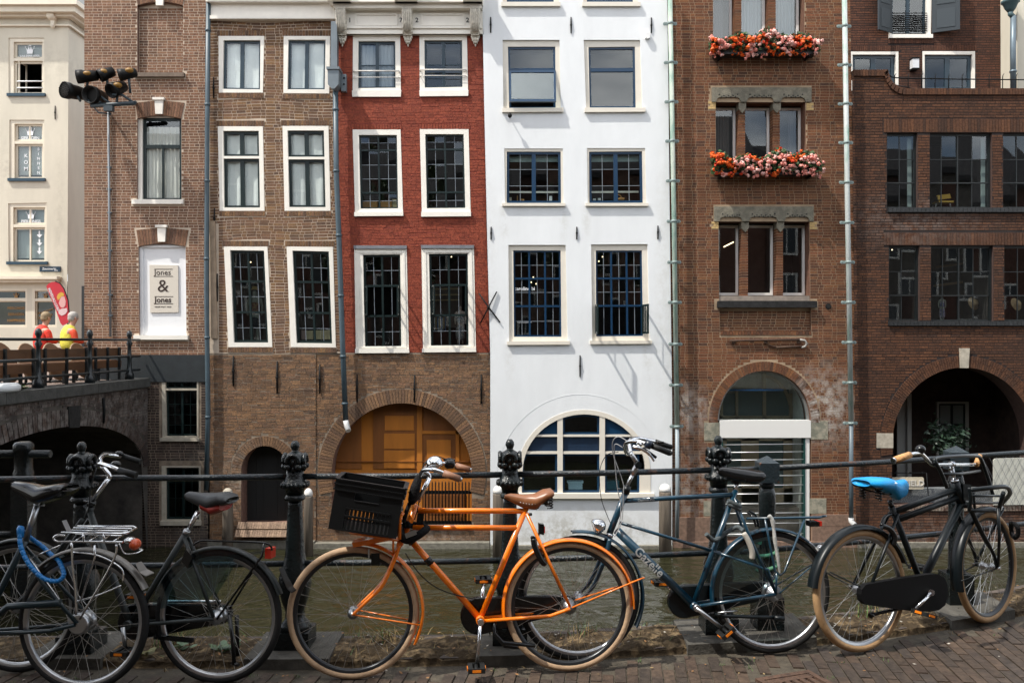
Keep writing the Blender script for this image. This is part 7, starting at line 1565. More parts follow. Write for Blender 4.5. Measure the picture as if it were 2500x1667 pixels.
for s in(-1,1):
 f0=P(976,1326)+Vector((0,s*.036,0));C.tubes('fork_blade',OG,[(bez([f0,P(957,1377)+Vector((0,s*.042,0)),P(934,1424)+Vector((0,s*.046,0)),P(902,1457)+Vector((0,s*.05,0)),fh+Vector((0,s*.052,0))],6),[.0125]*8+[.011]*8+[.0085]*9)])
C.tubes('fork_crown',OG,[([P(976,1326)+Vector((0,-.045,0)),P(976,1326)+Vector((0,.045,0))],.016),([hb_,P(976,1328)],.018)])
fender(C,cf,.372,90,208,OG,w=.030);fender(C,cr,.362,-10,183,OG,w=.034)
for s in(-1,1):C.tubes('mudguard_stay',OG,[([fh+Vector((-.01,s*.052,0)),P(1024,1521)+Vector((0,s*.030,0))],.0042,6)])
C.tubes('mudguard_stay',OG,[([rh+Vector((-.01,s*.056,.004)),P(1553,1417,s*.04),P(1568,1411,s*.03)],.0045,6)for s in(-1,1)]+[([P(1568,1411,.03),P(1573,1410,0),P(1568,1411,-.03)],.0045,6)])
# saddle
su=lambda x,y:P(x,y)
a_,b_,c_=su(1233,1205),su(1349,1194),su(1302,1205)
sd_=saddle(C,[(a_.x+.002,a_.z-.005,.012,.02),(a_.x-.03,a_.z+.002,.026,.045),(lerp(a_.x,b_.x,.4),a_.z-.006,.038,.075),(lerp(a_.x,b_.x,.62),a_.z-.002,.065,.085),(lerp(a_.x,b_.x,.82),b_.z+.0,.085,.065),(b_.x+.008,b_.z+.004,.085,.045),(b_.x,b_.z-.004,.07,.03)],MATS['leather_brown'])
mb=MB()
for s in(-1,1):mb.tube([P(1245,1215)+Vector((0,s*.02,0)),P(1300,1228)+Vector((0,s*.022,0)),P(1340,1226)+Vector((0,s*.06,0))],.004,n=6);coil(mb,P(1338,1206)+Vector((0,s*.06,0)),P(1338,1236)+Vector((0,s*.06,0)),.018,4.5,.004)
mb.lathe([(.012,-.03),(.025,-.025),(.025,.025),(.012,.03)],P(1306,1231),axis='Y',n=12);C.B(mb,'spring',MATS['black_gloss'],sd_)
mb=MB()
for k in range(9):
 p=P(lerp(1268,1325,k/8),1228-abs(k-3.5)*1.6);mb.ball(p+Vector((0,C.nv*.06,.0)),.0035,n=6,m=4)
C.B(mb,'rivet',MATS['alloy'],sd_)
C.tubes('seat_post',MATS['black_gloss'],[([P(1286,1240),P(1294,1222)],.0125),([P(1292,1255,.02),P(1297,1255,.03)],.008)])
# handlebar, stem, bell, grips
st=C.tubes('stem',MATS['chrome'],[([P(1020,1224),P(1049,1166)],.0125),(bez([P(1049,1166),P(1046,1157),P(1035,1152),P(1028,1157)],5),.011)])
near=bez([P(1030,1157,0),P(1026,1160,.10),P(1034,1148,.22),P(1058,1146,.29),P(1083,1155,.30)],8);far=bez([P(1030,1155,0),P(1034,1146,-.12),P(1052,1133,-.24),P(1085,1131,-.29),P(1112,1137,-.30)],8)
hbar=C.tubes('handlebar',MATS['chrome'],[(near,.0108),(far,.0108)])
for a,b2 in((P(1082,1154,.30),P(1122,1169,.295)),(P(1112,1136,-.30),P(1146,1146,-.29))):
 g_=C.tubes('grip',MATS['grip_brown'],[([a,b2],.0175,14)]);C.tubes('grip_end',MATS['alloy'],[([b2,b2+(b2-a).normalized()*.012],.012)],g_)
mb=MB();T=Matrix.Rotation(R(-30)*C.nv,3,'X');bc=P(1061,1130,.18);mb.ball(bc,.042,.042,.034,n=20,m=12,T=T);bl=C.B(mb,'bell',MATS['chrome'],hbar);mb=MB();mb.tube([bc+Vector((0,0,-.02)),P(1062,1150,.26)],.01,n=7);C.B(mb,'bell_mount',MATS['alloy'],bl)
mb=MB();mb.lathe([(.012,-.03),(.026,-.02),(.028,.015),(.018,.03)],P(1098,1132,-.30),axis='X',n=12);mb.tube([P(1084,1122,-.30),P(1098,1120,-.33),P(1110,1124,-.34)],.007,n=6);C.B(mb,'gear_shifter',MATS['black_gloss'],hbar)
C.tubes('brake_cable',MATS['rubber'],[(bez([P(1090,1122,-.28),P(1065,1114,-.1),P(1040,1127,.05),P(1026,1165,.04),P(1022,1230,.03),P(1012,1268,.03)],8),.003,5),(bez([P(990,1350,.02),P(1020,1395,.02),P(1060,1430,.02),P(1105,1449,.02),P(1165,1462,.02)],6),.0032,5)])
# locks and bag at the head tube
mb=MB();mb.tube(bez([P(1024,1160,.03),P(1014,1190,.06),P(1008,1215,.06),P(1004,1228,.05)],5),[.012,.018,.022,.024,.026,.028,.028,.028,.027,.027,.026,.026,.024,.02,.018,.016],n=9);mb.tube(bez([P(1000,1228,.03),P(992,1250,.05),P(985,1275,.05)],5),.012,n=7);C.B(mb,'cable_wrap',MATS['bag_black'])
ln=MB();ln.tube(bez([P(985,1285,-.05),P(978,1300,.03),P(990,1318,.05),P(1012,1312,.06),P(1035,1296,.05),P(1040,1288,.0),P(1012,1282,-.03),P(990,1280,.03)],5),.021,n=8);lock=C.B(ln,'chain_lock',MATS['bag_black']);ROOT[lock.name]=Vector((0,0,0))
mb=MB();mb.obox(P(1003,1303,.078),(.028,0,-.01),(0,.004,0),(.004,0,.012));C.B(mb,'lock_badge',MATS['alloy'],lock)
mb=MB()
mb.obox(P(1026,1265,-.02),(.018,0,.004),(0,.014,0),(-.004,0,.04));C.B(mb,'pump_bracket',MATS['black_gloss'])
C.tubes('cable_clip',MATS['black_gloss'],[([P(1042,1362),P(1052,1376)],.021,12),([P(999,1314),P(1008,1326)],.021,12)])
# chaincase, cranks, stand
def capsule(b,pa,ra,pb,rb_,v0,v1,mat,name,n=14,bevel=.006):
 a,c=Vector((pa.x,pa.z)),Vector((pb.x,pb.z));d=(c-a).normalized();th=math.atan2(d.y,d.x);al=math.acos(max(-1,min(1,(ra-rb_)/(c-a).length)))
 def out(o):return[(a.x+(ra+o)*math.cos(th+al+(2*math.pi-2*al)*k/n),a.y+(ra+o)*math.sin(th+al+(2*math.pi-2*al)*k/n))for k in range(n+1)]+[(c.x+(rb_+o)*math.cos(th-al+2*al*k/n),c.y+(rb_+o)*math.sin(th-al+2*al*k/n))for k in range(n+1)]
 mb=MB();L0=[(out(-bevel),v0),(out(0),v0+bevel*(1 if v1>v0 else-1)),(out(0),v1-bevel*(1 if v1>v0 else-1)),(out(-bevel),v1)];m=len(L0[0][0]);rs=[mb.verts([(x,v,h)for x,h in pts])for pts,v in L0]
 for i in range(3):
  for k in range(m):mb.face((rs[i]+k,rs[i]+(k+1)%m,rs[i+1]+(k+1)%m,rs[i+1]+k))
 mb.face([rs[0]+k for k in range(m)][::-1]);mb.face([rs[3]+k for k in range(m)]);return b.B(mb,name,mat)
capsule(C,P(1170,1508),.100,rh,.045,-C.nv*.035,-C.nv*.075,MATS['black_gloss'],'chain_guard')
ck=C.tubes('crank',MATS['chrome'],[([bb+Vector((0,C.nv*.062,0)),P(1164,1625,.075)],.0095),([bb+Vector((0,C.nv*.04,0)),bb+Vector((0,C.nv*.075,0))],.017,14)]);pedal(C,P(1163,1630,.12),ck,C.nv)
ck=C.tubes('crank',MATS['chrome'],[([bb+Vector((0,-C.nv*.07,0)),P(1181,1425,-.085)],.0095)]);pedal(C,P(1180,1414,-.13),ck,C.nv)
C.tubes('centre_stand',MATS['black_gloss'],[([P(1207,1512,.02),P(1207,1545,.03),P(1228,1568,.05),P(1306,1575,.05)],.011),([P(1207,1512,-.02),P(1210,1548,-.04),P(1232,1576,-.06),P(1300,1582,-.06)],.011)])
mb=MB();mb.obox(P(1321,1290,.0),(.014,0,.003),(0,.02,0),(0,0,.028));rl_=C.B(mb,'rear_light',MATS['black_gloss']);mb=MB();mb.obox(P(1326,1291,.0),(.008,0,.002),(0,.019,0),(0,0,.018));C.B(mb,'red_lens',MATS['reflector_red'],rl_);C.tubes('light_bracket',MATS['black_gloss'],[([P(1316,1300),P(1312,1318)],.006)],rl_)
C.tubes('ring_lock',MATS['black_gloss'],[(bez([P(1303,1314,.055),P(1305,1330,.06),P(1314,1352,.065),P(1324,1370,.06),P(1331,1376,.05)],5),[.012]+[.017]*19+[.012]),(bez([P(1303,1314,.055),P(1300,1312,0),P(1303,1314,-.055)],4),.012)])
mb=MB();mb.obox(P(917,1362,0),(.022,0,0),(0,.02,0),(0,0,.03));d_=C.B(mb,'brake_block',MATS['black_gloss']);mb=MB();mb.obox(P(901,1350,.01),(.004,0,0),(0,.015,0),(0,0,.024));C.B(mb,'reflector',MATS['chrome'],d_)
# front carrier and crate
C.tubes('front_carrier',OG,[([P(972,1318,.10),P(858,1300,.10),P(855,1299,0),P(858,1300,-.10),P(972,1316,-.10)],.0085),([P(975,1316,.12),P(976,1262,.12),P(985,1250,.12)],.0095),([P(975,1312,-.12),P(978,1262,-.12)],.0095),([P(880,1304,-.1),P(880,1304,.1)],.006),([P(915,1309,-.1),P(915,1309,.1)],.006),([P(960,1316,.1),P(960,1350,.045)],.006),([P(870,1303,.08),P(866,1480,.055)],.0)][:6])
mb=MB();mb.obox(P(905,1318,0),(.09,0,-.015),(0,.055,0),(.004,0,.012));C.B(mb,'carrier_plate',OG)
cra=empty('crate',(0,0,0),'black plastic crate with slotted sides on the orange bicycle front carrier','crate');cra.matrix_world=C.root.matrix_world.copy();ROOT[cra.name]=Vector((0,0,0))
nr=.17
BLc,BRc,TLc,TRc=P(801,1290,nr),P(967,1315,nr),P(818,1167,nr),P(985,1192,nr)
ex=(BRc-BLc);ez=((TLc-BLc)+(TRc-BRc))/2;ex2=TRc-TLc;W_=ex.length;H_c=ez.length;ex.normalize();ez=(ez-ex*ez.dot(ex)).normalized();ey=Vector((0,-C.nv,0));o_=BLc;D_=.315;CP=M('crate_plastic',(.005,.0055,.006),.38,spec=.25)
tp=.012
def cbox(mb,x0,x1,y0,y1,z0,z1):
 sx=tp*0
 mb.obox(o_+ex*(x0+x1)/2+ey*(y0+y1)/2+ez*(z0+z1)/2,ex*(x1-x0)/2,ey*(y1-y0)/2,ez*(z1-z0)/2)
t_=.008
def cwall(along,at_):
 mb=MB();n=11;Lw=W_ if along=='x' else D_-2*t_
 def bx(a0,a1,z0,z1,th=t_,out=0.0):
  if along=='x':y0=at_-(out if at_==0 else 0);cbox(mb,a0,a1,y0,at_+th+(out if at_ else 0),z0,z1)
  else:x0=at_-(out if at_==0 else 0);cbox(mb,x0,at_+th+(out if at_ else 0),a0+t_,a1+t_,z0,z1)
 bx(0,Lw,H_c-.052,H_c,t_,.006);bx(0,Lw,H_c-.030,H_c-.024,t_,.011);bx(0,Lw,H_c-.058,H_c-.052,t_,.011);bx(0,Lw,H_c-.006,H_c+.002,t_+.004,.011)
 hx0,hx1=Lw*.30,Lw*.66;bx(0,hx0,H_c-.098,H_c-.058);bx(hx1,Lw,H_c-.098,H_c-.058);bx(0,Lw,H_c-.138,H_c-.098);bx(hx0,hx1,H_c-.102,H_c-.097,t_,.004)
 bx(0,Lw*.2,.0,H_c-.138);bx(Lw*.86,Lw,0,H_c-.138);bx(Lw*.2,Lw*.86,.072,.082,t_,.006);bx(Lw*.2,Lw*.86,H_c-.146,H_c-.138,t_,.006);bx(Lw*.2,Lw*.86,0,.012,t_,.003)
 for k in range(n):a=lerp(Lw*.2,Lw*.86,(k+.22)/n);bx(a,a+Lw*.66/n*.62,.012,.072)
 for k in range(n):a=lerp(Lw*.2,Lw*.86,(k+.22)/n);bx(a,a+Lw*.66/n*.62,.082,H_c-.146)
 return mb.build('side_panel',CP,cra,local=True)
cwall('x',0);cwall('x',D_-t_);cwall('y',0);cwall('y',W_-t_)
mb=MB();cbox(mb,t_,W_-t_,t_,D_-t_,0,.008);mb.build('bottom',CP,cra,local=True)
# ---- the teal bicycle
D=Bike('teal bicycle with silver frame lettering and rear carrier, facing left behind the orange one',(1.472,4.85),(.370,4.735),R(3));P=D.P;TL=MATS['paint_teal'];rh,fh=P(1884,1444),P(1413,1458);cr,cf=(rh.x,rh.z),(fh.x,fh.z)
wheel(D,cf,.345,'tyre_black','alloy');wheel(D,cr,.345,'tyre_black','alloy',hubr=.036,flange=.042)
bb=P(1692,1476);
D.tubes('frame',TL,[([P(1527,1203),P(1488,1302)],.0185),([P(1522,1222),P(1787,1207)],.0140),([P(1512,1275),P(1740,1344)],.0095),([P(1506,1294),bb],.0240,14),([P(1796,1196),bb],.0155),([bb-Vector((0,.045,0)),bb+Vector((0,.045,0))],.023,14)]+[([P(1740,1344)+Vector((0,s*.012,0)),P(1866,1385)+Vector((0,s*.055,0)),rh+Vector((.01,s*.06,.03))],.0075)for s in(-1,1)]+[([P(1790,1214)+Vector((0,s*.02,0)),P(1832,1328)+Vector((0,s*.045,0)),rh+Vector((0,s*.058,.005))],.0085)for s in(-1,1)]+[([bb+Vector((-.02,s*.028,0)),rh+Vector((0,s*.058,0))],.0100)for s in(-1,1)])
for s in(-1,1):D.tubes('fork_blade',TL,[(bez([P(1486,1312)+Vector((0,s*.036,0)),P(1470,1366)+Vector((0,s*.044,0)),P(1444,1425)+Vector((0,s*.05,0)),fh+Vector((0,s*.054,0))],6),[.0135]*8+[.0115]*6+[.009]*5)])
D.tubes('fork_crown',MATS['chrome'],[([P(1490,1302),P(1487,1310)],.0205,14)]);D.tubes('headset',MATS['black_matt'],[([P(1532,1186),P(1527,1205)],.021,14),([P(1508,1193,.02),P(1528,1196,.02)],.006)])
st=D.tubes('stem',MATS['alloy'],[([P(1529,1190),P(1546,1155)],.0115),([P(1544,1158),P(1557,1133)],.0165,12),([P(1557,1133),P(1540,1106)],.0135)])
mb=MB();mb.tube([P(1557,1134,.0)+Vector((0,-.026,0)),P(1557,1134)+Vector((0,.026,0))],.0195,n=16);D.B(mb,'stem_pivot',MATS['black_matt'],st)
near=bez([P(1540,1105,0),P(1531,1108,.06),P(1526,1092,.13),P(1531,1080,.18),P(1552,1076,.24),P(1576,1083,.28)],8);far=bez([P(1540,1104,0),P(1536,1080,-.08),P(1542,1072,-.14),P(1562,1070,-.22),P(1600,1078,-.28)],8)
hbar=D.tubes('handlebar',MATS['chrome'],[(near,.0112),(far,.0112)])
g_=D.tubes('grip',MATS['rubber'],[([P(1591,1088,.29),P(1634,1105,.29)],[.0155,.0165],14),([P(1634,1105,.29),P(1640,1107,.29)],[.0165,.011],14)]);D.tubes('twist_shifter',M('shifter_navy',(.006,.014,.03),.35),[([P(1576,1082,.285),P(1590,1087,.29)],.024,14)],g_)
D.tubes('grip',MATS['rubber'],[([P(1600,1078,-.28),P(1640,1092,-.28)],.016,12)])
D.tubes('brake_lever',MATS['chrome'],[(bez([P(1546,1090,.26),P(1562,1094,.28),P(1578,1102,.28),P(1590,1114,.28),P(1597,1125,.28)],6),[.010]*6+[.0095]*10+[.007]*9),(bez([P(1556,1080,.26),P(1566,1088,.27)],4),.014)]);D.tubes('brake_lever',MATS['black_gloss'],[(bez([P(1570,1094,-.26),P(1590,1108,-.27),P(1602,1117,-.27)],6),.009)])
D.tubes('brake_cable',M('cable_grey',(.30,.31,.32),.4),[(bez([P(1543,1085,.2),P(1512,1066,.16),P(1496,1078,.1),P(1497,1108,.06),P(1508,1140,.05),P(1522,1182,.04),P(1522,1200,.04),P(1518,1270,.03),P(1500,1310,.04)],8),.0028,5),(bez([P(1520,1092,.14),P(1502,1084,.12),P(1500,1110,.08),P(1504,1160,.05),P(1508,1195,.04),P(1516,1240,.03),P(1510,1290,.03)],8),.0028,5)]);D.tubes('light_cable',MATS['rubber'],[(bez([P(1510,1103,.1),P(1482,1110,.05),P(1466,1140,.03),P(1464,1180,.02),P(1470,1225,.02),P(1490,1276,.01)],8),.0022,5)])
mb=MB();mb.box(*[0]*6)if False else None;c=P(1612,1080,-.05);mb.obox(c,(.018,0,0),(0,.012,0),(0,0,.006));D.B(mb,'shifter_window',MATS['black_gloss'],hbar)
c=P(1459,1284,.01);T=Matrix.Rotation(R(15),3,'Y');mb=MB();mb.lathe([(.012,-.045),(.03,-.035),(.042,-.005),(.044,.02),(.036,.024)],c,axis='X',n=16,T=T);hl=D.B(mb,'headlight',MATS['chrome']);mb=MB();mb.ball(c+T@Vector((.022,0,0)),.006,.034,.034,n=14,m=8,T=T);D.B(mb,'lens',M('headlamp_lens',(.5,.52,.52),.1),hl);D.tubes('lamp_bracket',MATS['black_gloss'],[([P(1465,1302),P(1479,1306)],.006)],hl)
fender(D,cf,.372,84,208,TL,w=.028);fender(D,cr,.362,-8,128,TL,w=.028);fender(D,cr,.362,128,139,MATS['alloy'],w=.028);fender(D,cr,.3625,136,152,M('mudguard_white',(.6,.6,.58),.35),w=.028)
mb=MB();c=P(2006,1348,0);mb.ball(c,.022,.022,.024,n=12,m=8);rf=D.B(mb,'tail_reflector',MATS['reflector_red']);mb=MB();mb.ball(c+Vector((.008,0,.022)),.024,.022,.022,n=12,m=8);D.B(mb,'reflector_housing',MATS['chrome'],rf)
a_,b_=P(1754,1144),P(1852,1152)
sd_=saddle(D,[(a_.x+.004,a_.z+.004,.022,.03),(a_.x-.02,a_.z+.010,.034,.055),(lerp(a_.x,b_.x,.35),a_.z+.004,.05,.075),(lerp(a_.x,b_.x,.6),a_.z+.0,.085,.085),(lerp(a_.x,b_.x,.85),b_.z+.012,.105,.08),(b_.x,b_.z+.012,.10,.06),(b_.x-.012,b_.z+.0,.08,.035)],MATS['black_gloss'])
mb=MB();[coil(mb,P(1815,1170,s*.06),P(1838,1176,s*.06),.013,4,.0035)for s in(-1,1)];mb.obox(P(1800,1172),(.03,0,0),(0,.02,0),(0,0,.015));D.B(mb,'spring',MATS['black_matt'],sd_);D.tubes('seat_post',MATS['chrome'],[([P(1794,1200),P(1800,1176)],.0125)])
rk=D.tubes('rear_carrier',TL,[([P(1824,1265,s*.06),P(2000,1263,s*.06),P(2010,1260,s*.05)],.0068)for s in(-1,1)]+[([P(2010,1260,.05),P(2016,1259,0),P(2010,1260,-.05)],.0068),([P(1826,1265,.06),P(1824,1265,0),P(1826,1265,-.06)],.0068),([P(1860,1264,0),P(2005,1261,0)],.005)]+[([P(1867,1265,s*.06),P(1880,1330,s*.07),P(1892,1393,s*.07),P(1904,1404,s*.07),P(1915,1396,s*.07),P(1964,1268,s*.06)],.0062)for s in(-1,1)]+[([P(1896,1398,s*.07),rh+Vector((0,s*D.nv*.062,.0))],.006)for s in(-1,1)]+[([rh+Vector((-.02,s*.06,.005)),P(1998,1368,s*.03)],.004,6)for s in(-1,1)])
D.tubes('carrier_spring',MATS['black_gloss'],[(bez([P(1826,1250,.0),P(1838,1262,.04),P(1846,1285,.05)],5),.007),(bez([P(1830,1248,.0),P(1845,1258,-.03),P(1852,1285,-.05)],5),.007)],rk)
mb=MB();mb.obox(P(1984,1277,0),(.028,0,0),(0,.03,0),(0,0,.014));tl=D.B(mb,'rear_light',MATS['black_gloss'],rk);mb=MB();mb.obox(P(1997,1276,0),(.010,0,0),(0,.03,0),(0,0,.013));D.B(mb,'red_lens',MATS['reflector_red'],rk)
capsule(D,P(1676,1473),.092,rh,.05,-D.nv*.035,-D.nv*.08,MATS['black_matt'],'chain_guard')
ck=D.tubes('crank',MATS['alloy'],[([P(1698,1482,.07),P(1768,1536,.08)],[.0125,.010]),([bb+Vector((0,D.nv*.04,0)),bb+Vector((0,D.nv*.08,0))],.019,14)]);pedal(D,P(1772,1540,.125),ck,D.nv,along=(1,0,-.8));ck=D.tubes('crank',MATS['chrome'],[([bb+Vector((0,-D.nv*.08,0)),P(1625,1428,-.09)],.010)]);pedal(D,P(1612,1421,-.13),ck,D.nv)
D.tubes('side_stand',MATS['black_matt'],[([P(1745,1498,.03),P(1770,1503,.05),P(1905,1507,.09)],[.008,.010,.011]),([P(1890,1507,.09),P(1914,1510,.095)],.014)]);D.tubes('pump',MATS['alloy'],[([P(1752,1495,.055),P(1800,1490,.055)],.005)])
mb=MB();c0=(cr[0],cr[1]);n=16;k=mb.verts([(cr[0]+.352*math.cos(R(a)),s*.034,cr[1]+.352*math.sin(R(a)))for s in(-1,1)for a in[lerp(-4,96,q/n)for q in range(n+1)]]+[(cr[0]+.06,s*.045,cr[1]+.09)for s in(-1,1)])
for s in range(2):
 for q in range(n):mb.face((k+s*(n+1)+q,k+s*(n+1)+q+1,k+2*(n+1)+s))
D.B(mb,'coat_guard',MATS['coat_guard'])
D.tubes('ring_lock',M('lock_cream',(.42,.40,.35),.4),[(bez([P(1815,1300,.055),P(1826,1318,.06),P(1836,1345,.06),P(1836,1364,.055)],6),[.010]+[.016]*17+[.011])]);on_tube_text(D,'Gazelle',P(1506,1294),bb,.0240,.070,M('letter_silver',(.36,.38,.38),.4),start=.41)
on_tube_text(D,'Chamonix Plus',P(1522,1222),P(1787,1207),.0140,.016,MATS['letter_silver'],start=.20)
mb=MB();mb.tube(bez([P(1778,1222,.03),P(1795,1230,.04),P(1806,1236,.02),P(1800,1224,-.03),P(1780,1222,-.03),P(1782,1230,.03),P(1808,1244,.03)],6),.013,n=7);mb.tube(bez([P(1724,1303,.05),P(1745,1318,.03),P(1772,1300,-.02),P(1800,1286,.0),P(1815,1296,.04)],6),.013,n=7);tag(mb.build('chain_lock',MATS['cloth_grey'],local=True),'grey cloth-sleeved chain lock tied round the teal bicycle and railing post','lock');bpy.data.objects[-1]if False else None
for o in bpy.data.objects:
 if o.get('label')=='grey cloth-sleeved chain lock tied round the teal bicycle and railing post':o.matrix_world=D.root.matrix_world.copy()
mb=MB();mb.tube(bez([P(1876,1258,.065),P(1886,1272,.07),P(1892,1320,.075),P(1900,1370,.08),P(1904,1400,.08)],6),[.010,.012,.013,.012,.011,.012,.013,.012,.010,.009,.010,.011,.012,.010,.009,.010,.011,.010,.009,.009,.008,.007,.006,.005,.004],n=7);o=tag(mb.build('braided_strap',MATS['strap_white'],local=True),'pale braided strap hanging from the teal bicycle carrier','strap');o.matrix_world=D.root.matrix_world.copy()
# ---- the black transport bicycle
E=Bike('matt black transport bicycle with gum tyres, front carrier and blue covered saddle, facing right',(1.985,4.875),(3.03,5.335),R(3));P=E.P;BMt=MATS['black_matt'];rh=P(2100,1440);cr=(rh.x,rh.z);fh=P(2428,1386);cf=(fh.x,fh.z)
hd=P(2340,1200);steer=Matrix.Translation(Vector((hd.x,0,0)))@Matrix.Rotation(R(10),4,'Z')@Matrix.Translation(Vector((-hd.x,0,0)));TF=steer@Matrix.Translation(Vector((cf[0],0,cf[1])))
wheel(E,cr,.347,'tyre_gum','alloy',tw=.022);wheel(E,cf,.347,'tyre_gum','rim_dark',tw=.022,T=TF)
fender(E,cr,.372,171,18,BMt,w=.036,lip=.02);fender(E,None,.374,196,70,BMt,w=.038,T=TF,lip=.02)
bb=P(2268,1440)
E.tubes('frame',BMt,[([P(2180,1250),P(2338,1192)],.0185,12),([P(2192,1268),P(2342,1212)],.0185,12),([P(2349,1222),P(2262,1395),bb],.0245,14),([P(2176,1236),P(2244,1410),bb],.0185,12),([P(2330,1176),P(2346,1226)],.029,14),([bb-Vector((0,.04,0)),bb+Vector((0,.04,0))],.026,14)]+[([P(2183,1252)+Vector((0,s*.03,0)),rh+Vector((0,s*.062,0))],.0095)for s in(-1,1)]+[([bb+Vector((0,s*.03,0)),rh+Vector((0,s*.062,0))],.0105)for s in(-1,1)])
mb=MB();mb.obox(P(2350,1200,.0),(.035,0,-.005),(0,.035,0),(0,0,.05));E.B(mb,'front_frame_box',BMt)
for s in(-1,1):E.tubes('fork_blade',BMt,[(bez([steer@(P(2350,1235)+Vector((0,s*.048,0))),steer@(P(2385,1300)+Vector((0,s*.056,0))),TF@Vector((-.03,s*.062,.09)),TF@Vector((0,s*.062,0))],6),[.0145]*10+[.011]*9)])
E.tubes('fork_crown',BMt,[([steer@(P(2350,1232)+Vector((0,-.055,0))),steer@(P(2350,1232)+Vector((0,.055,0)))],.018)])
E.tubes('seat_post',MATS['black_gloss'],[([P(2178,1240),P(2172,1222)],.0135)]);
a_,b_=P(2105,1176),P(2208,1178)
sdl=saddle(E,[(a_.x,a_.z-.012,.075,.02),(a_.x+.03,a_.z-.016,.095,.03),(lerp(a_.x,b_.x,.5),a_.z-.02,.06,.03),(b_.x-.01,b_.z-.02,.025,.025)],MATS['black_gloss'])
cov=saddle(E,[(a_.x-.010,a_.z+.012,.07,.035),(a_.x+.012,a_.z+.022,.098,.06),(lerp(a_.x,b_.x,.3),a_.z+.022,.10,.075),(lerp(a_.x,b_.x,.55),a_.z+.014,.075,.085),(lerp(a_.x,b_.x,.8),b_.z+.016,.045,.115),(b_.x-.005,b_.z+.022,.032,.10),(b_.x+.012,b_.z+.004,.022,.05)],M('cover_blue',(.004,.27,.62),.45,bump=.25,bscale=14),name='saddle_cover',parent=sdl)
mb=MB()
for k in range(4):p=P(2166+k*3.2,1170+k*.4,.04);q=P(2186+k*1.5,1180,.075);mb.tube([p,p.lerp(q,.5)+Vector((0,0,.004)),q],.0022,n=4)
E.B(mb,'stripe',M('stripe_white',(.75,.8,.85),.5),sdl)
mb=MB();
for s in(-1,1):coil(mb,P(2125,1192)+Vector((0,s*.06,0)),P(2125,1218)+Vector((0,s*.06,0)),.018,4,.004);mb.tube([P(2120,1196)+Vector((0,s*.05,0)),P(2165,1206)+Vector((0,s*.02,0)),P(2200,1200)],.005,n=6)
E.B(mb,'spring',MATS['black_gloss'],sdl)
st=E.tubes('stem',MATS['alloy'],[([P(2330,1174),P(2324,1142)],.0125)]);E.tubes('stem_clamp',MATS['chrome'],[([P(2320,1133,.0),P(2328,1133)],.018,12),([P(2325,1134),P(2321,1148)],.012,10)],st);E.tubes('headset',MATS['chrome'],[([P(2331,1175),P(2330,1170)],.024,14)],st)
# the bar crosses the bike; its camera-side half is on the left of the photo
xb=steer@P(2324,1134);nearv=E.nv
def bar(px,py,v):return P(px,py,v)
hbar=E.tubes('handlebar',MATS['chrome'],[(bez([bar(2324,1134,0),bar(2295,1134,.10),bar(2277,1134,.17),bar(2262,1120,.24),bar(2250,1108,.28),bar(2240,1106,.30),bar(2222,1109,.31)],6),.0112),(bez([bar(2324,1134,0),bar(2350,1134,-.10),bar(2376,1134,-.20)],6),.0112),(bez([bar(2376,1134,-.20),bar(2388,1128,-.25),bar(2394,1112,-.27)],6),.0112)])
for a,b2 in((bar(2221,1110,.31),bar(2184,1123,.31)),(bar(2391,1113,-.27),bar(2384,1134,-.22))):g_=E.tubes('grip',MATS['cork'],[([a,b2],.0185,14)]);E.tubes('grip_end',MATS['chrome'],[([b2,b2+(b2-a).normalized()*.012],.017,12)]if a.y*E.nv>0 else[([a,a+(a-b2).normalized()*.01],.013,12)],g_)
mb=MB();mb.ball(bar(2247,1097,.29),.028,.028,.026,n=14,m=9);mb.tube([bar(2247,1097,.29),bar(2249,1107,.285)],.01,n=6);E.B(mb,'bell',MATS['black_gloss'],hbar)
car=E.tubes('front_carrier',BMt,[(bez([P(2318,1228-30,.2)if False else P(2368,1196,.18),P(2420,1190,.22),P(2455,1188,.20),P(2466,1200,.12),P(2462,1210,0),P(2452,1222,-.14),P(2440,1236,-.2)],5),.0135),([P(2366,1246,.15),P(2440,1246,.0),P(2446,1238,-.15)],.010),(bez([P(2366,1190,.18),P(2370,1215,.18),P(2366,1246,.15)],4),.010),([P(2360,1228,.12),P(2436,1227,.0)],.008),([P(2366,1210,.16),P(2448,1210,.02)],.008),([P(2376,1200,.12),P(2380,1246,.08)],.008),([P(2450,1202,.16),P(2438,1246,.05)],.0125)])
E.tubes('carrier_hoop',BMt,[(bez([P(2312,1190,.17),P(2296,1150,.18),P(2282,1124,.18),P(2290,1117,.14),P(2350,1112,.0),P(2385,1113,-.14),P(2395,1122,-.18),P(2410,1160,-.18),P(2425,1210,-.17)],5),.0115),([P(2298,1157,.17),P(2345,1156,0),P(2392,1149,-.17)],.009)],car)
E.tubes('carrier_leg',BMt,[([P(2436,1240,.1),P(2440,1310,.1),TF@Vector((.0,E.nv*.07,.01))],.009),([P(2450,1240,-.1),TF@Vector((0,-E.nv*.07,.01))],.009)],car)
E.tubes('axle_nut',MATS['chrome'],[([TF@Vector((0,-.085,0)),TF@Vector((0,.085,0))],.010),([rh+Vector((0,-.08,0)),rh+Vector((0,.08,0))],.010)])
E.tubes('mudguard_stay',BMt,[([rh+Vector((0,s*.065,.01)),P(2015,1393)+Vector((0,s*.036,0))],.004,6)for s in(-1,1)]+[([TF@Vector((-.01,s*.065,0)),TF@Vector((-.372,s*.036,-.03))],.004,6)for s in(-1,1)])
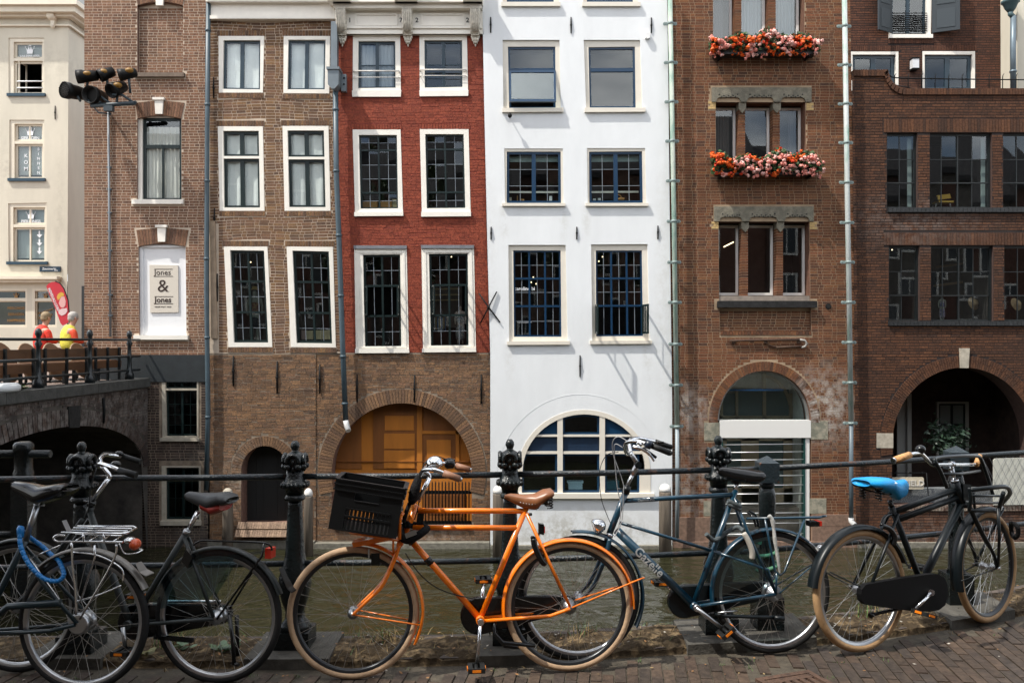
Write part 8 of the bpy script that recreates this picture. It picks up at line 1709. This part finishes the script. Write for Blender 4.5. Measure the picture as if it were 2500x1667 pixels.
mb=MB();n_=E.nv;pts=[P(x,y,.06)for x,y in((2094,1449),(2096,1436),(2106,1424),(2140,1418),(2200,1408),(2262,1399),(2282,1399),(2297,1408),(2305,1425),(2306,1452),(2299,1474),(2284,1486),(2262,1490),(2222,1489),(2160,1481),(2106,1473),(2096,1463))]
k=mb.verts([(p.x,.05*n_,p.z)for p in pts]+[(p.x,.085*n_,p.z)for p in pts]);m=len(pts)
for i in range(m):mb.face((k+i,k+(i+1)%m,k+m+(i+1)%m,k+m+i))
mb.face([k+m+i for i in range(m)]);mb.face([k+i for i in range(m)][::-1]);E.B(mb,'chain_case',M('case_black',(.004,.004,.0045),.6,spec=.12))
ck=E.tubes('crank',MATS['chrome'],[([P(2274,1446,.10),P(2234,1486,.11)],[.0125,.0095]),([P(2274,1446,.085),P(2274,1446,.11)],.018,14)]);pedal(E,P(2256,1498,.16),ck,E.nv,along=(1,0,-.35));ck=E.tubes('crank',MATS['chrome'],[([bb+Vector((0,-n_*.07,0)),P(2240,1390,-.09)],.010)]);pedal(E,P(2246,1384,-.13),ck,E.nv)
E.tubes('side_stand',MATS['black_gloss'],[([P(2225,1480,.02),P(2180,1488,.03),P(2128,1500,.05)],.010),([P(2130,1499,.05),P(2124,1503,.05)],.016)])
E.tubes('ring_lock',MATS['black_gloss'],[(bez([P(2152,1283,.05),P(2172,1290,.055),P(2184,1310,.055),P(2180,1330,.05)],5),.016),(bez([P(2152,1283,.05),P(2160,1262,.03),P(2178,1254,.0)],5),.010)])
mb=MB();mb.tube(bez([P(2468,1276,-.02),P(2482,1282,.05),P(2486,1300,.05),P(2478,1312,.02),P(2470,1300,-.04),P(2468,1276,-.02)],6),.014,n=7);o=tag(mb.build('cable_lock',MATS['bag_black'],local=True),'black sleeved lock looped round the transport bicycle front wheel','lock');o.matrix_world=E.root.matrix_world.copy()
# ---- the graphite bicycle
Bk=Bike('grey-black step-through bicycle with red-bottomed saddle, facing left beside the ornate post',(-1.535,4.46),(-2.66,4.575),R(4));P=Bk.P;GP=MATS['paint_graphite'];rh,fh=P(533,1503),P(45,1480);cr,cf=(rh.x,rh.z),(fh.x,fh.z)
wheel(Bk,cr,.345,'tyre_black','alloy',hubr=.035,flange=.035);wheel(Bk,cf,.345,'tyre_black','alloy')
bb=P(318,1522)
Bk.tubes('frame',GP,[([P(453,1303),P(372,1437),bb],.0165,12),([P(224,1232),P(214,1262)],.0185),([P(219,1250),P(300,1475),bb],.0185,12),([bb-Vector((0,.04,0)),bb+Vector((0,.04,0))],.023,14)]+[([P(455,1312)+Vector((0,s*.02,0)),rh+Vector((0,s*.056,.006))],.0095)for s in(-1,1)]+[([bb+Vector((-.02,s*.026,0)),P(380,1517)+Vector((0,s*.045,0)),rh+Vector((0,s*.056,0))],.0105)for s in(-1,1)])
for s in(-1,1):Bk.tubes('fork_blade',GP,[(bez([P(212,1264)+Vector((0,s*.038,0)),P(160,1335)+Vector((0,s*.045,0)),P(95,1430)+Vector((0,s*.05,0)),fh+Vector((0,s*.054,0))],5),.0115)])
Bk.tubes('seat_post',MATS['chrome'],[([P(456,1300),P(484,1248)],.0130)]);Bk.tubes('seat_clamp',MATS['alloy'],[([P(452,1304),P(458,1293)],.0185,12)])
a_,b_=P(455,1200),P(563,1210)
sdl=saddle(Bk,[(a_.x+.004,a_.z-.01,.018,.03),(a_.x-.015,a_.z+.002,.032,.05),(lerp(a_.x,b_.x,.35),a_.z-.004,.045,.075),(lerp(a_.x,b_.x,.6),a_.z-.004,.085,.09),(lerp(a_.x,b_.x,.85),b_.z+.02,.105,.075),(b_.x,b_.z+.008,.10,.05),(b_.x-.012,b_.z-.006,.08,.03)],M('saddle_grey',(.022,.024,.025),.5))
saddle(Bk,[(lerp(a_.x,b_.x,.4),a_.z-.05,.05,.04),(lerp(a_.x,b_.x,.65),a_.z-.055,.08,.06),(lerp(a_.x,b_.x,.9),b_.z-.03,.085,.045)],M('saddle_red',(.33,.025,.015),.5),name='saddle_base',parent=sdl)
Bk.tubes('stem',MATS['chrome'],[([P(224,1224),P(266,1167)],.0120),(bez([P(266,1167),P(267,1160),P(258,1148),P(250,1140)],4),.0125)]);Bk.tubes('headset',MATS['black_gloss'],[([P(226,1222),P(221,1236)],.022,12),([P(205,1222,.01),P(226,1228,.01)],.008)])
near=bez([P(250,1140,0),P(240,1139,.10),P(244,1132,.20),P(268,1138,.27),P(294,1149,.29)],7);far=bez([P(250,1140,0),P(246,1120,-.10),P(256,1110,-.18),P(278,1112,-.25),P(300,1114,-.29)],7);hbar=Bk.tubes('handlebar',MATS['chrome'],[(near,.0112),(far,.0112)])
Bk.tubes('grip',MATS['rubber'],[([P(290,1147,.29),P(333,1160,.29)],[.0155,.018],12)]);Bk.tubes('grip',MATS['rubber'],[([P(298,1113,-.29),P(343,1127,-.29)],.016,12)]);mb=MB();mb.ball(P(283,1133,.2),.026,.026,.018,n=12,m=8);Bk.B(mb,'bell',MATS['black_gloss'],hbar);mb=MB();mb.ball(P(291,1108,-.28),.026,.02,.018,n=10,m=7);Bk.B(mb,'gear_shifter',MATS['black_gloss'],hbar)
Bk.tubes('brake_cable',MATS['rubber'],[(bez([P(285,1106,-.25),P(255,1104,-.15),P(238,1124,-.05),P(234,1150,.02),P(222,1190,.03),P(216,1250,.02)],6),.003,5)])
fender(Bk,cr,.363,18,160,GP,w=.030);fender(Bk,cf,.363,150,20,GP,w=.028)
mb=MB();pts=[P(700,1407,0),P(712,1432,0),P(722,1440,0)];k=mb.verts([(p.x,s*w,p.z)for p,w in zip([P(686,1384),P(698,1412),P(708,1432),P(719,1441)],(.03,.034,.04,.042))for s in(-1,1)]+[(p.x,s*w,p.z-.004)for p,w in zip([P(686,1384),P(698,1412),P(708,1432),P(719,1441)],(.03,.034,.04,.042))for s in(-1,1)])
for q in range(3):mb.face((k+2*q,k+2*q+1,k+2*q+3,k+2*q+2));mb.face((k+8+2*q,k+8+2*q+2,k+8+2*q+3,k+8+2*q+1))
Bk.B(mb,'mud_flap',MATS['rubber'])
rk=Bk.tubes('rear_carrier',MATS['black_gloss'],[(bez([P(472,1330,s*.05),P(484,1322,s*.055),P(500,1319,s*.055),P(560,1321,s*.055),P(640,1324,s*.055),P(660,1332,s*.045),P(664,1342,s*.03)],5),.0052,7)for s in(-1,1)]+[([P(645,1325,s*.055),P(640,1356,s*.055),rh+Vector((-.02,s*Bk.nv*.06,0))],.0058,7)for s in(-1,1)]+[([P(560,1321,-.055),P(560,1321,.055)],.004),([P(620,1323,-.055),P(620,1323,.055)],.004)])
mb=MB();mb.obox(P(660,1348,0),(.016,0,.0),(0,.034,0),(0,0,.026));Bk.B(mb,'red_lens',MATS['reflector_red'],rk)
mb=MB();n=16;k=mb.verts([(cr[0]+.352*math.cos(R(a)),s*.036,cr[1]+.352*math.sin(R(a)))for s in(-1,1)for a in[lerp(4,108,q/n)for q in range(n+1)]]+[(cr[0]+.03,s*.045,cr[1]+.10)for s in(-1,1)])
for s in range(2):
 for q in range(n):mb.face((k+s*(n+1)+q,k+s*(n+1)+q+1,k+2*(n+1)+s))
Bk.B(mb,'coat_guard',MATS['coat_guard'])
capsule(Bk,bb,.095,rh,.05,-Bk.nv*.035,-Bk.nv*.08,MATS['black_gloss'],'chain_guard');Bk.tubes('tail_stay',MATS['chrome'],[([P(410,1467,-.06),P(540,1468,-.06)],.008)])
ck=Bk.tubes('crank',MATS['alloy'],[([bb+Vector((0,Bk.nv*.07,0)),P(306,1580,.08)],[.012,.010])]);pedal(Bk,P(302,1590,.12),ck,Bk.nv);ck=Bk.tubes('crank',MATS['alloy'],[([bb+Vector((0,-Bk.nv*.07,0)),P(332,1462,-.08)],.010)]);pedal(Bk,P(334,1452,-.12),ck,Bk.nv);mb=MB();mb.obox(P(424,1558,.05),(.105,0,.006),(0,.012,0),(0,0,.010));Bk.B(mb,'lower_bar',MATS['black_gloss'])
Bk.tubes('side_stand',MATS['black_gloss'],[([P(560,1500,.06),P(568,1560,.07),P(572,1622,.09)],.011),([P(578,1500,-.05),P(580,1600,-.06)],.011),([P(566,1618,.06),P(582,1622,.12)],.009)]);mb=MB();mb.obox(P(460,1362,.04),(.018,0,.02),(0,.02,0),(-.012,0,.03));Bk.B(mb,'ring_lock',MATS['black_gloss'])
# ---- the leftmost dark bicycle
A_=Bike('dark bicycle with chrome rear carrier and blue spiral lock, cut by the left edge',(-2.186,4.345),(-3.31,4.43),R(4));P=A_.P;rh=P(204,1517);cr=(rh.x,rh.z);DK=M('paint_night',(.006,.018,.024),.3);fh=Vector((A_.wb,0,.345));cf=(fh.x,fh.z)
wheel(A_,cr,.347,'tyre_black','alloy',hubr=.045,flange=.05);wheel(A_,cf,.347,'tyre_black','alloy')
mb=MB();mb.lathe([(.052,-.02),(.055,-.01),(.055,.01),(.045,.02)],rh+Vector((0,A_.nv*.035,0)),axis='Y',n=16);A_.B(mb,'drum_brake',MATS['alloy'])
bb=P(-62,1545);hd=P(-170,1240)
A_.tubes('frame',DK,[([P(63,1318),P(0,1443),bb],.0165,12),([P(-160,1225),P(-180,1285)],.0185),([P(-175,1280),bb],.0185),([bb-Vector((0,.04,0)),bb+Vector((0,.04,0))],.023,12)]+[([P(55,1335)+Vector((0,s*.02,0)),P(120,1420)+Vector((0,s*.05,0)),rh+Vector((0,s*.058,.006))],.0095)for s in(-1,1)]+[([bb+Vector((0,s*.028,0)),P(140,1532)+Vector((0,s*.056,0)),rh+Vector((.01,s*.06,0))],.0105)for s in(-1,1)])
for s in(-1,1):A_.tubes('fork_blade',DK,[(bez([P(-180,1290)+Vector((0,s*.038,0)),fh+Vector((-.12,s*.05,.16)),fh+Vector((0,s*.054,0))],5),.0115)])
A_.tubes('handlebar',MATS['chrome'],[(bez([P(-140,1150,-.28),P(-165,1140,-.1),P(-170,1140,0),P(-175,1160,.15),P(-140,1175,.28)],6),.0112),([P(-160,1225),P(-168,1142)],.012)])
A_.tubes('chain_case',DK,[([P(-60,1545,.05),P(20,1480,.06),P(148,1470,.06)],.018)])
A_.tubes('seat_post',MATS['alloy'],[([P(63,1318),P(91,1232)],.0150,12)]);A_.tubes('seat_clamp',MATS['alloy'],[([P(84,1231,.0),P(108,1232)],.008)])
a_,b_=P(33,1176),P(168,1176)
saddle(A_,[(a_.x+.004,a_.z-.012,.02,.03),(a_.x-.015,a_.z+.004,.034,.05),(lerp(a_.x,b_.x,.3),a_.z-.004,.05,.085),(lerp(a_.x,b_.x,.55),a_.z-.018,.09,.10),(lerp(a_.x,b_.x,.85),b_.z-.008,.11,.08),(b_.x,b_.z-.008,.10,.06),(b_.x-.01,b_.z-.016,.08,.03)],MATS['black_gloss'])
fender(A_,cr,.374,38,152,M('mudguard_grey',(.20,.19,.175),.4,metal=.3),w=.030);fender(A_,cf,.37,150,10,DK)
mb=MB();k=mb.verts([(p.x,s*w,p.z)for p,w in zip([P(338,1372),P(350,1392),P(366,1401)],(.03,.04,.045))for s in(-1,1)]+[(p.x,s*w,p.z-.004)for p,w in zip([P(338,1372),P(350,1392),P(366,1401)],(.03,.04,.045))for s in(-1,1)])
for q in range(2):mb.face((k+2*q,k+2*q+1,k+2*q+3,k+2*q+2));mb.face((k+6+2*q,k+6+2*q+2,k+6+2*q+3,k+6+2*q+1))
A_.B(mb,'mud_flap',MATS['mudguard_grey']);CHm=MATS['chrome']
rk=A_.tubes('rear_carrier',CHm,[([P(150,1299,.09),P(297,1302,.09),P(312,1300,.06),P(333,1289,-.09),P(325,1285,-.09),P(189,1284,-.09)],.0060,7),([P(170,1294,.03),P(312,1296,.03)],.0050,6),([P(180,1288,-.03),P(322,1290,-.03)],.0050,6),(bez([P(160,1307,.09),P(140,1306,.09),P(131,1313,.09),P(140,1321,.09),P(170,1321,.09),P(300,1323,.09)],5),.0060,7),(bez([P(185,1303,-.09),P(300,1308,-.09)],3),.0055,6)]+[([P(x,1300,.09),P(x+2,1322,.09)],.006,6)for x in(203,253)]+[([P(x,1322,.09),P(x+25,1306,-.09)],.0035,5)for x in(180,215,245,275)]+[(bez([P(175,1323,.09),P(178,1390,.085),P(184,1440,.075),rh+Vector((.0,A_.nv*.068,.05))],4),.006,7),([P(231,1330,.085),P(232,1360,.08),P(196,1470,.07)],.0055,7),(bez([P(284,1328,.085),P(276,1370,.08),rh+Vector((-.02,A_.nv*.068,.03))],4),.0058,7),(bez([P(176,1347,.05),P(240,1356,.05),P(296,1387,.05),P(300,1420,.05)],5),.0050,6),(bez([P(297,1428,.05),P(240,1452,.05),P(184,1468,.06)],4),.0045,6),(bez([P(291,1326,.06),P(304,1350,.05),P(330,1350,.04),P(348,1342,.0),P(340,1340,-.03)],5),.0042,6)])
mb=MB();mb.obox(P(164,1286,.05),(.006,0,.012),(0,.02,0),(.012,0,.022));A_.B(mb,'carrier_clip',MATS['alloy'],rk)
mb=MB();mb.ball(P(330,1328,.02),.026,.042,.030,n=12,m=8);tl=A_.B(mb,'tail_light',M('tail_amber',(.48,.07,.02),.2),rk);mb=MB();mb.ball(P(317,1318,.02),.024,.044,.018,n=12,m=8);A_.B(mb,'light_housing',MATS['chrome'],rk)
A_.tubes('mudguard_stay',CHm,[([rh+Vector((.0,A_.nv*.06,0)),P(74,1363,.03),],.004,6),([P(74,1362,.03),P(148,1330,.04)],.004,6)])
bl=bpy.data.objects.new('bike_lock',None);COL.objects.link(bl);bl.matrix_world=A_.root.matrix_world.copy();tag(bl,'bright blue segmented spiral lock hanging from the leftmost bicycle seat tube','lock');ROOT[bl.name]=Vector((0,0,0))
path=bez([P(50,1288,.05),P(49,1325,.07),P(61,1360,.08),P(80,1388,.085),P(108,1412,.085),P(139,1418,.08),P(155,1405,.07),P(152,1386,.05),P(142,1366,.02),P(130,1358,-.01),P(104,1334,-.04),P(72,1310,-.03),P(58,1296,.01)],8)
LB=M('lock_blue',(.004,.15,.42),.3);seglen=4;nseg=0
for i in range(0,len(path)-seglen,seglen-1):
 mb=MB();mb.tube(path[i:i+seglen],.0115,n=9);mb.build('lock_segment',LB,bl,local=True)
mb=MB();mb.tube(path,.0088,n=7);mb.build('cable_core',M('lock_core',(.002,.03,.09),.5),bl,local=True)
mb=MB();mb.tube([P(50,1312,.055),P(50,1290,.05),P(52,1284,.045)],[.016,.0185,.014],n=12);mb.build('lock_head',LB,bl,local=True)
# ------------------------------------------------------------------ the near side of the street, behind the viewpoint
rnd=random.Random(21);x=-30.0;cols=[(.16,.075,.05),(.10,.055,.042),(.15,.13,.11),(.14,.07,.05),(.09,.05,.04),(.20,.12,.085)];k=0
M('far_pane',(.02,.025,.03),.08);M('far_roof',(.05,.045,.045),.8)
while x<30:
 w=rnd.uniform(5.2,7.5);hgt=rnd.uniform(10.5,13.5);c=cols[k%6];yb=-9.0-rnd.uniform(0,.3)
 h=empty('street_house',(x+w/2,yb,ZS),('brown','dark brown','grey plastered','brown','dark','tan')[k%6]+' gabled house behind the viewpoint, '+('first','second','third','fourth','fifth','sixth','seventh','eighth','ninth','tenth','eleventh','twelfth')[k]+' from the bridge end','house','houses on the near side of the street')
 mb=MB();mb.box(x,x+w-.02,yb-8,yb,ZS-.02,hgt);mb.build('wall',M('street_wall_%d'%(k%6),c,.9,var=.25,vscale=3),h)
 mb=MB();b=mb.verts([(x,yb+.3,hgt),(x+w-.02,yb+.3,hgt),(x+w-.02,yb-8,hgt),(x,yb-8,hgt),(x,yb-3.8,hgt+3.4),(x+w-.02,yb-3.8,hgt+3.4)])
 for f in((0,1,5,4),(2,3,4,5),(1,2,5),(3,0,4)):mb.face([b+i for i in f])
 mb.box(x,x+w-.02,yb,yb+.34,hgt-.35,hgt-.01);mb.build('roof',MATS['far_roof'],h)
 fr_,pn_=MB(),MB()
 for fl in range(4):
  for q in range(2):
   wx=x+w*(.27+.46*q);z0=1.0+fl*2.75
   if z0+1.7>hgt-.5:continue
   ring(fr_,[(wx-.65,z0+1.7),(wx+.65,z0+1.7),(wx+.65,z0),(wx-.65,z0)],[(wx-.52,z0+1.57),(wx+.52,z0+1.57),(wx+.52,z0+.13),(wx-.52,z0+.13)],yb+.001,yb+.06);fr_.box(wx-.03,wx+.03,yb+.001,yb+.05,z0+.13,z0+1.57);pn_.box(wx-.52,wx+.52,yb+.002,yb+.02,z0+.13,z0+1.57)
 fr_.build('window',MATS['white_paint'],h,kind='stuff');pn_.build('pane',MATS['far_pane'],h,kind='stuff')
 x+=w;k+=1
# street tree whose crown shades the left bicycles
def tree(x,y,hc,r,n,seed,label):
 r_=random.Random(seed);root=empty('street_tree',(x,y,ZS),label,'tree','trees along the quay');mb=MB();top=Vector((x,y,hc));mb.tube(bez([(x,y,ZS),(x+.1,y,hc*.3),(x-.05,y+.1,hc*.6),(x,y,hc)],5),[.2-.009*i for i in range(16)],n=10);tips=[]
 for i in range(26):
  a=r_.uniform(0,6.28);e=r_.uniform(-.35,1.1);d=Vector((math.cos(a)*math.cos(e),math.sin(a)*math.cos(e),math.sin(e)));p0=Vector((x,y,hc*r_.uniform(.72,.98)));p1=top+Vector((d.x*r,d.y*r,d.z*r*.8))*r_.uniform(.6,1);mb.tube(bez([p0,p0.lerp(p1,.5)+Vector((0,0,.25)),p1],4),[.05,.045,.04,.035,.03,.025,.02,.015,.01],n=5);tips.append((p0,p1))
 mb.build('trunk',M('bark',(.06,.05,.04),.9,var=.4,vscale=8,bump=.6),root);mb=MB()
 for i in range(n):
  a,b=r_.choice(tips);p=a.lerp(b,r_.uniform(.35,1.12))+Vector((r_.gauss(0,.28),r_.gauss(0,.28),r_.gauss(0,.24)));t=Vector((r_.uniform(-1,1),r_.uniform(-1,1),r_.uniform(-.6,.6))).normalized();o=t.orthogonal().normalized();s=r_.uniform(.07,.13)
  k_=mb.verts([p-t*s,p+o*s*.6,p+t*s,p-o*s*.6]);mb.face((k_,k_+1,k_+2,k_+3))
 mb.build('crown',M('tree_leaf',(.055,.09,.03),.6,var=.3,vscale=6),root,kind='stuff')
tree(-6.9,2.3,6.0,2.3,13000,4,'leafy street tree on the quay left of the viewpoint')
tree(-4.6,-3.6,7.2,2.9,12000,6,'unseen spreading tree added behind the viewpoint to cut skylight, left one')  # out of view, added to dim the skylight over the near quay
tree(3.4,-3.4,7.0,2.9,12000,9,'unseen spreading tree added behind the viewpoint to cut skylight, right one')  # second unseen crown added to darken the foreground
